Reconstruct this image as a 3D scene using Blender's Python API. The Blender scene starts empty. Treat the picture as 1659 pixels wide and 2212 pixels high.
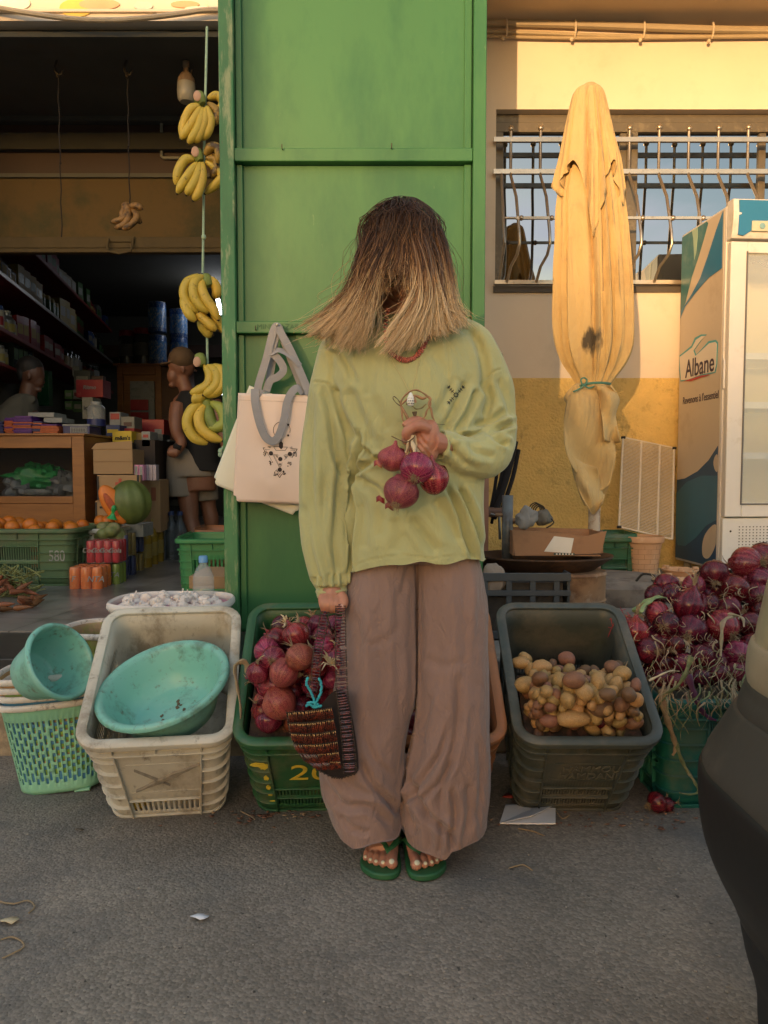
import bpy, bmesh, math, random
import numpy as np
from mathutils import Vector, Matrix, Euler, noise
R=math.radians; PI=math.pi
U=1659.0; CX=829.5; CY=1106.0; PIT=R(3.24); CAMZ=0.96
def ray(x,y):
    a=(x-CX)/U; b=-(y-CY)/U
    return Vector((a, math.cos(PIT)+math.sin(PIT)*b, -math.sin(PIT)+math.cos(PIT)*b))
def P(x,y,Y):
    r=ray(x,y); t=Y/r.y; return Vector((r.x*t, Y, CAMZ+r.z*t))
def G(x,y,z=0.0):
    r=ray(x,y); t=(z-CAMZ)/r.z; return Vector((r.x*t, r.y*t, z))
def proj(v):
    v=np.asarray(v); Y=v[...,1]; Z=v[...,2]-CAMZ
    f=math.cos(PIT)*Y-math.sin(PIT)*Z; b=math.sin(PIT)*Y+math.cos(PIT)*Z
    return CX+U*v[...,0]/f, CY-U*b/f
rnd=random.Random(7)
C=bpy.context.scene.collection
DG=None
def lin(c):
    # '#rrggbb' sRGB -> linear
    if isinstance(c,str):
        c=c.lstrip('#'); c=[int(c[i:i+2],16)/255 for i in (0,2,4)]
        return tuple((v/12.92 if v<=.04045 else ((v+.055)/1.055)**2.4) for v in c)
    return tuple(c)
class MB:
    def __init__(s): s.v=[]; s.f=[]; s.uv=[]; s.mi=[]; s.cur=0
    def add(s,vs,fs,M=None,uvs=None):
        b=len(s.v)
        if M is not None: vs=[M@Vector(p) for p in vs]
        s.v+= [tuple(p) for p in vs]
        for i,f in enumerate(fs):
            s.f.append(tuple(b+k for k in f)); s.uv.append(uvs[i] if uvs else None); s.mi.append(s.cur)
        return s
    def box(s,c,d,M=None,rz=0,rot=None):
        x,y,z=d[0]/2,d[1]/2,d[2]/2
        vs=[Vector((i*x,j*y,k*z)) for k in(-1,1) for j in(-1,1) for i in(-1,1)]
        m=Matrix.Translation(Vector(c))
        if rot is not None: m=m@Euler(rot).to_matrix().to_4x4()
        elif rz: m=m@Matrix.Rotation(rz,4,'Z')
        if M is not None: m=M@m
        return s.add([m@v for v in vs],[(0,2,3,1),(4,5,7,6),(0,1,5,4),(2,6,7,3),(0,4,6,2),(1,3,7,5)])
    def b2(s,a,b,M=None):
        a=Vector(a);b=Vector(b); return s.box((a+b)/2,[abs(q) for q in (b-a)],M)
    def tube(s,pts,r,n=8,cap=True,flat=None,up=None,M=None,uv=False):
        pts=[Vector(p) for p in pts]; k=len(pts)
        rs=r if isinstance(r,(list,tuple)) else [r]*k
        t0=(pts[1]-pts[0]).normalized()
        u=Vector(up) if up is not None else (Vector((0,0,1)) if abs(t0.z)<.9 else Vector((0,1,0)))
        a=t0.cross(u)
        if a.length<1e-6: a=t0.cross(Vector((1,0.1,0)))
        a.normalize(); vs=[]; us=[]
        for i in range(k):
            t=(pts[min(i+1,k-1)]-pts[max(i-1,0)])
            t=t.normalized() if t.length>1e-9 else t0
            a=(a-t*a.dot(t)); a=a.normalized() if a.length>1e-9 else t.orthogonal().normalized()
            b=t.cross(a); fl=1 if flat is None else flat
            for j in range(n):
                an=2*PI*j/n; vs.append(pts[i]+a*(math.cos(an)*rs[i])+b*(math.sin(an)*rs[i]*fl))
        fs=[];uvs=[]
        for i in range(k-1):
            for j in range(n):
                fs.append((i*n+j,i*n+(j+1)%n,(i+1)*n+(j+1)%n,(i+1)*n+j))
                a0=i/(k-1);a1=(i+1)/(k-1);b0=j/n;b1=(j+1)/n
                uvs.append(((b0,a0),(b1,a0),(b1,a1),(b0,a1)))
        if cap:
            fs.append(tuple(range(n))[::-1]); fs.append(tuple((k-1)*n+j for j in range(n)))
            uvs+= [tuple((0,0) for _ in range(n)),tuple((0,1) for _ in range(n))]
        return s.add(vs,fs,M,uvs if uv else None)
    def loft(s,rings,cap=True,closed=True,M=None,loop=False):
        n=len(rings[0]);k=len(rings);vs=[p for r in rings for p in r];fs=[]
        for i in range(k if loop else k-1):
            i2=(i+1)%k
            for j in range(n if closed else n-1): fs.append((i*n+j,i*n+(j+1)%n,i2*n+(j+1)%n,i2*n+j))
        if cap and not loop: fs+= [tuple(range(n))[::-1],tuple((k-1)*n+j for j in range(n))]
        return s.add(vs,fs,M)
    def lathe(s,prof,n=24,M=None,sx=1,sy=1,cap=False,uv=False):
        vs=[];fs=[];uvs=[];k=len(prof)
        for r,z in prof:
            for j in range(n):
                a=2*PI*j/n; vs.append(Vector((r*math.cos(a)*sx,r*math.sin(a)*sy,z)))
        for i in range(k-1):
            for j in range(n):
                fs.append((i*n+j,i*n+(j+1)%n,(i+1)*n+(j+1)%n,(i+1)*n+j))
                uvs.append(((j/n,i/(k-1)),((j+1)/n,i/(k-1)),((j+1)/n,(i+1)/(k-1)),(j/n,(i+1)/(k-1))))
        if cap:
            fs+= [tuple(range(n))[::-1],tuple((k-1)*n+j for j in range(n))]; uvs+=[tuple((0,0) for _ in range(n))]*2
        return s.add(vs,fs,M,uvs if uv else None)
    def ell(s,c,r,M=None,n=12,m=8,rot=None):
        r=(r,r,r) if not hasattr(r,'__len__') else r
        mm=Matrix.Translation(Vector(c))
        if rot is not None: mm=mm@Euler(rot).to_matrix().to_4x4()
        if M is not None: mm=M@mm
        vs=[Vector((0,0,-r[2]))]
        for i in range(1,m):
            a=-PI/2+PI*i/m
            for j in range(n):
                b=2*PI*j/n; vs.append(Vector((r[0]*math.cos(a)*math.cos(b),r[1]*math.cos(a)*math.sin(b),r[2]*math.sin(a))))
        vs.append(Vector((0,0,r[2]))); fs=[(0,1+(j+1)%n,1+j) for j in range(n)]
        for i in range(m-2):
            for j in range(n):
                a=1+i*n;fs.append((a+j,a+(j+1)%n,a+n+(j+1)%n,a+n+j))
        L=len(vs)-1;a=1+(m-2)*n; fs+=[(a+j,a+(j+1)%n,L) for j in range(n)]
        return s.add([mm@v for v in vs],fs)
    def prism(s,poly,h0,h1,M=None,axis='z'):
        # poly 2d; axis z: (x,y)->(x,y,h); axis y: (x,z)->(x,h,z)
        n=len(poly)
        def q(p,h): return Vector((p[0],p[1],h)) if axis=='z' else (Vector((p[0],h,p[1])) if axis=='y' else Vector((h,p[0],p[1])))
        vs=[q(p,h0) for p in poly]+[q(p,h1) for p in poly]
        fs=[tuple(range(n))[::-1],tuple(range(n,2*n))]+[(i,(i+1)%n,n+(i+1)%n,n+i) for i in range(n)]
        return s.add(vs,fs,M)
    def grid(s,fn,nu,nv,M=None,uv=False,closeu=False):
        vs=[Vector(fn(i/nu,j/nv)) for j in range(nv+1) for i in range(nu+1)];fs=[];uvs=[]
        for j in range(nv):
            for i in range(nu):
                a=j*(nu+1)+i; fs.append((a,a+1,a+nu+2,a+nu+1))
                uvs.append(((i/nu,j/nv),((i+1)/nu,j/nv),((i+1)/nu,(j+1)/nv),(i/nu,(j+1)/nv)))
        return s.add(vs,fs,M,uvs if uv else None)
    def mesh(s,name,mats,smooth=True,ang=40):
        me=bpy.data.meshes.new(name); me.from_pydata(s.v,[],s.f); 
        for m in (mats if isinstance(mats,(list,tuple)) else [mats]): me.materials.append(m)
        if any(s.mi): me.polygons.foreach_set('material_index',s.mi)
        if any(u is not None for u in s.uv):
            l=me.uv_layers.new(name='UVMap'); d=[]
            for f,u in zip(s.f,s.uv):
                for q in range(len(f)): d+= list(u[q]) if u else [0,0]
            l.data.foreach_set('uv',d)
        me.update()
        bm=bmesh.new(); bm.from_mesh(me); bmesh.ops.recalc_face_normals(bm,faces=bm.faces); bm.to_mesh(me); bm.free()
        if smooth:
            me.polygons.foreach_set('use_smooth',[True]*len(me.polygons))
            me.set_sharp_from_angle(angle=R(ang))
        return me
    def build(s,name,mat,parent=None,smooth=True,ang=40,bevel=0,sub=0,solid=0,loc=None,local=True,label=None):
        o=bpy.data.objects.new(name,s.mesh(name,mat,smooth,ang)); C.objects.link(o)
        if parent is not None:
            o.parent=parent
            if not local: o.matrix_parent_inverse=parent.matrix_basis.inverted()
        if loc is not None: o.location=loc
        if solid: m=o.modifiers.new('s','SOLIDIFY'); m.thickness=solid; m.offset=0
        if bevel: m=o.modifiers.new('b','BEVEL'); m.width=bevel; m.segments=2; m.limit_method='ANGLE'; m.angle_limit=R(35)
        if sub: m=o.modifiers.new('ss','SUBSURF'); m.levels=sub; m.render_levels=sub
        if label: o['label']=label
        return o
def tag(o,label,cat,group=None,kind=None):
    o['label']=label; o['category']=cat
    if group: o['group']=group
    if kind: o['kind']=kind
    return o
def struct(o,label=None):
    o['kind']='structure'
    if label: o['label']=label
    return o
def thing(name,label,cat,loc=(0,0,0),rz=0,group=None,rot=None):
    o=bpy.data.objects.new(name,None); C.objects.link(o); o.location=loc; o.empty_display_size=.05
    o.rotation_euler=rot if rot is not None else (0,0,rz)
    bpy_update=None
    return tag(o,label,cat,group)
def dup(root,loc=None,rz=None,label=None,rot=None,scale=None,group=None):
    r=root.copy(); C.objects.link(r)
    if loc is not None: r.location=loc
    if rot is not None: r.rotation_euler=rot
    if rz is not None: r.rotation_euler=(0,0,rz)
    if scale is not None: r.scale=(scale,)*3 if not hasattr(scale,'__len__') else scale
    if label: r['label']=label
    if group: r['group']=group
    for ch in [o for o in C.objects if o.parent is root]:
        c=ch.copy(); C.objects.link(c); c.parent=r
        for g in [o for o in C.objects if o.parent is ch]:
            d=g.copy(); C.objects.link(d); d.parent=c
    return r
# ---------- materials
MATS={}
def pm(name,col,rough=.6,var=.12,vs=6,bump=.15,bs=80,dirt=None,ds=4,dt=.55,dw=.12,metal=0,st=(1,1,1),rv=0,spec=.5,trans=0,coat=0,sheen=0,sss=0,bd=.002,emi=None,alpha=None,det=6,wr=None):
    if name in MATS: return MATS[name]
    m=bpy.data.materials.new(name); m.use_nodes=True; nt=m.node_tree; N=nt.nodes; L=nt.links
    b=N['Principled BSDF']; col=lin(col)
    b.inputs['Roughness'].default_value=rough; b.inputs['Metallic'].default_value=metal
    b.inputs['Specular IOR Level'].default_value=spec
    if trans: b.inputs['Transmission Weight'].default_value=trans
    if coat: b.inputs['Coat Weight'].default_value=coat; b.inputs['Coat Roughness'].default_value=.15
    if sheen: b.inputs['Sheen Weight'].default_value=sheen; b.inputs['Sheen Roughness'].default_value=.5
    if sss: b.inputs['Subsurface Weight'].default_value=sss; b.inputs['Subsurface Radius'].default_value=(1,.35,.2); b.inputs['Subsurface Scale'].default_value=.008
    if alpha is not None: b.inputs['Alpha'].default_value=alpha
    tc=N.new('ShaderNodeTexCoord'); mp=N.new('ShaderNodeMapping'); mp.inputs['Scale'].default_value=st
    L.new(tc.outputs['Object'],mp.inputs['Vector'])
    n1=N.new('ShaderNodeTexNoise'); n1.inputs['Scale'].default_value=vs; n1.inputs['Detail'].default_value=det; n1.inputs['Roughness'].default_value=.6
    L.new(mp.outputs[0],n1.inputs['Vector'])
    hs=N.new('ShaderNodeHueSaturation'); hs.inputs['Color'].default_value=(*col,1)
    mr=N.new('ShaderNodeMapRange'); mr.inputs['From Min'].default_value=.25; mr.inputs['From Max'].default_value=.75
    mr.inputs['To Min'].default_value=1-var; mr.inputs['To Max'].default_value=1+var
    L.new(n1.outputs['Fac'],mr.inputs['Value'])
    v=mr.outputs[0]
    if rv:
        oi=N.new('ShaderNodeObjectInfo'); m2=N.new('ShaderNodeMapRange'); m2.inputs['To Min'].default_value=1-rv; m2.inputs['To Max'].default_value=1+rv
        L.new(oi.outputs['Random'],m2.inputs['Value']); mu=N.new('ShaderNodeMath'); mu.operation='MULTIPLY'
        L.new(v,mu.inputs[0]); L.new(m2.outputs[0],mu.inputs[1]); v=mu.outputs[0]
        m3=N.new('ShaderNodeMapRange'); m3.inputs['To Min'].default_value=.5+rv*.06; m3.inputs['To Max'].default_value=.5-rv*.06
        L.new(oi.outputs['Random'],m3.inputs['Value']); L.new(m3.outputs[0],hs.inputs['Hue'])
    L.new(v,hs.inputs['Value']); out=hs.outputs[0]
    if dirt:
        for k,(dc,dtt,dss,amt) in enumerate(dirt if isinstance(dirt,list) else [(dirt,dt,ds,.8)]):
            n2=N.new('ShaderNodeTexNoise'); n2.inputs['Scale'].default_value=dss; n2.inputs['Detail'].default_value=8; n2.inputs['Roughness'].default_value=.68
            off=N.new('ShaderNodeMapping'); off.inputs['Location'].default_value=(3.1*k+1.7,5,2*k); L.new(mp.outputs[0],off.inputs[0]); L.new(off.outputs[0],n2.inputs['Vector'])
            r2=N.new('ShaderNodeMapRange'); r2.inputs['From Min'].default_value=dtt-dw/2; r2.inputs['From Max'].default_value=dtt+dw/2; r2.inputs['To Max'].default_value=amt
            L.new(n2.outputs['Fac'],r2.inputs['Value'])
            mx=N.new('ShaderNodeMix'); mx.data_type='RGBA'; L.new(r2.outputs[0],mx.inputs['Factor']); L.new(out,mx.inputs['A']); mx.inputs['B'].default_value=(*lin(dc),1); out=mx.outputs['Result']
    L.new(out,b.inputs['Base Color'])
    if emi: b.inputs['Emission Color'].default_value=(*lin(emi[0]),1); b.inputs['Emission Strength'].default_value=emi[1]
    if bump:
        n3=N.new('ShaderNodeTexNoise'); n3.inputs['Scale'].default_value=bs; n3.inputs['Detail'].default_value=5; L.new(mp.outputs[0],n3.inputs['Vector'])
        bp=N.new('ShaderNodeBump'); bp.inputs['Strength'].default_value=bump; bp.inputs['Distance'].default_value=bd; L.new(n3.outputs['Fac'],bp.inputs['Height']); L.new(bp.outputs[0],b.inputs['Normal'])
    if wr:
        mw=N.new('ShaderNodeMapping'); mw.inputs['Scale'].default_value=wr[3]; L.new(tc.outputs['Object'],mw.inputs[0])
        nw=N.new('ShaderNodeTexNoise'); nw.inputs['Scale'].default_value=wr[0]; nw.inputs['Detail'].default_value=3; nw.inputs['Distortion'].default_value=.9; L.new(mw.outputs[0],nw.inputs['Vector'])
        ab=N.new('ShaderNodeMath'); ab.operation='SUBTRACT'; ab.inputs[1].default_value=.5; L.new(nw.outputs['Fac'],ab.inputs[0]); a2=N.new('ShaderNodeMath'); a2.operation='ABSOLUTE'; L.new(ab.outputs[0],a2.inputs[0])
        b2=N.new('ShaderNodeBump'); b2.inputs['Strength'].default_value=wr[1]; b2.inputs['Distance'].default_value=wr[2]; L.new(a2.outputs[0],b2.inputs['Height'])
        if bump: L.new(bp.outputs[0],b2.inputs['Normal'])
        L.new(b2.outputs[0],b.inputs['Normal'])
    MATS[name]=m; return m
def text(name,s,size,mat,parent=None,M=None,ext=.0006,align='CENTER',ital=0,sx=1,bold=0,label=None):
    cu=bpy.data.curves.new(name,'FONT'); cu.body=s; cu.size=size; cu.extrude=ext; cu.align_x=align; cu.align_y='CENTER'; cu.shear=ital; cu.offset=bold
    o=bpy.data.objects.new('tmp',cu); C.objects.link(o)
    dg=bpy.context.evaluated_depsgraph_get(); dg.update(); me=bpy.data.meshes.new_from_object(o.evaluated_get(dg)); bpy.data.objects.remove(o)
    me.transform(Matrix.Diagonal((sx,1,1,1))); 
    if M is not None: me.transform(M)
    me.materials.clear(); me.materials.append(mat); me.name=name
    o=bpy.data.objects.new(name,me); C.objects.link(o)
    if parent is not None: o.parent=parent
    if label: o['label']=label
    return o
def face_cam(): return Matrix.Rotation(PI/2,4,'X')     # text in xy -> xz facing -Y
def bake(mb_or_obj,voxel=None,smooth=0,sub=0):
    """remesh all into one continuous surface; returns verts ndarray + faces"""
    o=bpy.data.objects.new('tmp',mb_or_obj.mesh('tmp',[],False)); C.objects.link(o)
    if voxel: m=o.modifiers.new('r','REMESH'); m.mode='VOXEL'; m.voxel_size=voxel; m.adaptivity=0
    if smooth: m=o.modifiers.new('s','SMOOTH'); m.iterations=smooth; m.factor=.5
    if sub: m=o.modifiers.new('u','SUBSURF'); m.levels=sub; m.render_levels=sub
    dg=bpy.context.evaluated_depsgraph_get(); dg.update(); me=bpy.data.meshes.new_from_object(o.evaluated_get(dg)); bpy.data.objects.remove(o)
    return me
def link(me,name,mat,parent=None,label=None):
    me.name=name; me.materials.clear(); me.materials.append(mat); me.polygons.foreach_set('use_smooth',[True]*len(me.polygons)); me.update()
    o=bpy.data.objects.new(name,me); C.objects.link(o)
    if parent is not None: o.parent=parent
    if label: o['label']=label
    return o
def cr(pts,n=6,closed=False):
    """catmull-rom resample"""
    pts=[Vector(p) for p in pts]; out=[]; k=len(pts)
    rng=range(k if closed else k-1)
    for i in rng:
        g=(lambda j: pts[j%k]) if closed else (lambda j: pts[max(0,min(k-1,j))])
        a,b,c,d=g(i-1),g(i),g(i+1),g(i+2)
        for t in range(n):
            t/=n; out.append(.5*((2*b)+(c-a)*t+(2*a-5*b+4*c-d)*t*t+(3*b-a-3*c+d)*t**3))
    if not closed: out.append(pts[-1])
    return out
def crv(vals,n=6): return [p.x for p in cr([Vector((v,0,0)) for v in vals],n)]
SUNE=1.05; SKYS=.15; EXPO=2.3; CLOUD=(2.0,2.0,2.1,1); BLOCK_H=9.0
# ================= camera, light, sky
sc=bpy.context.scene
cam=bpy.data.objects.new('camera',bpy.data.cameras.new('camera')); C.objects.link(cam); sc.camera=cam
cam.location=(0,0,CAMZ); cam.rotation_euler=(PI/2-PIT,0,0)
cam.data.sensor_fit='HORIZONTAL'; cam.data.sensor_width=36; cam.data.lens=36; cam.data.clip_end=3000; cam.data.clip_start=.02
SEL=R(3.0); SAZ=R(20)   # sun stands behind the camera, 20 deg to its left
sd=Vector((-math.sin(SAZ)*math.cos(SEL),-math.cos(SAZ)*math.cos(SEL),math.sin(SEL)))
sun=bpy.data.objects.new('sun',bpy.data.lights.new('sun','SUN')); C.objects.link(sun)
sun.rotation_euler=sd.to_track_quat('Z','Y').to_euler(); sun.data.energy=SUNE; sun.data.angle=R(.53); sun.data.color=(1,.60,.27)
w=bpy.data.worlds.new('World'); sc.world=w; w.use_nodes=True; nt=w.node_tree; N=nt.nodes; L=nt.links
bg=N['Background']; bg.inputs['Strength'].default_value=SKYS
sky=N.new('ShaderNodeTexSky'); sky.sky_type='NISHITA'; sky.sun_disc=False; sky.sun_elevation=SEL; sky.sun_rotation=math.atan2(sd.x,sd.y); sky.dust_density=1.5; sky.ozone_density=1.2
tc=N.new('ShaderNodeTexCoord'); mp=N.new('ShaderNodeMapping'); mp.inputs['Scale'].default_value=(1,1,3.2)
nz=N.new('ShaderNodeTexNoise'); nz.inputs['Scale'].default_value=3.6; nz.inputs['Detail'].default_value=9; nz.inputs['Roughness'].default_value=.6
L.new(tc.outputs['Generated'],mp.inputs[0]); L.new(mp.outputs[0],nz.inputs['Vector'])
rr=N.new('ShaderNodeMapRange'); rr.inputs['From Min'].default_value=.49; rr.inputs['From Max'].default_value=.66; L.new(nz.outputs['Fac'],rr.inputs['Value'])
mx=N.new('ShaderNodeMix'); mx.data_type='RGBA'; L.new(rr.outputs[0],mx.inputs['Factor']); L.new(sky.outputs[0],mx.inputs['A']); mx.inputs['B'].default_value=CLOUD
L.new(mx.outputs['Result'],bg.inputs['Color'])
sc.view_settings.view_transform='Standard'; sc.view_settings.look='None'; sc.view_settings.exposure=EXPO; sc.view_settings.gamma=1
sc.cycles.max_bounces=8; sc.cycles.transparent_max_bounces=16; sc.cycles.use_denoising=True
# ================= ground
FZ=.33; SY=2.52
def asphalt():
    m=bpy.data.materials.new('asphalt'); m.use_nodes=True; nt=m.node_tree; N=nt.nodes; L=nt.links; b=N['Principled BSDF']; b.inputs['Roughness'].default_value=.85
    tc=N.new('ShaderNodeTexCoord')
    v=N.new('ShaderNodeTexVoronoi'); v.inputs['Scale'].default_value=150; L.new(tc.outputs['Object'],v.inputs['Vector'])
    cr1=N.new('ShaderNodeValToRGB'); e=cr1.color_ramp.elements
    e[0].position=.0; e[0].color=(.165,.142,.115,1); e[1].position=1; e[1].color=(.285,.245,.20,1)
    q=e.new(.6); q.color=(.225,.193,.156,1)
    sp=N.new('ShaderNodeSeparateColor'); L.new(v.outputs['Color'],sp.inputs[0]); L.new(sp.outputs[0],cr1.inputs[0])
    n=N.new('ShaderNodeTexNoise'); n.inputs['Scale'].default_value=2.2; n.inputs['Detail'].default_value=9; L.new(tc.outputs['Object'],n.inputs['Vector'])
    mr=N.new('ShaderNodeMapRange'); mr.inputs['From Min'].default_value=.3; mr.inputs['From Max'].default_value=.7; mr.inputs['To Min'].default_value=.72; mr.inputs['To Max'].default_value=1.25; L.new(n.outputs['Fac'],mr.inputs['Value'])
    hs=N.new('ShaderNodeHueSaturation'); hs.inputs['Saturation'].default_value=1.15; L.new(cr1.outputs[0],hs.inputs['Color']); L.new(mr.outputs[0],hs.inputs['Value'])
    n2=N.new('ShaderNodeTexNoise'); n2.inputs['Scale'].default_value=1.6; n2.inputs['Detail'].default_value=10; n2.inputs['Roughness'].default_value=.7; L.new(tc.outputs['Object'],n2.inputs['Vector'])
    r2=N.new('ShaderNodeMapRange'); r2.inputs['From Min'].default_value=.5; r2.inputs['From Max'].default_value=.66; r2.inputs['To Max'].default_value=.7; L.new(n2.outputs['Fac'],r2.inputs['Value'])
    mx=N.new('ShaderNodeMix'); mx.data_type='RGBA'; L.new(r2.outputs[0],mx.inputs['Factor']); L.new(hs.outputs[0],mx.inputs['A']); mx.inputs['B'].default_value=(.105,.10,.095,1)
    n4=N.new('ShaderNodeTexNoise'); n4.inputs['Scale'].default_value=60; n4.inputs['Detail'].default_value=4; L.new(tc.outputs['Object'],n4.inputs['Vector'])
    r4=N.new('ShaderNodeMapRange'); r4.inputs['From Min'].default_value=.68; r4.inputs['From Max'].default_value=.72; r4.inputs['To Max'].default_value=.8; L.new(n4.outputs['Fac'],r4.inputs['Value'])
    m2=N.new('ShaderNodeMix'); m2.data_type='RGBA'; L.new(r4.outputs[0],m2.inputs['Factor']); L.new(mx.outputs['Result'],m2.inputs['A']); m2.inputs['B'].default_value=(.02,.017,.014,1)
    L.new(m2.outputs['Result'],b.inputs['Base Color'])
    ad=N.new('ShaderNodeMath'); ad.operation='SUBTRACT'; L.new(v.outputs['Distance'],ad.inputs[0]); L.new(n4.outputs['Fac'],ad.inputs[1])
    bp=N.new('ShaderNodeBump'); bp.inputs['Strength'].default_value=.6; bp.inputs['Distance'].default_value=.003; bp.invert=True; L.new(ad.outputs[0],bp.inputs['Height']); L.new(bp.outputs[0],b.inputs['Normal'])
    return m
g=MB(); g.grid(lambda u,v:((u-.5)*1200,(v-.5)*1200,0),40,40); struct(g.build('ground',asphalt()),'grey brown worn asphalt roadway')
h=MB(); 
def sun_block_slope(u,v):
    x=-170+u*260; y=-110-v*60
    return (x,y,(BLOCK_H+1.6*noise.noise(Vector((x*.02,0,5))))*math.sin(min(1,v*3)*PI/2) if 0<u<1 else -1)
h.grid(sun_block_slope,60,6); struct(h.build('sun_block_ridge',pm('sun_block_slope',(.16,.13,.08),.9)),'unseen low ridge behind the camera, added to shade the foreground')  # added ridge out of view; its crest sets the lower edge of the sunlight
ow=MB(); ow.b2((-60,-9.4,0),(-1.66-8.99*math.tan(SAZ)+.0,-9,3.93)); struct(ow.build('sun_block_wall',pm('sun_block_mat',(.4,.34,.26),.9)),'unseen plain wall behind the camera, added to shade the shop front')  # unseen blocker added behind the camera to keep sun off the shutter
# ---- raised pavement: left = tiled floor of the shop, right = concrete
def floor_mat():
    m=pm('floor_tile',(.26,.235,.205),.28,.22,3,.05,40,dirt=[((.09,.08,.07),.53,3.2,.7),((.36,.33,.29),.62,7,.35)])
    nt=m.node_tree;N=nt.nodes;L=nt.links;b=N['Principled BSDF']; src=b.inputs['Base Color'].links[0].from_socket
    br=N.new('ShaderNodeTexBrick'); br.offset=0; br.inputs['Scale'].default_value=1; br.inputs['Brick Width'].default_value=.45; br.inputs['Row Height'].default_value=.45; br.inputs['Mortar Size'].default_value=.004
    br.inputs['Color1'].default_value=(1,1,1,1);br.inputs['Color2'].default_value=(.84,.84,.84,1);br.inputs['Mortar'].default_value=(.42,.4,.37,1)
    tc=N.new('ShaderNodeTexCoord'); mp=N.new('ShaderNodeMapping'); mp.inputs['Rotation'].default_value=(0,0,R(9)); mp.inputs['Location'].default_value=(.1,.22,0); L.new(tc.outputs['Object'],mp.inputs[0]); L.new(mp.outputs[0],br.inputs[0])
    mx=N.new('ShaderNodeMix'); mx.data_type='RGBA'; mx.blend_type='MULTIPLY'; mx.inputs['Factor'].default_value=1; L.new(src,mx.inputs['A']); L.new(br.outputs[0],mx.inputs['B']); L.new(mx.outputs['Result'],b.inputs['Base Color'])
    return m
XD=.34
f=MB(); f.b2((-5,SY+.43,0),(XD,13,FZ)); struct(f.build('shop_floor',floor_mat()),'grey tiled floor of the dark shop')
f=MB(); f.b2((-5,SY+.018,.01),(XD,SY+.427,FZ-.004)); f.b2((-5,SY-.004,FZ-.045),(XD,SY+.014,FZ-.001)); struct(f.build('step',pm('blackmarble',(.035,.034,.033),.3,.3,7,.05,60,dirt=[((.12,.11,.1),.6,9,.5)],st=(1,3,1)),bevel=.003),'dark polished stone step in front of the shop')
f=MB(); f.b2((-5,SY,0),(XD,SY+.016,FZ-.05)); struct(f.build('step_riser',pm('riser',(.42,.31,.19),.9,.2,10,.6,60,dirt=[((.16,.12,.08),.56,8,.7)],bd=.006)),'rough beige plastered face of the step')
f=MB(); f.b2((XD+.004,SY+.02,0),(7,5.2,FZ-.006)); struct(f.build('pavement',pm('concrete',(.23,.2,.165),.85,.2,5,.5,50,dirt=[((.1,.085,.07),.54,3,.7)],bd=.004),bevel=.01),'stained concrete pavement by the yellow wall')
# ================= right hand facade
WY=4.9
def Xw(x,Y=None): return P(x,1000,Y or WY).x
def Zw(y,Y=None): return P(829,y,Y or WY).z
m_cream=pm('cream_plaster',(.70,.59,.455),.85,.05,2.5,.25,30,dirt=[((.55,.45,.32),.63,3,.35)],bd=.003)
m_ochre=pm('ochre_roughcast',(.70,.475,.155),.9,.12,9,1,75,dirt=[((.35,.22,.07),.62,14,.5)],bd=.012,det=8)
bld=thing('house','cream house wall with ochre roughcast base and barred window','house',(1.2,WY,FZ))
zT,zB=Zw(236),Zw(620); xL=Xw(1066); xR=4.0; zO=Zw(817)
lo=lambda mb,n,m,**k: mb.build(n,m,bld,local=False,**k)
def in_wall(mb,x0,x1,z0,z1,y0=WY,y1=WY+.14): mb.b2((x0,y0,z0),(x1,y1,z1))
mb=MB(); in_wall(mb,.2,xL,zO,3.9); in_wall(mb,xL,4.4,zT,3.9); in_wall(mb,xL,4.4,zO,zB); lo(mb,'upper_wall',m_cream)
mb=MB(); mb.grid(lambda u,v:(.2+4.2*u,WY-.012-.0,FZ-.02+(zO-FZ+.02)*v),2,2); mb2=MB(); mb2.b2((.2,WY-.012,0),(4.4,WY+.1,zO)); lo(mb2,'base_wall',m_ochre,bevel=.004)
# soffit with rounded cove
zs=Zw(52); mb=MB(); prof=[(WY+.01,zs-.06)]+[(WY-.10+.10*math.cos(a),zs-.0+(-.06)+.10*math.sin(a)-.0) for a in [R(t) for t in (10,30,50,70,90)]]+[(3.6,zs+.05),(3.6,zs+.3),(WY+.01,zs+.3)]
mb.prism(prof,.36,4.4,axis='x'); lo(mb,'balcony_slab',pm('soffit',(.62,.47,.29),.85,.06,3,.15,25),ang=60)
# window
win=MB(); yf=WY+.055
m_al=pm('bronze_frame',(.13,.105,.07),.45,.1,10,.05,90,metal=.3,dirt=[((.3,.24,.15),.6,12,.4)])
fx=[(xL,xL+.055),(Xw(1348),Xw(1372)),(xR-.1,xR)]
for a,b in fx: win.b2((a,yf,zB),(b,yf+.05,zT-.06))
win.b2((xL,yf-.003,zT-.115),(xR,yf+.053,zT-.055)); win.b2((xL,yf-.003,zB),(xR,yf+.053,zB+.03)); win.b2((xL,yf+.01,zT-.06),(xR,yf+.05,zT))
for a in (Xw(1335),Xw(1632)): win.b2((a,yf+.012,zB+.03),(a+.045,yf+.06,zT-.115))
wo=lo(win,'window',m_al,bevel=.003)
gl=bpy.data.materials.new('window_glass'); gl.use_nodes=True; b=gl.node_tree.nodes['Principled BSDF']; b.inputs['Base Color'].default_value=(.30,.32,.34,1); b.inputs['Metallic'].default_value=1; b.inputs['Roughness'].default_value=.02
for a,b_ in ((xL+.055,fx[1][0]),(fx[1][1],xR-.1)):
    p=MB(); p.b2((a,yf+.028,zB+.03),(b_,yf+.034,zT-.115)); p.build('pane',gl,wo)
sl=MB(); sl.b2((xL-.01,WY-.02,zB-.035),(xR,yf+.05,zB-.001)); sl.build('window_sill',pm('sill',(.07,.055,.04),.6),wo)
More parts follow.
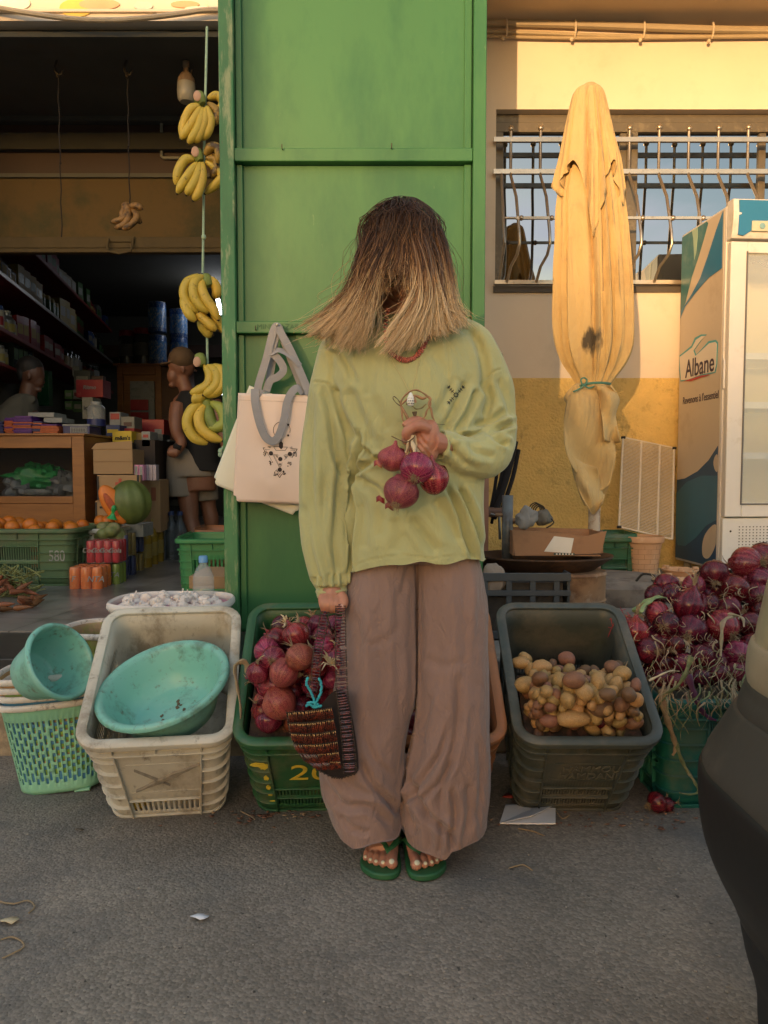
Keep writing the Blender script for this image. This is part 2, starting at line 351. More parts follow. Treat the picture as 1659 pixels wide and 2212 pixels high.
# grille
def ZG(y): return P(829,y,WY-.03).z
def XG(x): return P(x,1000,WY-.03).x
gr=MB(); gy=WY-.035
zr1,zr2=ZG(303),ZG(372); 
for z in (zr1,zr2): gr.b2((xL-.02,gy-.012,z-.014),(xR+.1,gy+.012,z+.014))
zmid=ZG(487); zbot=ZG(611); x=XG(1097); dx=XG(1159.5)-XG(1097)
belly=.17
i=0; m_steel=pm('brushed_steel',(.50,.42,.32),.32,.12,12,.03,80,metal=.85,dirt=[((.2,.13,.07),.63,30,.5)])
xs=[]
while x<xR+.05:
    # straight top with ball, then bowed out towards the street and back in
    zt=ZG(282)+.004*((i*7)%3)
    pts=[(x,gy,zt),(x,gy,zr2-.0),(x+.0,gy-.012,zr2-.03),(x+.02,gy-belly*.55,(zr2+zmid)/2-.02),(x+.03,gy-belly*.93,zmid-.09),(x+.03,gy-belly,zmid-.16),(x+.02,gy-belly*.85,zmid-.22),(x-.005,gy-belly*.4,zbot+.08),(x-.02,gy-.02,zbot)]
    gr.tube(pts,.0095,8); 
    if i!=12: gr.ell((x,gy,zt+.008),.0185,n=12,m=8)
    xs.append(x); x+=dx; i+=1
zk=zmid; 
gr.b2((xL+.1,gy-belly*.8-.008,zk-.008),(xR+.1,gy-belly*.8+.008,zk+.008))
for x in xs[::1]: gr.ell((x+.045,gy-belly*.8,zk),.016,n=10,m=8)
gr.b2((xL-.01,gy-.02,zbot-.012),(xR+.1,gy+.012,zbot+.012))
gr.tube([(xL+.03,gy,zr2),(xL+.03,gy-.1,zmid),(xL+.03,gy-belly*.9,zmid-.15),(xL+.02,gy,zbot)],.009,8)
for z,z2 in ((zk,zk-.30),): gr.tube([(xL+.03,gy-belly*.8,zk),(xL+.1,gy-belly*.8,zk)],.008,8)
lo(gr,'window_grille',m_steel,ang=50)
# conduit cables along the wall
cb=MB(); zc=Zw(70)
for k,(dz,r,ph) in enumerate(((.03,.022,0),(-.015,.012,1.2),(-.03,.009,2.4))):
    cb.tube([(x,WY-.03,zc+dz+.012*math.sin(x*2.1+ph)-.012*(x-.5)) for x in [.3+.1*i for i in range(38)]],r,8)
cls=[]
for i in range(9):
    cl=MB(); x=.75+.42*i; cl.tube([(x,WY-.035-.025*math.cos(t),zc+.01-.05*math.sin(t)-.012*(x-.5)) for t in [-1.4+.35*j for j in range(9)]],.006,6); cl.ell((x-.02,WY-.04,zc-.055-.012*(x-.5)),.012,n=8,m=6); cls.append(cl)
ct=thing('cable_run','grey cables clipped along the top of the cream wall','cable',(1,WY,zc)); cb.build('cable',pm('cable',(.42,.33,.2),.6,.1),ct,local=False); [c_.build('clip',pm('clip',(.6,.5,.36),.5),ct,local=False) for c_ in cls]
# ================= builders shared by the produce and the crates
def base_m(name,rough=.6,spec=.5):
    m=bpy.data.materials.new(name); m.use_nodes=True; nt=m.node_tree; b=nt.nodes['Principled BSDF']; b.inputs['Roughness'].default_value=rough; b.inputs['Specular IOR Level'].default_value=spec
    return m,nt,nt.nodes,nt.links,b
def onion_mat(name,c0,c1,paper,pt=.55,rough=.2):
    m,nt,N,L,b=base_m(name,rough)
    uv=N.new('ShaderNodeUVMap'); mp=N.new('ShaderNodeMapping'); mp.inputs['Scale'].default_value=(34,1.4,1); L.new(uv.outputs[0],mp.inputs[0])
    oi=N.new('ShaderNodeObjectInfo'); cb=N.new('ShaderNodeCombineXYZ'); ml=N.new('ShaderNodeMath'); ml.operation='MULTIPLY'; ml.inputs[1].default_value=37; L.new(oi.outputs['Random'],ml.inputs[0]); L.new(ml.outputs[0],cb.inputs[2]); L.new(cb.outputs[0],mp.inputs['Location'])
    n=N.new('ShaderNodeTexNoise'); n.inputs['Scale'].default_value=1; n.inputs['Detail'].default_value=5; L.new(mp.outputs[0],n.inputs['Vector'])
    r=N.new('ShaderNodeValToRGB'); e=r.color_ramp.elements; e[0].position=.42; e[0].color=(*c0,1); e[1].position=.72; e[1].color=(*c1,1); L.new(n.outputs['Fac'],r.inputs[0])
    tc=N.new('ShaderNodeTexCoord'); ad=N.new('ShaderNodeVectorMath'); ad.operation='ADD'; L.new(tc.outputs['Object'],ad.inputs[0]); L.new(cb.outputs[0],ad.inputs[1])
    n2=N.new('ShaderNodeTexNoise'); n2.inputs['Scale'].default_value=22; n2.inputs['Detail'].default_value=6; n2.inputs['Distortion'].default_value=.8; L.new(ad.outputs[0],n2.inputs['Vector'])
    r2=N.new('ShaderNodeMapRange'); r2.inputs['From Min'].default_value=pt; r2.inputs['From Max'].default_value=pt+.03; r2.inputs['To Max'].default_value=.92; L.new(n2.outputs['Fac'],r2.inputs['Value'])
    mx=N.new('ShaderNodeMix'); mx.data_type='RGBA'; L.new(r2.outputs[0],mx.inputs['Factor']); L.new(r.outputs[0],mx.inputs['A']); mx.inputs['B'].default_value=(*paper,1)
    hs=N.new('ShaderNodeHueSaturation'); L.new(mx.outputs['Result'],hs.inputs['Color']); m3=N.new('ShaderNodeMapRange'); m3.inputs['To Min'].default_value=.6; m3.inputs['To Max'].default_value=1.3; L.new(oi.outputs['Random'],m3.inputs['Value']); L.new(m3.outputs[0],hs.inputs['Value'])
    m4=N.new('ShaderNodeMath'); m4.operation='FRACT'; m5=N.new('ShaderNodeMath'); m5.operation='MULTIPLY'; m5.inputs[1].default_value=7.3; L.new(oi.outputs['Random'],m5.inputs[0]); L.new(m5.outputs[0],m4.inputs[0])
    m6=N.new('ShaderNodeMapRange'); m6.inputs['To Min'].default_value=.482; m6.inputs['To Max'].default_value=.518; L.new(m4.outputs[0],m6.inputs['Value']); L.new(m6.outputs[0],hs.inputs['Hue'])
    L.new(hs.outputs[0],b.inputs['Base Color'])
    ra=N.new('ShaderNodeMapRange'); ra.inputs['To Min'].default_value=rough; ra.inputs['To Max'].default_value=.6; L.new(r2.outputs[0],ra.inputs['Value']); L.new(ra.outputs[0],b.inputs['Roughness'])
    bp=N.new('ShaderNodeBump'); bp.inputs['Strength'].default_value=.5; bp.inputs['Distance'].default_value=.0015
    s=N.new('ShaderNodeMath'); s.operation='ADD'; L.new(n.outputs['Fac'],s.inputs[0]); L.new(r2.outputs[0],s.inputs[1]); L.new(s.outputs[0],bp.inputs['Height']); L.new(bp.outputs[0],b.inputs['Normal'])
    return m
m_on=onion_mat('red_onion_skin',(.115,.004,.020),(.33,.042,.072),(.33,.095,.05),.60)
m_on2=onion_mat('papery_onion_skin',(.17,.012,.022),(.40,.075,.085),(.40,.14,.07),.53,.35)
m_on3=onion_mat('dark_onion_skin',(.060,.002,.010),(.19,.012,.028),(.12,.02,.02),.59,.24)
m_root=pm('dry_roots',(.27,.18,.09),.9,.3,60,0)
m_leafd=pm('dry_stalk',(.36,.265,.155),.75,.35,30,.5,150,dirt=[((.20,.17,.07),.55,14,.7),((.30,.08,.07),.63,20,.6)])
m_leafg=pm('green_stalk',(.14,.16,.06),.6,.35,20,.4,100,dirt=[((.42,.34,.2),.55,12,.8)])
OM={}
def onion_meshes(k):
    if k in OM: return OM[k]
    r_=random.Random(100+k); b=MB(); el=r_.uniform(.82,1.02); nk=r_.uniform(.10,.16)
    prof=[(.0,-.93*el),(.10,-.94*el),(.22,-.90*el),(.5,-.77*el),(.8,-.48*el),(.96,-.16*el),(1.0,.08*el),(.95,.34*el),(.80,.60*el),(.58,.80*el),(.36,.95*el),(nk+.06,1.1*el),(nk,1.25*el),(nk*.85,1.42*el),(0.02,1.5*el)]
    pr=[(p.x,p.y) for p in cr([Vector((a,c,0)) for a,c in prof],2)]
    b.lathe([(max(0,x),z) for x,z in pr],28,uv=True)
    b.v=[tuple(Vector(v)*(1+.035*noise.noise(Vector(v)*1.3+Vector((k*7,0,0))))) for v in b.v]
    # loose skin flakes
    for i in range(5):
        a=r_.uniform(0,6.28); z0=r_.uniform(.2,.7); R0=[1.0,.9][i%2]
        def fl(u,v,a=a,z0=z0): 
            an=a+(u-.5)*.7; rr=math.cos(z0+(v-.5)*.6)*1.02+.10*v*abs(u-.5); z=math.sin(z0+(v-.5)*.6)*el*1.04+.04*v
            return (rr*math.cos(an),rr*math.sin(an),z)
        b.grid(fl,4,3,uv=True)
    rt=MB()
    for i in range(46):
        a=r_.uniform(0,6.28); q=r_.uniform(0,.2); l=r_.uniform(.25,.6); d=Vector((math.cos(a)*q*2.2,math.sin(a)*q*2.2,-1)).normalized()
        p0=Vector((math.cos(a)*q,math.sin(a)*q,-.90*el)); sw=Vector((r_.uniform(-1,1),r_.uniform(-1,1),0))*.22
        rt.tube([p0,p0+d*l*.4+sw*.2,p0+d*l*.75+sw*.8+Vector((0,0,.02)),p0+d*l*.8+sw*1.7+Vector((0,0,.1))],[.017,.013,.009,.005],4)
    nk_=MB()
    for i in range(5):
        a=r_.uniform(0,6.28); l=r_.uniform(.4,1.1); s=Vector((math.cos(a),math.sin(a),0))*r_.uniform(.1,.5)
        nk_.tube([Vector((0,0,1.15*el))+s*.1,Vector((0,0,1.15*el+l*.4))+s*.3,Vector((0,0,1.15*el+l*.8))+s,Vector((0,0,1.1*el+l))+s*1.7],[.10,.09,.06,.015],6,True,.4)
    OM[k]=(b,rt,nk_,{}); return OM[k]
def onion(loc,R_,rot,k=0,mat=None,label=None,group=None,parent=None,roots=True,neck=True,name='red_onion'):
    b,rt,nk_,ms=onion_meshes(k); mat=mat or m_on
    def me(key,mb,m):
        kk=(key,m.name)
        if kk not in ms: ms[kk]=mb.mesh(key,m)
        return ms[kk]
    if parent is None: t=thing(name,label,'onion',loc,group=group,rot=rot)
    else:
        t=bpy.data.objects.new(name,me('bulb',b,mat)); C.objects.link(t); t.parent=parent; t.location=loc; t.rotation_euler=rot
        if label: t['label']=label
    t.scale=(R_,R_,R_)
    def ch(n,mesh):
        o=bpy.data.objects.new(n,mesh); C.objects.link(o); o.parent=t; return o
    if parent is None: ch('bulb',me('bulb',b,mat))
    if roots: ch('root_tuft',me('roots',rt,m_root))
    if neck: ch('dry_neck',me('neck',nk_,m_leafd))
    return t
# ---- crates
def crate_mb(W,L,Wb,Lb,H,r=.042,rowsF=((.032,.072),(.082,.125)),rowsS=((.05,.11),(.13,.19),(.21,.27)),nF=22,nS=26,panel=True,fs=.84,thk=.0035,rib=.012,plainback=False,backrows=None):
    st=[]   # stations: (mx,my,nx,ny,side,slot)
    def side(k,n,fr):
        a=[-1,-fr]; m_=[(0,0)]; pts=[]
        pts.append((-1,0)); 
        for i in range(2*n+1): pts.append((-fr+2*fr*i/(2*n+1),1 if i%2==1 else 0))
        pts.append((fr,0)); pts.append((1,0)); 
        for s,f in pts:
            mx,my,nx,ny={0:(s,-1,0,-1),1:(1,s,1,0),2:(-s,1,0,1),3:(-1,-s,-1,0)}[k]; st.append((mx,my,nx,ny,k,f))
        for j in range(1,5):
            an={0:-PI/2,1:0,2:PI/2,3:PI}[k]+j*PI/10; cx_,cy_={0:(1,-1),1:(1,1),2:(-1,1),3:(-1,-1)}[k]
            st.append((cx_,cy_,math.cos(an),math.sin(an),k+10,0))
    side(0,nF,fs); side(1,nS,.86); side(2,nF,fs+.1); side(3,nS,.86)
    n=len(st)
    def pt(i,t,off=0):
        mx,my,nx,ny,_,_=st[i%n]; f=t/H; w=Wb+(W-Wb)*f; l=Lb+(L-Lb)*f
        return Vector((mx*(w/2-r)+nx*(r+off),my*(l/2-r)+ny*(r+off),t))
    ts=sorted(set([0,H]+[q for rw in rowsF for q in rw]+[q for rw in rowsS for q in rw]+[H*.5,H*.8]+([q for rw in (backrows or ()) for q in rw])))
    mb=MB(); vs=[pt(i,t) for t in ts for i in range(n)]; fs_=[]
    for j in range(len(ts)-1):
        tm_=(ts[j]+ts[j+1])/2
        for i in range(n):
            k,f=st[i][4],st[i][5]
            rows={0:rowsF,1:rowsS,2:(backrows if backrows is not None else rowsF),3:rowsS}.get(k,())
            if f and any(a<tm_<b_ for a,b_ in rows): continue
            a=j*n+i; fs_.append((a,j*n+(i+1)%n,(j+1)*n+(i+1)%n,(j+1)*n+i))
    # thickness: double skin
    mb.add(vs,fs_)
    fl=MB(); fl.add([pt(i,.004) for i in range(n)],[tuple(range(n))]); 
    shell=(mb,fl)
    rb=MB()
    def belt(i0,i1,t0,t1,o0,o1,loop=False):
        rg=[[pt(i,t0,o0),pt(i,t1,o0),pt(i,t1,o1),pt(i,t0,o1)] for i in range(i0,i1+1)]
        rb.loft(rg if not loop else rg[:-1],cap=not loop,loop=loop)
    # rolled rim
    prof=[(-.004,-.002),(-.004,.006),(.004,.010),(.016,.009),(.023,.004),(.024,-.010),(.020,-.016),(.017,-.006),(.004,-.003)]
    rb.loft([[pt(i,H+z,o) for o,z in prof] for i in range(n)],loop=True)
    belt(0,n,H-.052,H-.046,.0,rib+.004,True); belt(0,n,.0,.010,.0,rib*.6,True)
    idx=[i for i in range(n) if st[i][4]==0]; iA=[i for i in idx if abs(st[i][0]+fs)<1e-6][0]; iB=[i for i in idx if abs(st[i][0]-fs)<1e-6][0]
    def vrib(i,t0,t1,w_=.0022,out=rib):
        a=pt(i,t0);b_=pt(i,t1); nn=Vector((st[i][2],st[i][3],0)); tg=Vector((-nn.y,nn.x,0))*w_
        rb.add([a-tg,a+tg,a+tg+nn*out,a-tg+nn*out,b_-tg,b_+tg,b_+tg+nn*out,b_-tg+nn*out],[(0,1,2,3),(4,5,6,7),(0,1,5,4),(1,2,6,5),(2,3,7,6),(3,0,4,7)])
    for i in (iA,iB): vrib(i,.0,H-.05)
    for i in (iA,iB,iA+(iB-iA)//2): vrib(i,H-.046,H-.004,out=rib)
    for k in (1,3,2):
        idk=[i for i in range(n) if st[i][4]==k]
        for q in (1,len(idk)//3,2*len(idk)//3,len(idk)-2): vrib(idk[q],0,H-.05)
    i1=[i for i in range(n) if st[i][4]==1][1]
    for q in range(1,6):
        t=q*(H-.05)/5.6
        belt(iB,i1,t-.0018,t+.0018,0,rib); 
        i3=[i for i in range(n) if st[i][4]==3][-2]
        rg=[[pt(i,t-.0018,0),pt(i,t+.0018,0),pt(i,t+.0018,rib),pt(i,t-.0018,rib)] for i in list(range(i3,n))+list(range(0,iA+1))]; rb.loft(rg)
    for a,b_ in rowsF:
        belt(iA,iB,b_+.001,b_+.005,0,rib*.7)
    for k in (1,3):
        idk=[i for i in range(n) if st[i][4]==k]
        for t in ([rowsS[0][0]-.006]+[b_+.004 for a,b_ in rowsS]): belt(idk[0],idk[-1],t,t+.004,0,rib*.8)
    return mb,fl,rb,pt
def crate(label,mat,X,Yb,tilt=R(33),yaw=0,W=.338,L=.475,Wb=.30,Lb=.43,H=.345,group=None,name='produce_crate',mat_in=None,z=0,emb=None,**k):
    t=thing(name,label,'crate',(X,Yb,z),group=group,rot=(tilt,0,yaw))
    sh,fl,rb,pt=crate_mb(W,L,Wb,Lb,H,**k); T_=Matrix.Translation((0,Lb/2,0))
    for m_ in (sh,fl,rb): m_.v=[tuple(T_@Vector(v)) for v in m_.v]
    sh.build('basket_walls',mat,t,ang=50,solid=.0035); fl.build('crate_floor',mat_in or mat,t,solid=.003); rb.build('rim_and_ribs',mat,t,ang=50,bevel=.0012)
    M=Matrix.Translation((X,Yb,z))@Euler((tilt,0,yaw)).to_matrix().to_4x4()@T_
    return t,M
def pack(n,M,W,L,rfn,zmin=0.0,tries=26,seed=1,plane=None):
    """drop spheres into a crate (local x,y), settle lowest in world z"""
    r_=random.Random(seed); out=[]
    for i in range(n):
        rr=rfn(r_); best=None
        for q in range(tries):
            x=r_.uniform(-W/2+rr,W/2-rr); y=r_.uniform(-L/2+rr,L/2-rr); z=rr+zmin
            if plane:
                q0=M@Vector((x,y,0)); z=max(z,rr+(plane[0]+plane[1]*(q0.y-2.0)-.06-q0.z)/.84)
            for (a,b_,c_,s) in out:
                d2=(x-a)**2+(y-b_)**2; R2=(rr+s)*.93
                if d2<R2*R2: z=max(z,c_+math.sqrt(R2*R2-d2))
            wz=(M@Vector((x,y,z))).z
            if best is None or wz<best[0]: best=(wz,x,y,z)
        out.append((best[1],best[2],best[3],rr))
    return out
# ================= green door panel
DY=2.85
def DP(x,y,Y=DY): return P(x,y,Y)
m_gr=pm('green_paint',(.023,.115,.040),.42,.16,2.2,.25,45,dirt=[((.07,.20,.06),.52,1.6,.4),((.3,.38,.18),.74,22,.6)],st=(1,1,.35),bd=.0015,spec=.35)
m_gre=pm('green_edge_paint',(.06,.19,.07),.6,.2,8,.4,60,dirt=[((.36,.38,.2),.57,11,.75),((.16,.11,.06),.66,26,.8)],st=(2.5,1,.5))
door=thing('door_leaf','tall green metal door leaf with recessed panels, standing open behind the woman','door',(DP(764,1300).x,DY,FZ))
dx0,dx1=DP(482,1000).x,DP(1045,1000).x; zD=3.15
def dd(mb,n,m=m_gr,**k): return mb.build(n,m,door,local=False,**k)
mb=MB(); mb.b2((dx0+.03,DY+.045,FZ+.01),(dx1-.005,DY+.06,zD)); dd(mb,'door_panel')
xi=DP(512,1000).x; xj=DP(1018,1000).x
mb=MB(); mb.b2((dx0,DY,FZ+.005),(xi,DY+.07,zD)); dd(mb,'stile',m_gre,bevel=.003)
mb=MB(); mb.b2((xj,DY,FZ+.005),(dx1,DY+.07,zD)); dd(mb,'stile',bevel=.003)
for y0,y1 in ((318,347),(693,719)):
    mb=MB(); mb.b2((xi+.001,DY+.004,DP(0,y1).z),(xj-.001,DY+.048,DP(0,y0).z)); dd(mb,'rail',bevel=.003)
# inner raised borders
for y0,y1 in ((-130,318),(347,693),(719,1400)):
    a=xi+.004; b=DP(534,1000).x
    z1,z0=DP(0,y0).z-.002,max(DP(0,y1).z+.002,FZ+.02)
    mb=MB(); mb.b2((a,DY+.03,z0),(a+.022,DY+.044,z1)); dd(mb,'border',bevel=.002); mb=MB(); mb.b2((xj-.03,DY+.03,z0),(xj-.004,DY+.044,z1)); dd(mb,'border',bevel=.002)
for x,y in ((610,322),(846,320),(553,712)):
    mb=MB(); p=DP(x,y); mb.tube([(p.x,DY+.01,p.z),(p.x,DY-.012,p.z-.002),(p.x,DY-.014,p.z+.012)],.0018,6); dd(mb,'hook',pm('iron',(.05,.04,.03),.6,metal=.6))
text('scratched_writing','MINI  BAZAR',.027,pm('scratch',(.02,.085,.03),.7),door,(Matrix.Translation(DP(600,706)-Vector((0,-.0032,0))-door.location)@face_cam()),ext=.0004)
# ================= shop front: fascia, ceiling, wall, shutter
shop=thing('shop_building','dark shop with a half raised shutter, left of the green door','shop',(-1,4,FZ))
def sp(mb,n,m,**k): return mb.build(n,m,shop,local=False,**k)
FY=4.0; zf=P(0,60,FY).z; zfr=P(470,47,FY).z
mb=MB(); mb.b2((-4,FY-.06,zf),(.1,FY+.02,4.2)); sp(mb,'fascia',m_cream)
mb=MB(); mb.b2((-4,FY-.075,zf+.035),(.1,FY-.061,zf+.05)); sp(mb,'moulding',m_cream,bevel=.003)
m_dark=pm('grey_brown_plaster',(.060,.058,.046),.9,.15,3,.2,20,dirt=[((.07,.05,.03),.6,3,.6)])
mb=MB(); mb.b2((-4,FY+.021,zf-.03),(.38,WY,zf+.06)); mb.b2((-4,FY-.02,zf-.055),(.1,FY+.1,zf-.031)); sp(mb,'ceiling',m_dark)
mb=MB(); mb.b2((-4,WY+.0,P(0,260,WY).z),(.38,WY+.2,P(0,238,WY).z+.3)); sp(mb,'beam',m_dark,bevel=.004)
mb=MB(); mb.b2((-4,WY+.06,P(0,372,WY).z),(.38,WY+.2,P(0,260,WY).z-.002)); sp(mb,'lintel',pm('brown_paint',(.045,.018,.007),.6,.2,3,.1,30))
mb=MB(); mb.b2((XD+.01,FY-.02,FZ),(XD+.15,WY+.2,4.2)); sp(mb,'side_wall',m_cream)
# shutter: metal strip, big sheet, bottom bar, handle
sh_y=WY
m_sh=pm('shutter_sheet',(.066,.058,.026),.75,.2,1.2,.12,12,spec=.15,dirt=[((.16,.09,.03),.5,1.3,.6),((.05,.045,.02),.6,4,.5)])
zz=lambda y:P(0,y,sh_y).z
mb=MB(); mb.b2((-4,sh_y+.02,zz(511)),(.33,sh_y+.03,zz(383))); shu=sp(mb,'shutter',m_sh)
m_bar=pm('shutter_bar',(.10,.072,.034),.75,.15,5,.15,50,spec=.15,dirt=[((.07,.05,.03),.6,9,.6)])
mb=MB(); mb.b2((-4,sh_y,zz(382.5)),(.33,sh_y+.04,zz(374))); mb.build('top_strip',pm('strip',(.12,.11,.08),.8,spec=.15),shu)
mb=MB(); mb.b2((-4,sh_y-.015,zz(537)),(.33,sh_y+.04,zz(513))); mb.b2((-4,sh_y-.02,zz(547)),(.33,sh_y+.04,zz(538))); mb.build('bottom_bar',m_bar,shu,bevel=.004)
hp=P(262,520,sh_y-.02); mb=MB(); mb.box((hp.x,hp.y,hp.z+.01),(.17,.012,.035)); mb.tube([hp+Vector(q) for q in ((-.075,-.01,.01),(-.078,-.03,-.04),(-.07,-.04,-.075),(0,-.045,-.09),(.07,-.04,-.075),(.078,-.03,-.04),(.075,-.01,.01))],.0075,8); mb.build('handle',m_bar,shu)
# interior shell (walls diverge to the left rear)
def LX(Y): return -2.8-.18*(Y-5)
BY=10.2; zc_=2.95
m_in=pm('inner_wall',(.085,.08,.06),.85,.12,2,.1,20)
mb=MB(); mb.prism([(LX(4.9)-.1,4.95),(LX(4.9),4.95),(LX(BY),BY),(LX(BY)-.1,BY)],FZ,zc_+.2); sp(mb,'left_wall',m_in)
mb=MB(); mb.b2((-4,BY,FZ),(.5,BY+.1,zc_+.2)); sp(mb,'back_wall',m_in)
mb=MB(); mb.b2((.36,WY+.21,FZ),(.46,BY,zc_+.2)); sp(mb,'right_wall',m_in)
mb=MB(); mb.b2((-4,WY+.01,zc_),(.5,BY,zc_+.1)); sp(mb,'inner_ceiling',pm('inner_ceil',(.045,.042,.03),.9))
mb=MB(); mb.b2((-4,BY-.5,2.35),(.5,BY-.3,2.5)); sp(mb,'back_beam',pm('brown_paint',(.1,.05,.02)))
mb=MB(); mb.b2((-4,FY-.06,FZ),(LX(4.9)-.02,WY+.05,4)); sp(mb,'outer_pier',pm('redpaint',(.22,.02,.012),.5,.2,4))
# writing/pictures along fascia: faded coloured shapes of an old painted sign
m_s=[pm('sign_yellow',(.72,.52,.12),.8),pm('sign_salmon',(.66,.40,.22),.8),pm('sign_pale_blue',(.56,.58,.48),.8),pm('sign_white',(.8,.72,.58),.8)]
for k,(x,y,wd,hh,c) in enumerate(((165,18,70,36,0),(215,10,85,22,1),(310,14,40,16,2),(400,10,60,14,1),(430,20,60,10,3),(30,8,70,30,3),(360,30,40,14,3),(470,8,44,22,2))):
    p=P(x,y,FY-.062); mb=MB(); s=(FY-.06)/U
    mb.prism([(p.x+wd*s/2*math.cos(a),p.z+hh*s/2*math.sin(a)) for a in [2*PI*i/18 for i in range(18)]],FY-.066-.0011*(k%3),FY-.0605,axis='y'); mb.build('faded_picture',m_s[c],shop,local=False)
# grey sagging cable on the fascia
ct=thing('sagging_cable','thick grey cable sagging across the lit shop fascia','cable',tuple(P(240,50,FY-.1)))
mb=MB(); pp=[P(x,y,FY-.11) for x,y in ((-60,8),(0,18),(60,28),(130,38),(190,43),(260,43),(330,37),(400,28),(440,22),(490,21))]; mb.tube(cr(pp,4),.013,8); mb.build('cable',pm('cable2',(.36,.30,.22),.6,.15,20,.4,90),ct,local=False)
# hooks with ropes
m_iron=pm('iron',(.05,.04,.03)); m_rope=pm('brown_rope',(.02,.013,.008),.9,.2,50,.5,200)
hk=[]
for x,yb,lab in ((122,512,'iron hook with a long thin rope, leftmost under the dark ceiling'),(272,447,'iron hook whose rope carries the small dried bananas'),(403,140,'iron hook beside the pale rope, holding the hanging lamp')):
    p=P(x,78,4.25); t=thing('ceiling_hook',lab,'hook',(p.x,p.y,zf-.03),group='hooks under the shop ceiling')
    mb=MB(); mb.tube([(0,0,0),(-.012,0,-.035),(-.012,0,-.055),(0,0,-.075),(.022,0,-.075),(.03,0,-.05)],.006,8); mb.build('hook',m_iron,t)
    q=P(x+(5 if x<300 else 0),yb,4.25); mb=MB(); L_=(zf-.03)-q.z-.06
    mb.tube([(.004+.003*math.sin(i*2.1),0,-.06-L_*i/14) for i in range(15)],.0035 if x<400 else .004,6); mb.ell((.004,0,-.085),.011); mb.ell((.004,0,-.06-L_*.55),.007)
    mb.build('rope',m_rope,t)
# hanging lamp (unlit bulb)
p=P(403,222,4.25); t=thing('hanging_lamp','unlit frosted lamp hanging from the third hook','lamp',(p.x,p.y,p.z))
mb=MB(); mb.lathe([(0,0),(.035,.003),(.047,.02),(.049,.06),(.047,.10)],20); mb.build('bulb',pm('frosted',(.30,.26,.18),.35,.1),t)
mb=MB(); mb.lathe([(.048,.10),(.044,.125),(.028,.15),(.016,.16),(.014,.18),(.018,.19),(.017,.215),(.006,.22),(0,.222)],20); mb.tube([(0,0,.22),(0,0,.27)],.004,6); mb.build('socket',pm('bulbtop',(.22,.14,.08),.5),t)
# pipe on lintel
t=thing('wall_pipe','thin pale bent pipe on the brown lintel of the shop','pipe',tuple(P(347,300,WY+.05)))
mb=MB(); pp=[P(x,y,WY+.045) for x,y in ((346,235),(347,262))]; mb.tube(pp,.014,8); mb.tube([P(x,y,WY+.045) for x,y in ((349,263),(349,338),(352,341),(388,341))],.010,8); mb.build('pipe',pm('palepipe',(.26,.24,.18),.5),t,local=False)
# fluorescent tube far inside
t=thing('strip_light','lit white tube lamp glowing behind the bananas','lamp',tuple(P(470,640,8.5)))
mb=MB(); mb.tube([P(463,612,8.5),P(477,676,8.0)],.02,8); mb.build('tube',pm('tube',(.9,.9,.9),emi=('#eef4ff',5)),t,local=False)
t=thing('strip_light','small lit lamp glint deep in the shop beside the green door','lamp',tuple(P(485,853,9)))
mb=MB(); mb.tube([P(482,850,9),P(490,856,9)],.018,8); mb.build('tube',pm('tube',(.9,.9,.9)),t,local=False)
# ================= the woman in front of the door
from mathutils.bvhtree import BVHTree
wom=thing('person','woman with windblown hair, pale green sweatshirt and wide brown trousers, holding onions to her chest','woman',(0.03,1.88,0))
def wl(me,n,m,**k):
    o=link(me,n,m,wom,**k); o.matrix_parent_inverse=wom.matrix_basis.inverted(); return o
def wb(mb,n,m,**k): return mb.build(n,m,wom,local=False,**k)
def ring(y,xl,xr,Yc,hd,n=28,e=2.3,dz=0,tilt=0):
    Yf=Yc-hd; a=P(xl,y,Yc); b=P(xr,y,Yc); z=P((xl+xr)/2,y,Yf).z+dz; cx=(a.x+b.x)/2; hx=abs(b.x-a.x)/2; out=[]
    for i in range(n):
        t=2*PI*i/n; c,s_=math.cos(t),math.sin(t)
        out.append(Vector((cx+hx*math.copysign(abs(c)**(2/e),c),Yc+hd*math.copysign(abs(s_)**(2/e),s_),z+tilt*c)))
    return out
def rings(levels,**k):
    ks=list(zip(*levels)); n=5
    cols=[crv(c,n) for c in ks]; return [ring(*q,**k) for q in zip(*cols)]
def limb(mb,pts,n=16,flat=.9,sub=5):
    # pts: (x,y,Y,r_u)
    c=[P(x,y,Y) for x,y,Y,r in pts]; r=[r_*Y/U for x,y,Y,r_ in pts]
    mb.tube(cr(c,sub),crv(r,sub),n,True,flat,up=(0,1,0))
FOLDK=1.25
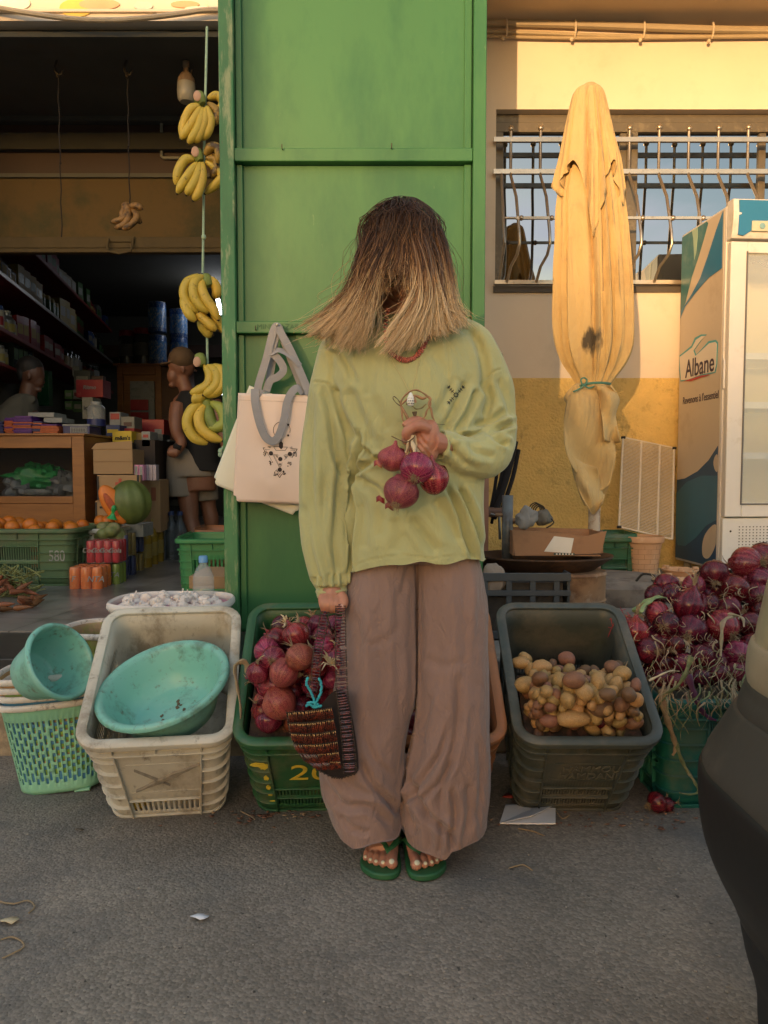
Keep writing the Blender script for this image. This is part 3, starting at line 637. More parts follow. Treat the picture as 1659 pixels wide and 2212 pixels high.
def folds(me,fl,wr=None,facing=True):
    n=len(me.vertices); co=np.empty(n*3); me.vertices.foreach_get('co',co); co=co.reshape(-1,3)
    no=np.empty(n*3); me.vertices.foreach_get('normal',no); no=no.reshape(-1,3)
    x,y=proj(co); d=np.zeros(n)
    for pts,w_,dep in fl:
        pts=[(p.x,p.y) for p in cr([Vector((a,b,0)) for a,b in pts],4)]
        best=np.full(n,1e9); tt=np.zeros(n); L_=len(pts)-1
        for i in range(L_):
            ax,ay=pts[i];bx,by=pts[i+1];vx,vy=bx-ax,by-ay;l2=vx*vx+vy*vy+1e-9
            t=np.clip(((x-ax)*vx+(y-ay)*vy)/l2,0,1); dd_=np.hypot(x-ax-t*vx,y-ay-t*vy)
            m_=dd_<best; best[m_]=dd_[m_]; tt[m_]=((i+t)/L_)[m_]
        end=np.clip(np.minimum(tt,1-tt)*6+.15,0,1)
        q=best/w_; # valley with raised shoulder
        d+= FOLDK*dep*.001*(np.exp(-q*q)-.35*np.exp(-(q-1.9)**2*1.2))*end
    f=np.clip(-no[:,1]*2+.2,0,1)*np.clip(1.6-2*np.abs(no[:,2]),0,1)
    d=d*f
    if wr:
        for sx,sz,amp,off in wr:
            v=np.array([noise.noise(Vector((p[0]*sx+off,p[1]*sx,p[2]*sz))) for p in co]); d+=amp*.001*v
    co+=no*d[:,None]; me.vertices.foreach_set('co',co.ravel()); me.update()
def snap(me,curve,Yr,sleeve=False):
    n=len(me.vertices); co=np.empty(n*3); me.vertices.foreach_get('co',co); co=co.reshape(-1,3); x,y=proj(co)
    cx=np.array([P(a,b,Yr).x for a,b in curve]); cz=np.array([P(a,b,Yr).z for a,b in curve]); zc=np.interp(co[:,0],cx,cz)+.003*np.sin(co[:,0]*60+co[:,1]*30)
    m=(co[:,2]<zc)
    if sleeve: m&=(co[:,0]>P(757,1240,1.83).x)&((co[:,1]>1.7))
    co[m,2]=zc[m]; me.vertices.foreach_set('co',co.ravel()); me.update()
def bvh(me): return BVHTree.FromPolygons([v.co for v in me.vertices],[p.vertices for p in me.polygons])
CAMV=Vector((0,0,CAMZ))
def hit(bv,x,y,off=.001,default=1.75):
    r=ray(x,y).normalized(); h,nn,i,d=bv.ray_cast(CAMV,r)
    return (h-r*off) if h else P(x,y,default)
m_skin=pm('skin',(.42,.19,.115),.5,.12,14,.35,120,dirt=[((.36,.10,.06),.55,10,.45)],sss=.12,bd=.001)
m_nail=pm('nail',(.62,.58,.40),.3,.03,bump=0)
m_sw=pm('sweatshirt_cotton',(.40,.395,.185),.92,.07,5,.5,420,dirt=[((.34,.31,.12),.6,3,.35)],sheen=.25,bd=.001,wr=(13,.8,.012,(1.5,1,.6)))
m_tr=pm('brown_linen',(.235,.152,.125),.95,.13,7,.6,300,st=(1,1,.25),dirt=[((.17,.11,.085),.56,4,.3)],sheen=.2,bd=.0012,wr=(20,.9,.011,(1.3,1,.6)))
# ---- body: one continuous surface
B=MB(); HC=P(868,552,1.845); TH=R(46)
HM=Matrix.Translation(HC)@Matrix.Rotation(R(-6),4,'Y')@Matrix.Rotation(TH,4,'X')
B.ell((0,.012,.020),(.071,.080,.070),HM,20,14); B.ell((0,-.03,-.035),(.056,.062,.07),HM,18,12); B.ell((0,-.070,-.098),(.022,.018,.018),HM)
B.ell((0,-.035,-.085),(.045,.05,.03),HM); B.tube([HM@Vector(q) for q in ((0,-.086,.0),(0,-.104,-.028),(0,-.102,-.042))],[.008,.013,.011],10)
B.ell((.012,-.092,-.042),(.009,.008,.006),HM); B.ell((-.012,-.092,-.042),(.009,.008,.006),HM)
B.ell((0,-.085,-.064),(.022,.010,.006),HM); B.ell((0,-.083,-.075),(.019,.010,.006),HM); B.ell((.034,-.074,-.03),(.02,.012,.016),HM); B.ell((-.034,-.074,-.03),(.02,.012,.016),HM)
B.ell((.024,-.08,0),(.014,.012,.01),HM);B.ell((-.024,-.08,0),(.014,.012,.01),HM); B.ell((0,-.082,.014),(.045,.012,.007),HM)
for s_ in(-1,1): B.ell((s_*.076,.008,-.015),(.008,.016,.028),HM)
B.tube([HC+Vector((0,.045,-.03)),P(858,665,1.90),P(862,735,1.905),P(868,790,1.90)],[.055,.05,.056,.09],16)
B.loft(rings([(730,770,985,1.90,.05),(770,735,1030,1.89,.075),(900,760,1020,1.89,.085),(1050,785,1000,1.89,.08),(1120,785,1010,1.89,.08),(1170,795,1000,1.89,.06)],n=20))
def skin_limb(pts,fl=1): limb(B,pts,12,fl,4)
skin_limb([(760,760,1.89,30),(722,880,1.88,26),(715,1000,1.87,24),(716,1120,1.86,24),(717,1230,1.845,18),(718,1285,1.83,16)])
skin_limb([(1005,760,1.89,30),(1060,870,1.88,27),(1060,955,1.87,27),(1010,970,1.80,24),(962,962,1.745,19),(940,957,1.725,18)])
for s_,xs_ in((0,(835,830,822,818,815)),(1,(950,955,950,940,925))):
    skin_limb([(xs_[0],1200,1.89,55),(xs_[1],1400,1.885,42),(xs_[2],1550,1.885,34),(xs_[3],1700,1.90,26),(xs_[4],1800,1.91,22)])
# hand holding the stems (image right)
def hp_(x,y,Y): return P(x,y,Y)
def fing(pts,rs): B.tube(cr([P(*p) for p in pts],4),crv(rs,4),10,True,up=(0,1,0))
B.ell(P(922,948,1.708),(.027,.022,.044),n=18,m=14,rot=(0,R(16),0)); B.ell(P(911,926,1.702),(.021,.019,.022),n=14,m=10); B.ell(P(932,975,1.714),(.017,.018,.027),n=14,m=10,rot=(0,R(10),0)); B.ell(P(907,950,1.700),(.012,.014,.030),n=14,m=10)
for _a,_b in (((903,925),(925,958)),((908,935),(934,968)),((905,950),(930,980)),((902,962),(922,985))): B.tube([P(*_a,1.688),P((_a[0]+_b[0])/2,(_a[1]+_b[1])/2,1.686),P(*_b,1.698)],[.0035,.0042,.003],8)
B.tube([P(930,955,1.715),P(945,958,1.725),P(962,962,1.745)],[.030,.026,.022],14)
# index + middle wrap over the stems; thumb lies along them; ring and little tucked below
fing([(922,928,1.696),(905,920,1.683),(888,925,1.676),(878,936,1.677),(880,946,1.684)],[.0145,.0135,.0125,.0115,.0105])
fing([(920,918,1.710),(900,935,1.728),(884,944,1.722),(876,950,1.706),(884,956,1.694)],[.0122,.0115,.0105,.0098,.0088])
fing([(925,945,1.718),(905,955,1.730),(890,962,1.722),(885,966,1.708),(892,970,1.700)],[.0115,.0108,.010,.0092,.0082])
fing([(932,965,1.720),(914,972,1.728),(901,976,1.720),(897,979,1.708),(902,982,1.702)],[.0105,.0098,.009,.0082,.0075])
fing([(918,918,1.712),(900,909,1.704),(884,914,1.698),(873,922,1.694)],[.0125,.0115,.0108,.009])
# hanging hand (image left) closed round the bag handles
B.ell(P(717,1293,1.825),(.034,.020,.030),n=16,m=12); B.tube([P(717,1270,1.83),P(717,1295,1.825)],[.022,.026],12)
for k,(x0,x1,rr_) in enumerate(((697,700,.0092),(706,708,.0102),(717,718,.0105),(728,727,.0098))):
    fing([(x0,1290,1.81),(x0,1303,1.797),(x1,1314,1.800),(x1+1,1316,1.815),(x1+2,1306,1.826)],[rr_*1.1,rr_*1.08,rr_,rr_*.95,rr_*.85])
fing([(736,1284,1.812),(743,1295,1.802),(742,1307,1.796),(736,1317,1.797)],[.0125,.0115,.0105,.0088])
# feet with five separate toes
FEET=[]
def foot(xc,side,yaw,Yt):
    # local: toes toward -y, side=+1 big toe at +x
    o=G(xc,1903); M=Matrix.Translation((o.x,Yt,0))@Matrix.Rotation(yaw,4,'Z')
    s_=side
    B.loft([[M@Vector((s_*x_+hx*math.cos(t),y_,z_+hz*math.sin(t))) for t in [2*PI*i/14 for i in range(14)]] for x_,y_,z_,hx,hz in ((0.004,.048,.034,.036,.014),(.002,.08,.038,.037,.018),(-.001,.12,.046,.033,.026),(0,.16,.058,.030,.038),(0,.195,.06,.028,.040),(0,.225,.045,.022,.026))])
    B.tube([M@Vector((0,.185,.07)),M@Vector((0,.19,.13)),M@Vector((0,.18,.2))],[.034,.030,.034],12)
    toes=[(.027,-.008,.0145,.060),(.006,.000,.0098,.052),(-.0105,.006,.0090,.048),(-.0245,.015,.0084,.044),(-.0375,.028,.0080,.038)]
    nl=MB()
    for i,(tx,ty,tr,tl) in enumerate(toes):
        a=M@Vector((s_*tx*.93,ty+tl,.030)); b=M@Vector((s_*tx*1.0,ty+tl*.45,.031)); c=M@Vector((s_*tx*1.02,ty+tr,.018+tr*.72)); 
        B.tube([a,b,c],[tr*.95,tr*.88,tr*.92],10); B.ell(c,(tr,tr*1.05,tr*.92),n=10,m=8)
        nc=M@Vector((s_*tx*1.02,ty+tr*.80,.018+tr*.75)); nr=tr*.46
        nm=Matrix.Translation(nc)@Matrix.Rotation(yaw,4,'Z')@Matrix.Rotation(R(38),4,'X')
        nl.ell((0,-.0,tr*.80),(nr,nr*1.0,tr*.17),nm,10,6)
    FEET.append((M,s_,nl))
foot(821,+1,R(-5),1.762); foot(926,-1,R(9),1.758)
bm_=bake(B,voxel=.0020,smooth=3); body=wl(bm_,'body',m_skin)
for k,(M,s_,nl) in enumerate(FEET): wb(nl,'toenails',m_nail)
th=MB(); th.ell(P(738,1312,1.787),(.006,.003,.008)); wb(th,'thumbnail',pm('pinknail',(.5,.28,.2),.35,bump=0))
# ---- flip flops
m_ff=pm('flipflop_rubber',(.018,.10,.035),.55,.15,20,.2,150)
for k,(M,s_,nl) in enumerate(FEET):
    t=MB(); out=[]
    prof=[(-.030,-.008),(-.012,-.022),(.012,-.026),(.034,-.020),(.046,-.002),(.048,.03),(.040,.09),(.034,.15),(.033,.20),(.024,.235),(0,.246),(-.024,.236),(-.033,.20),(-.037,.15),(-.045,.09),(-.052,.045),(-.047,.015)]
    pr=[(p.x,p.y) for p in cr([Vector((s_*a,b,0)) for a,b in prof],3,True)]
    t.prism(pr,.002,.018,M)
    so=wb(t,'flip_flop',m_ff,bevel=.004,label='green flip flop sole on her %s foot'%('right' if k==0 else 'left'))
    q=MB()
    for sx in (-1,1):
        a=Vector((s_*.0165,.012+.024,.040)); 
        pts=[Vector((s_*.0165,.030,.020)),a,Vector((s_*.0165+sx*.016,.062,.0505)),Vector((s_*.004+sx*.033,.090,.050)),Vector((sx*.043,.118,.034)),Vector((sx*.043,.135,.016))]
        q.tube(cr([M@p for p in pts],4),crv([.0035,.0045,.0075,.009,.009,.007],4),8,True,.38,up=(0,1,0))
    st=q.build('strap',m_ff,so)
# ---- trousers
T=MB()
T.loft(rings([(1100,785,1010,1.885,.085),(1150,775,1020,1.885,.092),(1218,770,1028,1.883,.094)],n=28))
T.loft(rings([(1180,768,905,1.882,.092),(1300,744,905,1.880,.104),(1400,735,904,1.878,.104),(1500,722,902,1.862,.094),(1580,708,885,1.852,.090),(1650,694,874,1.846,.090),(1710,690,868,1.842,.090),(1760,700,864,1.838,.090),(1800,712,864,1.836,.092),(1840,722,868,1.834,.094),(1890,722,870,1.832,.094)],n=28,e=2.2))
T.loft(rings([(1180,893,1026,1.882,.092),(1300,894,1049,1.880,.104),(1400,895,1052,1.878,.104),(1500,896,1056,1.862,.096),(1580,895,1058,1.852,.092),(1650,882,1058,1.845,.094),(1710,872,1056,1.840,.095),(1760,868,1056,1.836,.094),(1800,870,1053,1.832,.096),(1840,874,1050,1.830,.097),(1890,874,1050,1.830,.097)],n=28,e=2.1))
T.loft(rings([(1640,960,1060,1.86,.06),(1720,958,1060,1.86,.06),(1790,965,1052,1.86,.06),(1840,970,1044,1.86,.06)],n=20))
tm=bake(T,voxel=.0042,smooth=5)
folds(tm,[([(900,1215),(900,1350),(899,1500),(888,1600),(870,1690),(864,1760)],3.5,-13),
 ([(895,1215),(880,1240),(868,1290)],7,-3),([(1045,1250),(1030,1400),(1035,1500)],8,-3),
 ([(990,1455),(991,1540),(975,1630),(955,1700),(952,1760)],9,-9),([(970,1560),(955,1620),(930,1660),(893,1710),(872,1735)],7,-9),([(985,1640),(950,1690),(905,1735)],6,-6),
 ([(880,1680),(900,1730),(935,1775),(968,1800),(978,1840)],8,-12),([(868,1730),(885,1780),(900,1800)],6,-8),([(912,1745),(925,1790),(930,1840)],7,-5),([(950,1770),(955,1810),(948,1845)],6,-5),
 ([(972,1700),(985,1760),(975,1830)],7,-9),([(1010,1690),(1015,1750),(1005,1810)],8,-6),([(1035,1600),(1040,1690),(1030,1780)],7,-5),
 ([(775,1640),(800,1690),(840,1730),(862,1760)],8,-10),([(700,1640),(760,1700),(820,1720)],9,-5),([(700,1690),(740,1740),(800,1745),(850,1790)],9,-7),([(790,1590),(810,1640),(850,1680)],7,-4),([(735,1760),(760,1790),(800,1800)],7,-5),
 ([(770,1320),(768,1450),(755,1560)],14,-5),([(820,1240),(822,1400),(830,1520),(820,1600)],16,-4),([(860,1260),(858,1420),(862,1560)],9,-3),([(940,1240),(945,1400),(950,1500)],12,-3),([(1000,1230),(1005,1380),(1015,1500)],12,-4),([(930,1500),(915,1570),(902,1650)],9,-4),
 ([(860,1350),(835,1385),(790,1395)],9,-2),([(915,1420),(960,1440),(1010,1425)],10,-2.5)],
 wr=[(22,5,3.0,3),(60,22,1.6,9)])
snap(tm,[(680,1752),(712,1795),(735,1816),(762,1826),(800,1816),(862,1814),(868,1806),(882,1838),(925,1841),(960,1845),(974,1826),(1005,1822),(1036,1815),(1060,1808)],1.76)
trs=wl(tm,'trousers',m_tr)
# ---- sweatshirt
S=MB()
S.loft(rings([(676,795,935,1.895,.052),(690,775,965,1.893,.066),(706,748,1005,1.89,.085),(730,722,1038,1.888,.100),(770,712,1052,1.882,.118),(830,716,1055,1.875,.128),(900,735,1052,1.872,.128),(1000,752,1048,1.872,.124),(1100,748,1046,1.874,.124),(1180,747,1046,1.876,.128),(1228,748,1046,1.878,.132),(1275,747,1047,1.878,.134)],n=36,e=2.25,))
limb(S,[(770,728,1.885,38),(735,752,1.88,44),(722,830,1.875,53),(717,900,1.872,57),(709,1000,1.868,60),(702,1100,1.862,56),(706,1180,1.853,51),(713,1240,1.846,44),(717,1266,1.84,37)],20,.86)
limb(S,[(717,1262,1.84,32),(717,1272,1.84,34.5),(717,1292,1.836,34)],20,.80,3)
limb(S,[(985,722,1.885,36),(1022,742,1.88,42),(1052,820,1.875,50),(1062,885,1.868,52),(1064,940,1.852,53),(1045,978,1.818,57),(1010,985,1.782,49),(985,975,1.765,41),(972,968,1.758,36)],20,.9)
limb(S,[(978,969,1.762,31),(968,966,1.752,33.5),(950,962,1.738,33)],20,.9,3)
sm=bake(S,voxel=.0040,smooth=4)
FOLDK=1.9
c1=lambda *pts:[(597.2+.32*a,796.3+.32*b) for a,b in pts]
folds(sm,[(c1((548,420),(556,560),(520,680),(498,800),(515,1000),(500,1200),(488,1390)),5,-13),
 (c1((740,635),(690,610),(640,600),(570,520)),6,-9),(c1((690,612),(600,650),(530,710)),6,-8),(c1((530,700),(500,760),(560,750),(700,830)),8,-4),
 (c1((1150,785),(1230,960),(1290,1150),(1345,1310)),6,-10),(c1((1240,800),(1310,950),(1400,1240)),6,-9),(c1((1060,880),(1160,1010),(1250,1180)),12,-5),
 (c1((1290,80),(1220,250),(1120,430)),9,-9),(c1((1350,140),(1290,290),(1195,440)),7,-8),(c1((1240,60),(1180,160),(1080,330)),12,-4),
 (c1((380,110),(430,300),(530,500)),10,-8),(c1((310,120),(365,300),(400,560),(470,760)),8,-8),(c1((480,130),(560,330),(640,520)),14,-5),(c1((620,180),(700,330),(760,420)),14,-3),
 (c1((235,200),(225,600),(250,1000),(330,1300),(400,1450)),10,-6),(c1((440,620),(420,900),(395,1150),(420,1440)),9,-6),(c1((330,700),(320,1000),(380,1250),(450,1400)),9,-4),(c1((180,900),(230,1200),(290,1440)),7,-5),
 (c1((1190,460),(1330,455),(1420,430),(1520,395),(1610,365)),6,-15),(c1((1420,430),(1500,480),(1570,520)),6,-9),(c1((1340,380),(1440,360),(1560,280)),8,-7),(c1((1180,520),(1260,640),(1380,700)),9,-5),(c1((1290,480),(1360,560),(1480,600)),8,-4),(c1((1500,60),(1560,200),(1600,330)),9,-5),(c1((1380,80),(1440,200),(1400,340)),8,-5),
 (c1((1100,400),(1120,470),(1110,590),(1130,640)),3.5,-5),(c1((1165,460),(1200,540),(1185,650)),5,-4),
 (c1((570,760),(700,850),(860,990)),11,-5),(c1((890,1000),(1010,1150),(1090,1240)),11,-6),(c1((560,900),(600,1050),(590,1230)),13,-4),(c1((800,1000),(830,1130),(800,1250)),14,-3.5),(c1((690,870),(720,1000),(700,1150)),13,-3),
 (c1((490,1350),(640,1290),(850,1262),(1050,1280),(1200,1262),(1350,1262)),1.8,-1.6),
 (c1((235,1482),(360,1488),(495,1470)),3.5,-6),(c1((250,1410),(262,1475)),4,-4),(c1((300,1400),(306,1478)),4,-4),(c1((350,1390),(352,1480)),4,-4),(c1((400,1390),(398,1478)),4,-4),(c1((450,1380),(446,1475)),4,-4),
 (c1((240,90),(340,100),(430,180)),2,-2.5),(c1((1420,60),(1470,20),(1520,0)),2,-2.5),
 ([(700,742),(735,760),(770,830)],8,-5),([(1010,700),(1040,760),(1052,840)],9,-5),([(820,730),(800,800),(790,860)],14,-4),([(930,760),(960,800),(985,900)],12,-3)],
 wr=[(16,7,4.2,1),(42,20,1.6,5)])
snap(sm,[(757,1243),(775,1238),(850,1219),(905,1214),(940,1219),(1000,1214),(1038,1211),(1056,1222)],1.75,True)
swo=wl(sm,'sweatshirt',m_sw); SB=bvh(sm)
# collar
c=MB(); c.tube([P(x,y,Y) for x,y,Y in ((812,690,1.93),(815,715,1.84),(835,745,1.785),(868,757,1.768),(902,745,1.785),(925,715,1.84),(928,690,1.93))],.006,8,True,.6)
q=wb(c,'collar',m_sw)
# printed sprigs on the chest
pr=MB(); 
def dec(poly,off=.0012): 
    pr.add([hit(SB,x,y,off) for x,y in poly],[tuple(range(len(poly)))])
def leaf(x,y,a,l=7,w_=2.6):
    ca,sa=math.cos(a),math.sin(a)
    dec([(x+ca*u_-sa*v_,y+sa*u_+ca*v_) for u_,v_ in ((0,0),(l*.35,w_),(l,0),(l*.35,-w_))])
def stem(a,b,w_=.55):
    dx_,dy_=b[0]-a[0],b[1]-a[1]; l=math.hypot(dx_,dy_); nx,ny=-dy_/l*w_,dx_/l*w_
    dec([(a[0]+nx,a[1]+ny),(b[0]+nx,b[1]+ny),(b[0]-nx,b[1]-ny),(a[0]-nx,a[1]-ny)])
fx_,fy_=985,853
for k in range(8): leaf(fx_+2*math.cos(k*PI/4),fy_+2*math.sin(k*PI/4),k*PI/4,5,1.8)
for sx,sy in ((-1,-1),(1,-1),(-1,1)):
    e=(fx_+sx*14,fy_+sy*15); stem((fx_+sx*4,fy_+sy*4),e)
    a=math.atan2(sy*15,sx*14)
    for da in(-.8,0,.8): leaf(e[0],e[1],a+da,7,1.7)
    for t in(.5,.75):
        for s_ in(-1,1): leaf(fx_+sx*14*t,fy_+sy*15*t,a+s_*1.2,5,1.3)
wb(pr,'chest_print',pm('print_ink',(.03,.035,.03),.8,bump=0),smooth=False)
# ---- coral necklace, cord with shell pendant, sunglasses
bd_=MB(); pth=cr([Vector((x,y,0)) for x,y in ((838,668),(833,700),(835,738),(846,762),(866,776),(888,776),(906,762),(918,742),(926,720),(931,700))],5)
for i,p in enumerate(pth):
    q=hit(SB,p.x,p.y,.006,1.80); r=.0036+.0012*rnd.random()
    t=pth[min(i+1,len(pth)-1)]-pth[max(i-1,0)]; an=math.atan2(-t.y,t.x)
    bd_.ell(q,(.003,.0055,r*1.6),n=8,m=6,rot=(rnd.uniform(-.3,.3),-an+rnd.uniform(-.3,.3),0))
wb(bd_,'coral_necklace',pm('coral',(.50,.15,.11),.4,.35,90,.3,200))
cd=MB(); cd.tube([hit(SB,x,y,.003) for x,y in ((833,742),(850,785),(868,815),(882,842),(886,848))],.0006,5); cd.tube([hit(SB,x,y,.003) for x,y in ((912,752),(905,785),(897,815),(890,840),(886,848))],.0006,5); wb(cd,'cord',pm('cordm',(.5,.42,.2),.6))
SH=P(887,862,1.690); sh=MB(); sh.lathe([(0,-.016),(.006,-.014),(.0085,-.006),(.007,.004),(.003,.013),(0,.015)],14,Matrix.Translation(SH)); ps=wb(sh,'shell_pendant',pm('shellw',(.75,.72,.64),.3,.05))
sp_=MB()
for i in range(4):
    for j in range(4):
        z=-.010+i*.0055; r=[.0078,.0082,.0066,.0042][i]; a=-PI/2+(j-1.5)*.5+(.25 if i%2 else 0); sp_.ell(SH+Vector((r*math.cos(a),r*math.sin(a),z)),(.0011,.0011,.0018),n=6,m=4)
sp_.build('shell_spots',pm('black',(.02,.02,.02),.5),ps)
sg=MB()
for s_ in(-1,1):
    sg.ell((s_*.033,-.098,.003),(.030,.008,.021),HM,16,8); sg.tube([HM@Vector(q) for q in ((s_*.06,-.088,.008),(s_*.078,-.03,.008),(s_*.08,.02,.0))],.003,6)
sg.tube([HM@Vector(q) for q in ((-.012,-.104,.008),(.012,-.104,.008))],.003,6)
wb(sg,'sunglasses',pm('blackgloss',(.012,.01,.01),.15,bump=0))
# ================= hair: many fine strands following guide curves
def guides():
    g=[]
    A=lambda *p: g.append(p)
    # (x,y,Y) root ... tip ; image left side, blown outward
    A((868,447,1.84),(825,470,1.80),(800,530,1.775),(790,600,1.77),(752,658,1.765),(690,700,1.76))
    A((862,450,1.85),(818,480,1.83),(792,545,1.82),(772,615,1.81),(728,672,1.80),(672,712,1.79))
    A((858,455,1.88),(812,490,1.88),(788,550,1.87),(776,620,1.86),(748,684,1.84),(700,728,1.82))
    A((870,460,1.80),(830,500,1.765),(802,560,1.75),(780,620,1.745),(750,670,1.74),(715,715,1.74))
    A((866,470,1.78),(835,520,1.745),(812,580,1.735),(795,640,1.735),(775,690,1.735),(745,740,1.735))
    A((850,470,1.90),(800,520,1.91),(780,590,1.90),(785,650,1.88),(775,700,1.85),(755,748,1.82))
    A((866,475,1.775),(842,530,1.74),(816,590,1.73),(800,650,1.735),(785,700,1.74),(770,748,1.745))
    # right side, hanging
    A((880,447,1.84),(920,470,1.80),(945,525,1.78),(955,590,1.775),(962,650,1.77),(985,690,1.765))
    A((882,452,1.87),(930,485,1.86),(955,545,1.85),(968,605,1.84),(970,655,1.83),(995,682,1.82))
    A((878,462,1.80),(912,505,1.765),(930,565,1.75),(935,625,1.745),(925,680,1.745),(935,722,1.75))
    A((876,470,1.78),(905,520,1.745),(918,580,1.735),(915,640,1.73),(895,695,1.73),(870,745,1.735))
    A((874,475,1.77),(895,530,1.74),(905,590,1.725),(895,650,1.72),(865,700,1.72),(828,752,1.73))
    A((882,455,1.90),(925,500,1.91),(950,570,1.90),(955,640,1.87),(960,690,1.84),(975,705,1.82))
    A((878,466,1.79),(918,530,1.755),(940,600,1.745),(950,660,1.745),(955,700,1.75),(962,715,1.755))
    A((876,472,1.775),(900,540,1.74),(912,610,1.725),(905,670,1.722),(885,715,1.725),(850,757,1.73))
    A((884,452,1.85),(935,500,1.83),(958,560,1.815),(965,620,1.80),(975,665,1.79),(1000,700,1.79))
    return g
BANG=[((866,478,1.765),(855,520,1.742),(845,560,1.732),(832,580,1.722),(828,596,1.72)),((870,478,1.765),(872,520,1.74),(870,560,1.728),(864,580,1.725),(862,592,1.722)),((862,476,1.767),(838,515,1.747),(822,560,1.74),(818,600,1.735),(822,628,1.735)),((874,476,1.767),(890,520,1.742),(897,565,1.73),(900,605,1.72),(896,640,1.72))]
def hair_mat():
    m,nt,N,L,b=base_m('windblown_hair',.36); b.inputs['Specular IOR Level'].default_value=.35
    uv=N.new('ShaderNodeUVMap'); sp=N.new('ShaderNodeSeparateXYZ'); L.new(uv.outputs[0],sp.inputs[0])
    r=N.new('ShaderNodeValToRGB'); e=r.color_ramp.elements; e[0].position=0; e[0].color=(.036,.017,.009,1); e[1].position=1; e[1].color=(.78,.58,.35,1)
    for p,c in ((.30,(.055,.028,.014,1)),(.50,(.15,.075,.033,1)),(.68,(.33,.19,.088,1)),(.85,(.62,.44,.24,1))): q=e.new(p); q.color=c
    ad=N.new('ShaderNodeMath'); ad.operation='MULTIPLY_ADD'; ad.inputs[1].default_value=.5; L.new(sp.outputs[0],ad.inputs[0]); L.new(sp.outputs[1],ad.inputs[2])
    sb=N.new('ShaderNodeMath'); sb.operation='SUBTRACT'; sb.inputs[1].default_value=.25; L.new(ad.outputs[0],sb.inputs[0]); L.new(sb.outputs[0],r.inputs[0]); L.new(r.outputs[0],b.inputs['Base Color'])
    return m
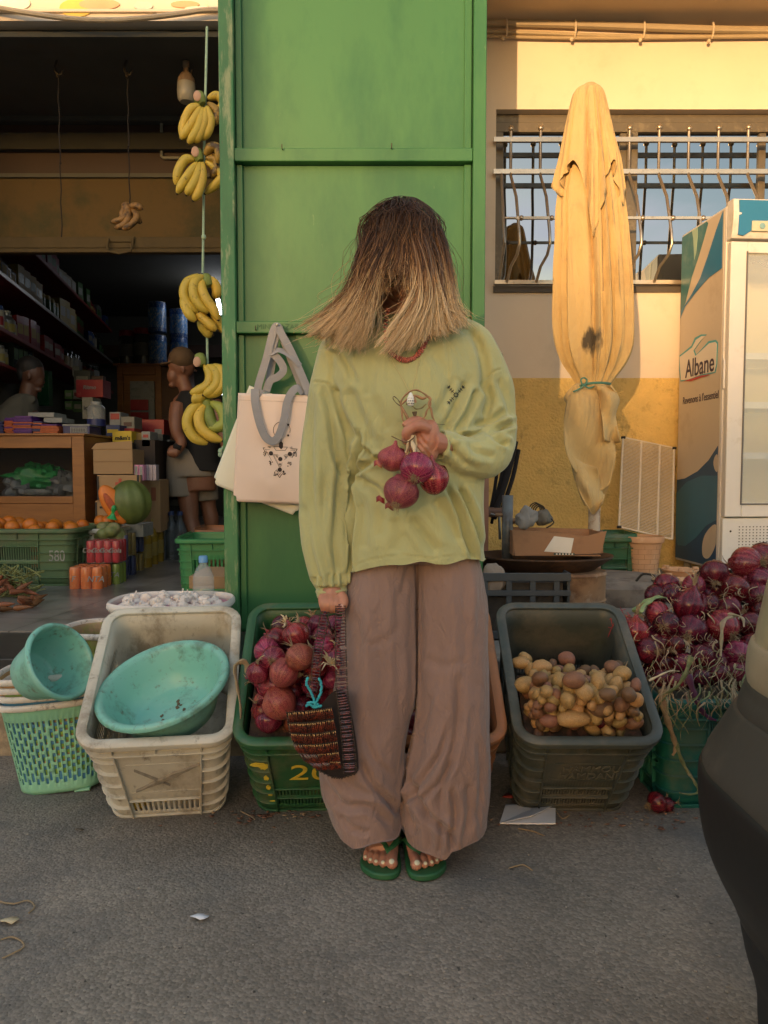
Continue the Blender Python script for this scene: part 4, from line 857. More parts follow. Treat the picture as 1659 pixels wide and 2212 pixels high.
def make_hair():
    r_=random.Random(11); mb=MB(); g=guides()
    left=g[:7]; right=g[7:]
    def vz(p): return min(1,max(.02,.14+(1.525-p.z)/.25*.86))
    def strand(c,rad,rv,tint=1.0,seg=3):
        n=len(c); q=cr(c,3); k=len(q); b=len(mb.v); fl=mb
        mb.tube(q,[rad*(1-.75*(i/k)**2) for i in range(k)],3,False,uv=True)
        # rewrite uv: u random per strand, v along
        nf=(k-1)*3
        for i in range(nf):
            row=i//3; va=vz(q[row]); vb=vz(q[row+1]); mb.uv[-nf+i]=((rv,va),(rv,va),(rv,vb),(rv,vb))
    def lerp(a,b_,w): return [tuple(x*(1-w)+y*w for x,y in zip(p,q)) for p,q in zip(a,b_)]
    def jig(c,sp,root=.35,curl=1.0):
        off=Vector((r_.gauss(0,1),r_.gauss(0,1),0)); oY=r_.gauss(0,.008); ph=r_.uniform(0,6.28); am=r_.uniform(.5,3.4)*curl; out=[]
        n=len(c); ln=1.13-.62*r_.random()**1.3
        for i,(x,y,Y) in enumerate(c):
            f=i/(n-1); s=sp*(root+(1-root)*f*1.3)
            out.append((x+off.x*s+am*4.6*math.sin(ph+f*9)*f,y+off.y*s*.55+am*math.cos(ph+f*6)*f,Y+oY*(.3+f)))
        if ln<1: 
            x0,y0,Y0=out[-2]; x1,y1,Y1=out[-1]; w=ln-.0; out[-1]=(x0+(x1-x0)*(w-.5)*2,y0+(y1-y0)*(w-.5)*2,Y1)
        return [P(*p) for p in out]
    for side in (left,right):
        m=len(side)
        for i in range(800):
            a,b_=r_.sample(range(m),2); 
            if r_.random()<.8: b_=min(m-1,a+1) if a+1<m else a-1
            c=lerp(side[a],side[b_],r_.random()); rr=r_.random()
            strand(jig(c,7),r_.uniform(.0006,.0011),rr,r_.uniform(.85,1.05))
        for i in range(150):   # clumped locks
            a=r_.randrange(m); b_=r_.randrange(m); c=lerp(side[a],side[b_],r_.random()*.5); base=r_.random()
            o=(r_.gauss(0,15),r_.gauss(3,11)); bw=r_.uniform(-9,9); c=[(x+o[0]*(j/len(c)+.15)+bw*math.sin(j*1.1),y+o[1]*(j/len(c))**2,Y-.006) for j,(x,y,Y) in enumerate(c)]
            for q in range(16): strand(jig([(x+(r_.uniform(-3,3))*(1-j/6*.8),y,Y) for j,(x,y,Y) in enumerate(c)],1.2,.6,.7),r_.uniform(.0006,.001),min(1,max(0,base+r_.uniform(-.12,.12))),r_.uniform(.9,1.12))
    for i in range(330):
        a,b_=r_.sample(range(4),2); c=lerp(BANG[a],BANG[b_],r_.random()*.6); strand(jig(c,5,.4,.6),r_.uniform(.0006,.001),r_.random(),.50)
    for i in range(240):  # flyaways
        s=left if r_.random()<.6 else right; c=s[r_.randrange(len(s))]; strand(jig(c,17,.25,4.5),.0005,r_.random(),1.0)
    # crown: strands radiating from the whorl, down over the skull, into the hanging lengths
    Hc=HM@Vector((0,.012,.020))
    for i in range(3400):
        ph=r_.choice([r_.gauss(0,.5),r_.uniform(-2.6,2.6)]); p1=r_.uniform(.02,.30); jr=r_.uniform(0,.011) if i%18 else r_.uniform(.012,.028); c=[]; tw=r_.gauss(0,.2)
        for k,pa in enumerate((p1,.55,1.0,1.38)):
            f_=ph+tw*k+(.16*math.sin(ph*9+k*1.4)); c.append(Hc+Vector(((.082+jr)*math.sin(pa)*math.sin(f_),-(.092+jr)*math.sin(pa)*math.cos(f_),(.079+jr)*math.cos(pa))))
        a=abs(ph); side=left if ph<0 else right
        if a<.45 and r_.random()<.35: gc=BANG[r_.randrange(4)]; tail=list(gc[2:]); tc_=.55
        else:
            if ph<0: gi=r_.choice([6,4,4]) if a<.7 else (r_.choice([3,0,4]) if a<1.3 else (r_.choice([0,1]) if a<1.8 else r_.choice([2,5])))
            else: gi=r_.choice([3,7,2]) if a<.7 else (r_.choice([2,6,0]) if a<1.3 else (r_.choice([0,8]) if a<1.8 else r_.choice([1,5])))
            tail=list(side[gi][3:]); tc_=1.0
        off=(r_.gauss(0,7),r_.gauss(0,4)); ln=1.18-.82*r_.random()**1.2; am=r_.uniform(0,9); pz=r_.uniform(0,6)
        tail=[(x+off[0]*(.5+.5*q)+am*math.sin(pz+q*2),y+off[1]*(.5+.5*q),Y+r_.gauss(0,.003)) for q,(x,y,Y) in enumerate(tail)]
        x0,y0,_=tail[-2]; x1,y1,Y1=tail[-1]; tail[-1]=(x0+(x1-x0)*(ln-.3)/.7,y0+(y1-y0)*(ln-.3)/.7,Y1)
        c+=[P(*q) for q in tail]; strand(c,r_.uniform(.0006,.0011),r_.random(),tc_)
    # inner cap that stops light passing between strands
    mb.ell(Hc,(.078,.087,.075),None,22,14)
    n=len(mb.f)
    nf=22*14
    for i in range(len(mb.uv)-1,-1,-1):
        if mb.uv[i] is None: mb.uv[i]=tuple((.5,.0) for _ in mb.f[i])
        else: break
    return mb
hb=make_hair(); me=hb.mesh('hair',hair_mat(),True,180); ho=bpy.data.objects.new('hair',me); C.objects.link(ho); ho.parent=wom; ho.matrix_parent_inverse=wom.matrix_basis.inverted(); ho['label']='dark rooted hair fading to blonde tips, blown to one side'
# ================= crates in the front row
m_cw=pm('dirty_white_plastic',(.56,.52,.42),.5,.1,5,.15,60,dirt=[((.22,.17,.11),.56,7,.75),((.10,.075,.05),.64,24,.8),((.40,.33,.24),.5,2.5,.5)],st=(1,1,.6))
m_cg=pm('green_plastic',(.022,.095,.035),.45,.15,5,.12,60,dirt=[((.14,.13,.07),.57,6,.55),((.04,.05,.02),.6,20,.5)])
m_cd=pm('grey_green_plastic',(.056,.068,.060),.5,.15,5,.12,60,dirt=[((.15,.13,.095),.54,5,.55),((.035,.035,.025),.6,18,.5)])
m_co=pm('orange_plastic',(.32,.125,.045),.5,.15,5,.12,60,dirt=[((.15,.09,.05),.56,6,.6)])
m_ct=pm('teal_plastic',(.012,.13,.105),.45,.15,5,.12,60,dirt=[((.12,.14,.09),.58,6,.5)])
m_mint=pm('mint_plastic',(.19,.47,.38),.38,.06,4,.06,40,dirt=[((.10,.17,.12),.585,10,.75),((.12,.085,.04),.635,34,.85),((.32,.52,.43),.55,3,.4)])
GR='plastic crates lined up along the road'
tw,MW=crate('dirty white crate holding the large mint basin, second from the left',m_cw,-.60,2.085,yaw=R(8),W=.35,L=.455,Wb=.30,H=.345,group=GR,rowsF=((.026,.078),),nF=13,backrows=())
tg_,MG=crate('dark green crate full of red onions with yellow painted number',m_cg,-.205,2.115,yaw=R(3),group=GR,nF=20,rowsF=((.035,.070),(.080,.115)))
to_,MO=crate('orange brown crate mostly hidden behind the brown trousers',m_co,.150,2.125,yaw=R(0),W=.29,Wb=.26,group=GR)
td,MD=crate('grey green crate of potatoes with raised lettering on its front',m_cd,.525,2.115,yaw=R(-1),group=GR,nF=24,nS=30,rowsF=((.035,.070),(.082,.117)),rowsS=((.05,.10),(.115,.165),(.18,.23)))
# writing on crate fronts (front wall plane leans with the taper)
def front_M(t,H,W,Wb,Lb,L,x,z,off=.0045):
    a=math.atan2(.0225,.345); y=-.0652*z-off
    return Matrix.Translation((x,y,z))@Matrix.Rotation(PI/2+a,4,'X')
for s,zt in (('HAMMOU',.213),('HAMDANE',.180)):
    text('raised_lettering',s,.038,pm('dusty_lettering',(.115,.115,.09),.6),td,front_M(td,.325,.385,.325,.43,.49,.024,zt,.006),ext=.0014,sx=.9,bold=.0003)
fr=MB(); 
for a,b_ in (((-.075,.158),(.125,.161)),((-.075,.232),(.125,.235)),((-.078,.158),(-.075,.235)),((.125,.158),(.128,.235))):
    y=lambda z:-.0652*z-.002
    fr.b2((a[0],y(a[1]),a[1]),(b_[0],y(a[1])-.002,b_[1]))
fr.build('raised_frame',m_cd,td)
m_yp=pm('yellow_paint',(.62,.45,.04),.5,.25,40,.3,90)
text('painted_number','20',.10,m_yp,tg_,front_M(tg_,.325,0,0,.43,.49,.0,.19,.003),ext=.0006,sx=1.15,ital=.1)
def blob(t,x,z,sx,sz,seed):
    r_=random.Random(seed); mb=MB(); y=-.0652*z-.0035
    mb.prism([(x+sx*math.cos(a)*r_.uniform(.6,1.1),z+sz*math.sin(a)*r_.uniform(.6,1.1)) for a in [2*PI*i/14 for i in range(14)]],y-.0006,y+.003,axis='y'); mb.build('paint_spot',m_yp,t)
for q in ((-.128,.235,.026,.008),(-.118,.225,.012,.014),(-.115,.17,.008,.012),(-.112,.125,.006,.012),(-.108,.09,.007,.009),(-.105,.05,.010,.009)): blob(tg_,*q,seed=int(q[1]*1000))
# cross and frame embossed on the white crate front
fr=MB()
yy=lambda z:-.0362*z-.001
for a,b_ in (((-.085,.24),(.105,.244)),((-.085,.115),(.105,.119)),((-.089,.115),(-.085,.244)),((.105,.115),(.109,.244))): fr.b2((a[0],yy(a[1])-.002,a[1]),(b_[0],yy(a[1])+.004,b_[1]))
fr.build('raised_frame',m_cw,tw)
mg=pm('grime',(.27,.225,.165),.9,.3,60); 
for k,((x0,z0),(x1,z1),w_) in enumerate((((-.07,.13),(.10,.238),.0075),((-.065,.225),(.02,.15),.0035))):
    r_=random.Random(k); mb=MB(); n_=16; top=[];bot=[]
    for i in range(n_+1):
        f=i/n_; x=x0+(x1-x0)*f; z=z0+(z1-z0)*f; q=w_*(.4+.9*r_.random())*math.sin(PI*min(1,max(.05,f))); top.append((x-.5*q,z+q));bot.append((x+.5*q,z-q))
    mb.prism(top+bot[::-1],yy(.18)-.0075,yy(.18)+.006,axis='y',M=Matrix.Translation((0,-.001,0))); mb.v=[(v[0],v[1]+(.18-v[2])*.0362,v[2]) for v in mb.v]; mb.build('grime_streak',mg,tw)
# ---- onions in the green crate
def bed(t,M,W,L,Lb,plane,mat,dz=.055):
    mb=MB()
    def f(u,v):
        x=(u-.5)*W; y=(v-.5)*L; q=M@Vector((x,y,0)); z=(plane[0]+plane[1]*(q.y-2.0)-.06-q.z)/.84+.012*noise.noise(Vector((x*30,y*30,1)))+.012
        e_=min(1,max(0,(v-.52)/.25)); return (x,y+Lb/2,max(.006,z*(1-e_*e_*(3-2*e_))))
    mb.grid(f,30,34); mb.build('soil_layer',mat,t)
m_soil=pm('soil_scraps',(.055,.035,.022),.95,.5,60,.8,120,dirt=[((.16,.06,.035),.56,40,.7)])
bed(tg_,MG,.305,.44,.43,(.245,.66),m_soil); bed(td,MD,.305,.44,.43,(.225,.66),m_soil)
def nearest(lst,x,y): return min(lst,key=lambda q:(q[0]-x)**2+(q[1]-y)**2)
on=pack(80,MG,.30,.42,lambda r_:r_.uniform(.024,.034),.005,seed=4,plane=(.245,.66))
def scr(v): 
    a,b_=proj(np.array(v)); return float(a),float(b_)
GO='red onions in the green crate'
for i,(x,y,z,rr) in enumerate(on):
    p=MG@Vector((x,y,z)); r_=random.Random(i); sx_,sy_=scr(p)
    m_=[m_on,m_on2,m_on,m_on,m_on3][i%5]
    onion(tuple(p),rr,(r_.uniform(-1.9,1.9),r_.uniform(-1.6,1.6),r_.uniform(0,6.28)),i%6,m_,'red onion among the onions piled in the green crate',GO,roots=i%2==0,neck=i%3!=1)
# big ones on top, placed as in the photo (u coordinates)
def surfp(M,items,x,y,lift=.02):
    r=ray(x,y); best=None
    for k in range(200):
        t=1.7+k*.006; p=CAMV+r*t
        for (a,b_,c_,s) in items:
            if (p-(M@Vector((a,b_,c_)))).length<s*.85: return p-r*lift
    return None
big=[(565,1375,.040,0,'purple red onion with torn skin at the left of the green crate'),(641,1372,.036,0,'glossy purple onion resting on its side near the back of the green crate'),(552,1500,.037,0,'red onion at the front left corner of the green crate'),(605,1520,.043,1,'papery copper onion with long neck at the front of the green crate'),(612,1455,.036,1,'copper onion with loose skins in the middle of the green crate'),(648,1420,.034,1,'onion with shredded tan skins in the green crate'),(580,1560,.035,0,'red onion half hidden by the front rim of the green crate'),(645,1335,.03,1,'brown onion with pale leaves against the back of the green crate'),(690,1350,.033,0,'red onion beside the hanging beaded handle')]
for k,(x,y,rr,mk,lab) in enumerate(big):
    p=surfp(MG,on,x,y,.03)
    if p is None: continue
    r_=random.Random(50+k); onion(tuple(p),rr,(r_.uniform(-1.2,.6),r_.uniform(-.8,.8),r_.uniform(0,6)),k%6,[m_on,m_on2][mk],lab,GO,roots=False,neck=k in(3,5,0,7))
# long dry stalk over the left rim and shredded leaves
def stalk(label,pts,r,mat=m_leafd,name='onion_stalk',group=None,flat=.5,cat='stalk',local_k=5):
    c=[P(*p) for p in pts]; c0=c[0]; t=thing(name,label,cat,tuple(c0),group=group)
    mb=MB(); q=cr([p-c0 for p in c],local_k); k=len(q); rs=[r*(1-.75*i/k)*(1+.25*math.sin(i*1.3)) for i in range(k)]
    mb.tube(q,rs,7,True,flat); mb.build('stalk',mat,t); return t
stalk('thick pale dry stalk bent down inside the left wall of the green crate',[(540,1455,1.99),(528,1430,1.98),(508,1440,1.97),(512,1480,1.96),(520,1530,1.95),(518,1568,1.94)],.010)
stalk('dry brown onion neck curling up between the front onions',[(612,1500,1.99),(585,1480,1.98),(580,1450,1.98)],.012)
for k,(x,y,lab) in enumerate(((620,1335,'frayed white leaves at the back of the green crate'),(655,1405,'shredded tan leaves on the middle onions'),(712,1420,'frayed white root leaves beside the beaded handle'),(575,1345,'thin green and white sprouts at the back left of the onions'))):
    p=surfp(MG,on,x,y+14,.03)
    if p is None: continue
    t=thing('dry_leaves',lab,'leaves',tuple(p),group='loose leaves in the green crate'); mb=MB(); r_=random.Random(k)
    for i in range(16):
        d=Vector((r_.uniform(-1,1),r_.uniform(-.5,.3),r_.uniform(-.6,.9))).normalized(); l=r_.uniform(.02,.05); mb.tube([d*.004,d*l*.5+Vector((0,-.006,.006)),d*l+Vector((0,0,-.008))],[.0035,.003,.0008],5,True,.35)
    mb.build('leaf_shreds',pm('pale_leaf',(.55,.45,.28),.7,.3,40,.3) if k!=3 else m_leafg,t)
# ---- onions glimpsed in the orange crate
oo=pack(22,MO,.25,.41,lambda r_:r_.uniform(.028,.038),.005,seed=9,plane=(.17,.35))
for i,(x,y,z,rr) in enumerate(oo):
    p=MO@Vector((x,y,z)); r_=random.Random(i+300)
    onion(tuple(p),rr,(r_.uniform(-1.5,1.5),r_.uniform(-1.5,1.5),0),i%6,m_on,'red onion inside the orange brown crate behind her leg','red onions in the orange crate',roots=False,neck=i%3==0)
# ---- potatoes
m_pot=pm('potato_skin',(.37,.22,.078),.55,.2,18,.35,90,dirt=[((.20,.12,.05),.56,16,.75),((.08,.045,.02),.66,40,.8),((.50,.36,.15),.52,6,.4)],rv=.28,bd=.0012)
m_pot2=pm('rust_potato_skin',(.20,.10,.052),.55,.25,18,.35,90,dirt=[((.12,.055,.03),.54,16,.75)],rv=.3,bd=.0012)
PM={}
def potato(loc,rr,rot,k,label,group,mk=0,el=1.3):
    key=(k,mk)
    if key not in PM:
        mb=MB(); mb.ell((0,0,0),(1.28,.95,.86),n=20,m=14)
        mb.v=[tuple(Vector(v)*(1+.13*noise.noise(Vector(v)*.9+Vector((k*5,1,2)))+.03*noise.noise(Vector(v)*3+Vector((k*5,1,2))))) for v in mb.v]
        PM[key]=mb.mesh('potato',[m_pot,m_pot2][mk])
    o=bpy.data.objects.new('potato',PM[key]); C.objects.link(o); o.location=loc; o.rotation_euler=rot; o.scale=(rr*el/1.28,rr,rr); return tag(o,label,'potato',group)
pt_=pack(165,MD,.30,.42,lambda r_:r_.uniform(.012,.023),.003,seed=3,plane=(.225,.66))
GP='potatoes in the grey green crate'
for i,(x,y,z,rr) in enumerate(pt_):
    p=MD@Vector((x,y,z)); r_=random.Random(i+9)
    potato(tuple(p),rr,(r_.uniform(0,6),r_.uniform(0,6),r_.uniform(0,6)),i%7,'yellow brown potato in the pile inside the grey green crate' if i%3 else 'rust brown potato in the pile inside the grey green crate',GP,mk=0 if i%3 else 1,el=r_.uniform(1.05,1.45))
for k,(x,y,rr,rz,lab,mk,el) in enumerate(((1243,1508,.034,.0,'largest greenish potato lying on top of the pile',0,1.45),(1238,1552,.030,.05,'long yellow potato against the front wall of the crate',0,1.7),(1135,1480,.031,.5,'large yellow potato with a dark spot at the left of the pile',0,1.2),(1240,1468,.030,.3,'grey rough potato behind the largest one',1,1.2),(1195,1508,.027,1.2,'orange yellow potato left of the largest one',0,1.25),(1300,1530,.032,.5,'dull brown potato right of the largest one',1,1.35),(1280,1490,.024,.3,'smooth yellow potato at the right of the pile',0,1.2),(1125,1432,.024,0,'golden potato at the far left wall of the crate',0,1.4),(1170,1440,.026,.2,'wide tan potato at the back of the pile',0,1.3),(1183,1410,.023,.4,'bright orange potato at the back of the pile',0,1.2),(1187,1556,.024,.2,'reddish potato in the front left of the crate',1,1.3),(1140,1552,.022,.2,'small yellow potato in the front left corner',0,1.3),(1312,1500,.021,0,'red brown potato beside the right wall',1,1.2))):
    p=surfp(MD,pt_,x,y,.022)
    if p is not None: potato(tuple(p),rr*.86,(.2,0,rz),k%7,lab,GP,mk,el)
for k,(x,y,rr,lab) in enumerate(((1098,1402,.020,'scrap of red onion in the back left of the potatoes'),(1300,1562,.018,'red onion half buried at the front of the potatoes'))):
    p=surfp(MD,pt_,x,y,.012)
    if p is None: continue
    onion(tuple(p),rr,(1,0,k),k,m_on3,lab,'onions among the potatoes',roots=False)
# ---- fruit under the basin in the white crate
fy=pack(14,MW,.28,.42,lambda r_:r_.uniform(.026,.033),.003,seed=5)
m_fy=pm('yellow_fruit',(.55,.36,.03),.4,.15,10,.2,60,rv=.5); fm=None
for i,(x,y,z,rr) in enumerate(fy):
    if fm is None: mb=MB(); mb.ell((0,0,0),(1,1,1.08),n=18,m=12); fm=mb.mesh('fruit',m_fy)
    o=bpy.data.objects.new('lemon',fm); C.objects.link(o); o.location=MW@Vector((x,y,z)); o.scale=(rr,)*3; tag(o,'yellow green citrus fruit seen through the slots of the white crate','fruit','citrus fruit in the white crate')
# ---- basins
def basin(label,M,R_,H_=.13,stain=True):
    t=thing('wash_basin',label,'basin',tuple(M.translation),rot=tuple(M.to_euler()))
    mb=MB(); pr=[(0,0),(.52,0),(.60,.01),(.66,.05),(.78,.45),(.90,.90),(.93,.98),(.97,1.02),(1.02,1.02),(1.05,.98),(1.05,.90),(1.02,.88),(.99,.93),(.955,.95),(.925,.88),(.80,.42),(.68,.03),(.61,-.02),(.52,-.03),(0,-.03)]
    mb.lathe([(a*R_,b_*H_) for a,b_ in pr],56); mb.build('bowl',m_mint,t,ang=60)
    if stain:
        r_=random.Random(3); mt=pm('brown_stain',(.12,.08,.04),.8,.3,60)
        for k in range(16):
            a=r_.uniform(0,6.28); f=r_.uniform(.05,.45); rr=(.1+.5*f if f<.5 else .66+.24*(f-.5)*2)*R_; z=(.004 if rr<.6*R_ else (rr/R_-.66)/.24*.85*H_+.006)
            s_=MB(); n_=9; w_,h_=r_.uniform(.002,.005),r_.uniform(.004,.016)
            if rr<.58*R_: s_.prism([(rr*math.cos(a)+w_*1.5*math.cos(q)*r_.uniform(.5,1.2),rr*math.sin(a)+h_*.6*math.sin(q)*r_.uniform(.5,1.2)) for q in [2*PI*j/n_ for j in range(n_)]],.001,.0016)
            else:
                n0=Vector((math.cos(a),math.sin(a),0)); tg=Vector((-n0.y,n0.x,0)); up=(n0*.26*R_+Vector((0,0,.85*H_))).normalized(); c_=n0*(rr-.0015)+Vector((0,0,z)); nn=tg.cross(up)
                s_.add([c_+tg*w_*math.cos(q)*r_.uniform(.6,1.2)+up*h_*math.sin(q)*r_.uniform(.5,1.2) for q in [2*PI*j/n_ for j in range(n_)]],[tuple(range(n_))])
            s_.build('stain',mt,t,smooth=False,solid=.0004)
    return t
c0=P(350,1472,2.02)
M=Matrix.Translation(c0)@Matrix.Rotation(R(-3),4,'Z')@Matrix.Rotation(R(-9),4,'Y')@Matrix.Rotation(R(24),4,'X')@Matrix.Translation((0,0,-.115))
basin('large mint green basin tilted inside the dirty white crate',M,.172,.115)
c1_=P(124,1432,2.10)
M=Matrix.Translation(c1_)@Matrix.Rotation(R(-22),4,'Z')@Matrix.Rotation(R(64),4,'Y')@Matrix.Translation((0,0,-.105))
basin('mint green basin tipped on its side on the stacked laundry baskets',M,.106,.125,False)
# ---- nested laundry baskets
m_bask=pm('mint_basket_plastic',(.25,.52,.33),.42,.08,4,.06,40,dirt=[((.13,.2,.12),.6,12,.6)])
m_rimw=pm('worn_white_rim',(.62,.56,.48),.55,.1,10,.2,60,dirt=[((.16,.12,.09),.6,40,.8)])
cols=[m_bask,pm('blue_plastic',(.06,.20,.33),.4),pm('lime_plastic',(.20,.34,.05),.4),pm('tan_plastic',(.45,.27,.12),.45)]
labs=['mint green laundry basket with slotted sides, lowest of the nested stack','blue laundry basket nested second from the bottom of the stack','lime green laundry basket nested third from the bottom of the stack','tan laundry basket on top of the nested stack']
def lbasket(k,M,label,slots=True,mat=None,name='laundry_basket'):
    t=thing(name,label,'basket',tuple(M.translation),rot=tuple(M.to_euler()),group='laundry baskets beside the white crate')
    W,L,Wb,Lb,H,r=.30,.25,.235,.195,.27,.08; st=[]
    nn=120
    def sup(i,t_,off=0):
        a=2*PI*i/nn; f=t_/H; w=Wb+(W-Wb)*f; l=Lb+(L-Lb)*f; c,s=math.cos(a),math.sin(a); e=2/3.2
        return Vector(((w/2+off)*math.copysign(abs(c)**e,c),(l/2+off)*math.copysign(abs(s)**e,s),t_))
    # even spacing by arc length
    raw=[sup(i/ (3600/nn),H) for i in range(3600)]; cum=[0]
    for i in range(1,3601): cum.append(cum[-1]+(raw[i%3600]-raw[i-1]).length)
    idx=[]; j=0
    for i in range(nn):
        while cum[j]<cum[-1]*i/nn: j+=1
        idx.append(j*nn/3600)
    ts=[0,.012,.030]+[.030+.0094*q for q in range(1,20)]+[H-.045,H-.01,H]
    ts=sorted(set(ts)); mb=MB(); 
    # narrow bars: each column pair = slot, bar
    def ang(i): 
        b_=idx[(i//2*2)%nn]; c_=idx[(i//2*2+2)%nn]+(nn if (i//2*2+2)>=nn else 0)
        return b_ if i%2==0 else b_+(c_-b_)*.66
    vs=[];fs_=[]
    for t_ in ts:
        for i in range(nn): vs.append(sup(ang(i),t_))
    for j in range(len(ts)-1):
        for i in range(nn):
            tm_=(ts[j]+ts[j+1])/2
            if slots and i%2==0 and .030<tm_<H-.050:
                q=int((tm_-.030)/.0094)
                if (q+(2 if (i//2)%2 else 0))%4!=0 and i%2==0: continue
            elif slots and False: pass
            fs_.append((j*nn+i,j*nn+(i+1)%nn,(j+1)*nn+(i+1)%nn,(j+1)*nn+i))
    mb.add(vs,fs_); 
    mb.build('basket_walls',mat or cols[k],t,ang=50,solid=.003)
    fl=MB(); fl.add([sup(i,.003) for i in range(nn)],[tuple(range(nn))]); fl.build('basket_floor',mat or cols[k],t,solid=.002)
    rb=MB(); prof=[(-.002,-.004),(-.002,.006),(.004,.009),(.010,.008),(.014,.003),(.014,-.008),(.010,-.010),(.004,-.004)]
    rb.loft([[sup(i,H+z,o) for o,z in prof] for i in range(nn)],loop=True); rb.build('rim',m_rimw,t,ang=60)
    if k==0:
        for s in(-1,1):
            ft=MB(); ft.box((s*.07,-Lb/2+.012,-.003),(.045,.02,.008)); ft.build('foot',cols[0],t,bevel=.002)
pb=G(112,1716); MBk=Matrix.Translation((pb.x+.0,pb.y+.10,0.004))@Matrix.Rotation(R(8),4,'Z')@Matrix.Rotation(R(-4),4,'Y')
for k in range(4): lbasket(k,MBk@Matrix.Translation((0,.0,[0,.026,.052,.080][k]))@Matrix.Rotation(R([0,.6,.2,-1.2][k]),4,'Y'),labs[k])
lbasket(3,Matrix.Translation((P(222,1440,2.42).x,2.50,.165))@Matrix.Rotation(R(-6),4,'Z'),'tan and green basket standing behind the white crate',True,pm('tan_green',(.36,.25,.14),.5,dirt=[((.25,.33,.06),.5,6,.9)]))
# ---- litter
def paper(name,label,cat,pts,z,mat,th=.0012,group=None):
    c_=G(*pts[0],z); t=thing(name,label,cat,tuple(c_),group=group); mb=MB()
    q=[G(x,y,z)-c_ for x,y in pts]; mb.prism([(p.x,p.y) for p in q],0,th); o=mb.build('sheet',mat,t); return t,c_
m_pap=pm('white_paper',(.72,.72,.74),.8,.04,30,.2,60)
t,c_=paper('napkin','folded white paper napkin lying on the asphalt before the potato crate','napkin',((1079,1780),(1084,1766),(1092,1741),(1160,1741),(1200,1738),(1200,1781),(1140,1781)),.004,m_pap,.004)
mb=MB(); q=[G(x,y,.009)-c_ for x,y in ((1079,1779),(1095,1740),(1150,1752),(1170,1746))]; q+= [G(1200,1739,.02)-c_]; 
mb.add([G(1081,1778,.009)-c_,G(1092,1742,.010)-c_,G(1150,1762,.024)-c_,G(1198,1739,.012)-c_,G(1160,1741,.006)-c_],[(0,1,4,2),(2,4,3)]); mb.build('folded_flap',m_pap,t,smooth=False,solid=.0012)
# ================= right hand side: umbrella, fridge, clutter, onion pile, car
def sil(levels,Y,depth=.8,n=96,sub=4,fold=None,e=2.0):
    """levels: (y,xl,xr,foldamp) -> rings round a vertical axis with cloth folds"""
    cols=list(zip(*levels)); cols=[crv(c,sub) for c in cols]; out=[]
    for y,xl,xr,am in zip(*cols):
        a=P(xl,y,Y);b_=P(xr,y,Y); cx=(a.x+b_.x)/2; hx=(b_.x-a.x)/2/(1+.38*am); z=a.z; rg=[]
        for i in range(n):
            t=2*PI*i/n
            f=1+am*(fold(t,z) if fold else 0); rg.append(Vector((cx+hx*math.cos(t)*f,Y+hx*depth*math.sin(t)*f,z)))
        out.append(rg)
    return out
def um_fold(t,z):
    w_=t+.16*math.sin(2*t+1+z*.3)+.10*math.sin(5*t+2-z*.5)+.03*math.sin(9*t+z*2)
    q=abs(math.sin(7.5*w_+.25*math.sin(z*2.1))); p=abs(math.sin(4*w_+1.1+.35*z))
    return 1.25*(q**.55-.75)+.8*(p**.7-.6)+.22*math.sin(31*w_+z*2)
UY=3.9
um=thing('parasol','closed yellow parasol with a black stain, tied with teal string before the window','parasol',(P(1282,1000,UY).x,UY,FZ))
def ub(mb,n,m,**k): return mb.build(n,m,um,local=False,**k)
m_um=pm('parasol_cloth',(.53,.37,.155),.85,.08,3,.3,260,dirt=[((.42,.27,.11),.58,5,.5),((.34,.24,.15),.66,9,.4)],bd=.001,sheen=.1,wr=(7,.9,.03,(1.6,1.6,.3)))
mm=m_um; nt=mm.node_tree; N=nt.nodes; L=nt.links; b=N['Principled BSDF']; src=b.inputs['Base Color'].links[0].from_socket
tc=N.new('ShaderNodeTexCoord'); mp=N.new('ShaderNodeMapping'); sp0=P(1281,733,UY-.15); mp.vector_type='TEXTURE'; mp.inputs['Location'].default_value=tuple(sp0); mp.inputs['Scale'].default_value=(.052,.2,.075); L.new(tc.outputs['Object'],mp.inputs[0])
ln=N.new('ShaderNodeVectorMath'); ln.operation='LENGTH'; L.new(mp.outputs[0],ln.inputs[0]); nz=N.new('ShaderNodeTexNoise'); nz.inputs['Scale'].default_value=9; nz.inputs['Detail'].default_value=4
m9=N.new('ShaderNodeMapping'); m9.inputs['Scale'].default_value=(5,1,1.6); L.new(tc.outputs['Object'],m9.inputs[0]); L.new(m9.outputs[0],nz.inputs[0])
s1=N.new('ShaderNodeMath'); s1.operation='MULTIPLY_ADD'; s1.inputs[1].default_value=1.5; L.new(nz.outputs['Fac'],s1.inputs[0]); L.new(ln.outputs['Value'],s1.inputs[2])
r9=N.new('ShaderNodeMapRange'); r9.inputs['From Min'].default_value=1.75; r9.inputs['From Max'].default_value=1.35; r9.inputs['To Max'].default_value=.93; L.new(s1.outputs[0],r9.inputs['Value'])
mx=N.new('ShaderNodeMix'); mx.data_type='RGBA'; L.new(r9.outputs[0],mx.inputs['Factor']); L.new(src,mx.inputs['A']); mx.inputs['B'].default_value=(.035,.028,.02,1); L.new(mx.outputs['Result'],b.inputs['Base Color'])
mb=MB(); mb.loft(sil([(320,1232,1318,.14),(420,1210,1341,.24),(520,1206,1353,.27),(620,1203,1361,.29),(700,1203,1364,.30),(750,1208,1361,.30),(785,1220,1348,.28),(812,1236,1330,.22),(830,1244,1318,.12)],UY,.8,150,4,um_fold),cap=False); ub(mb,'canopy',m_um)
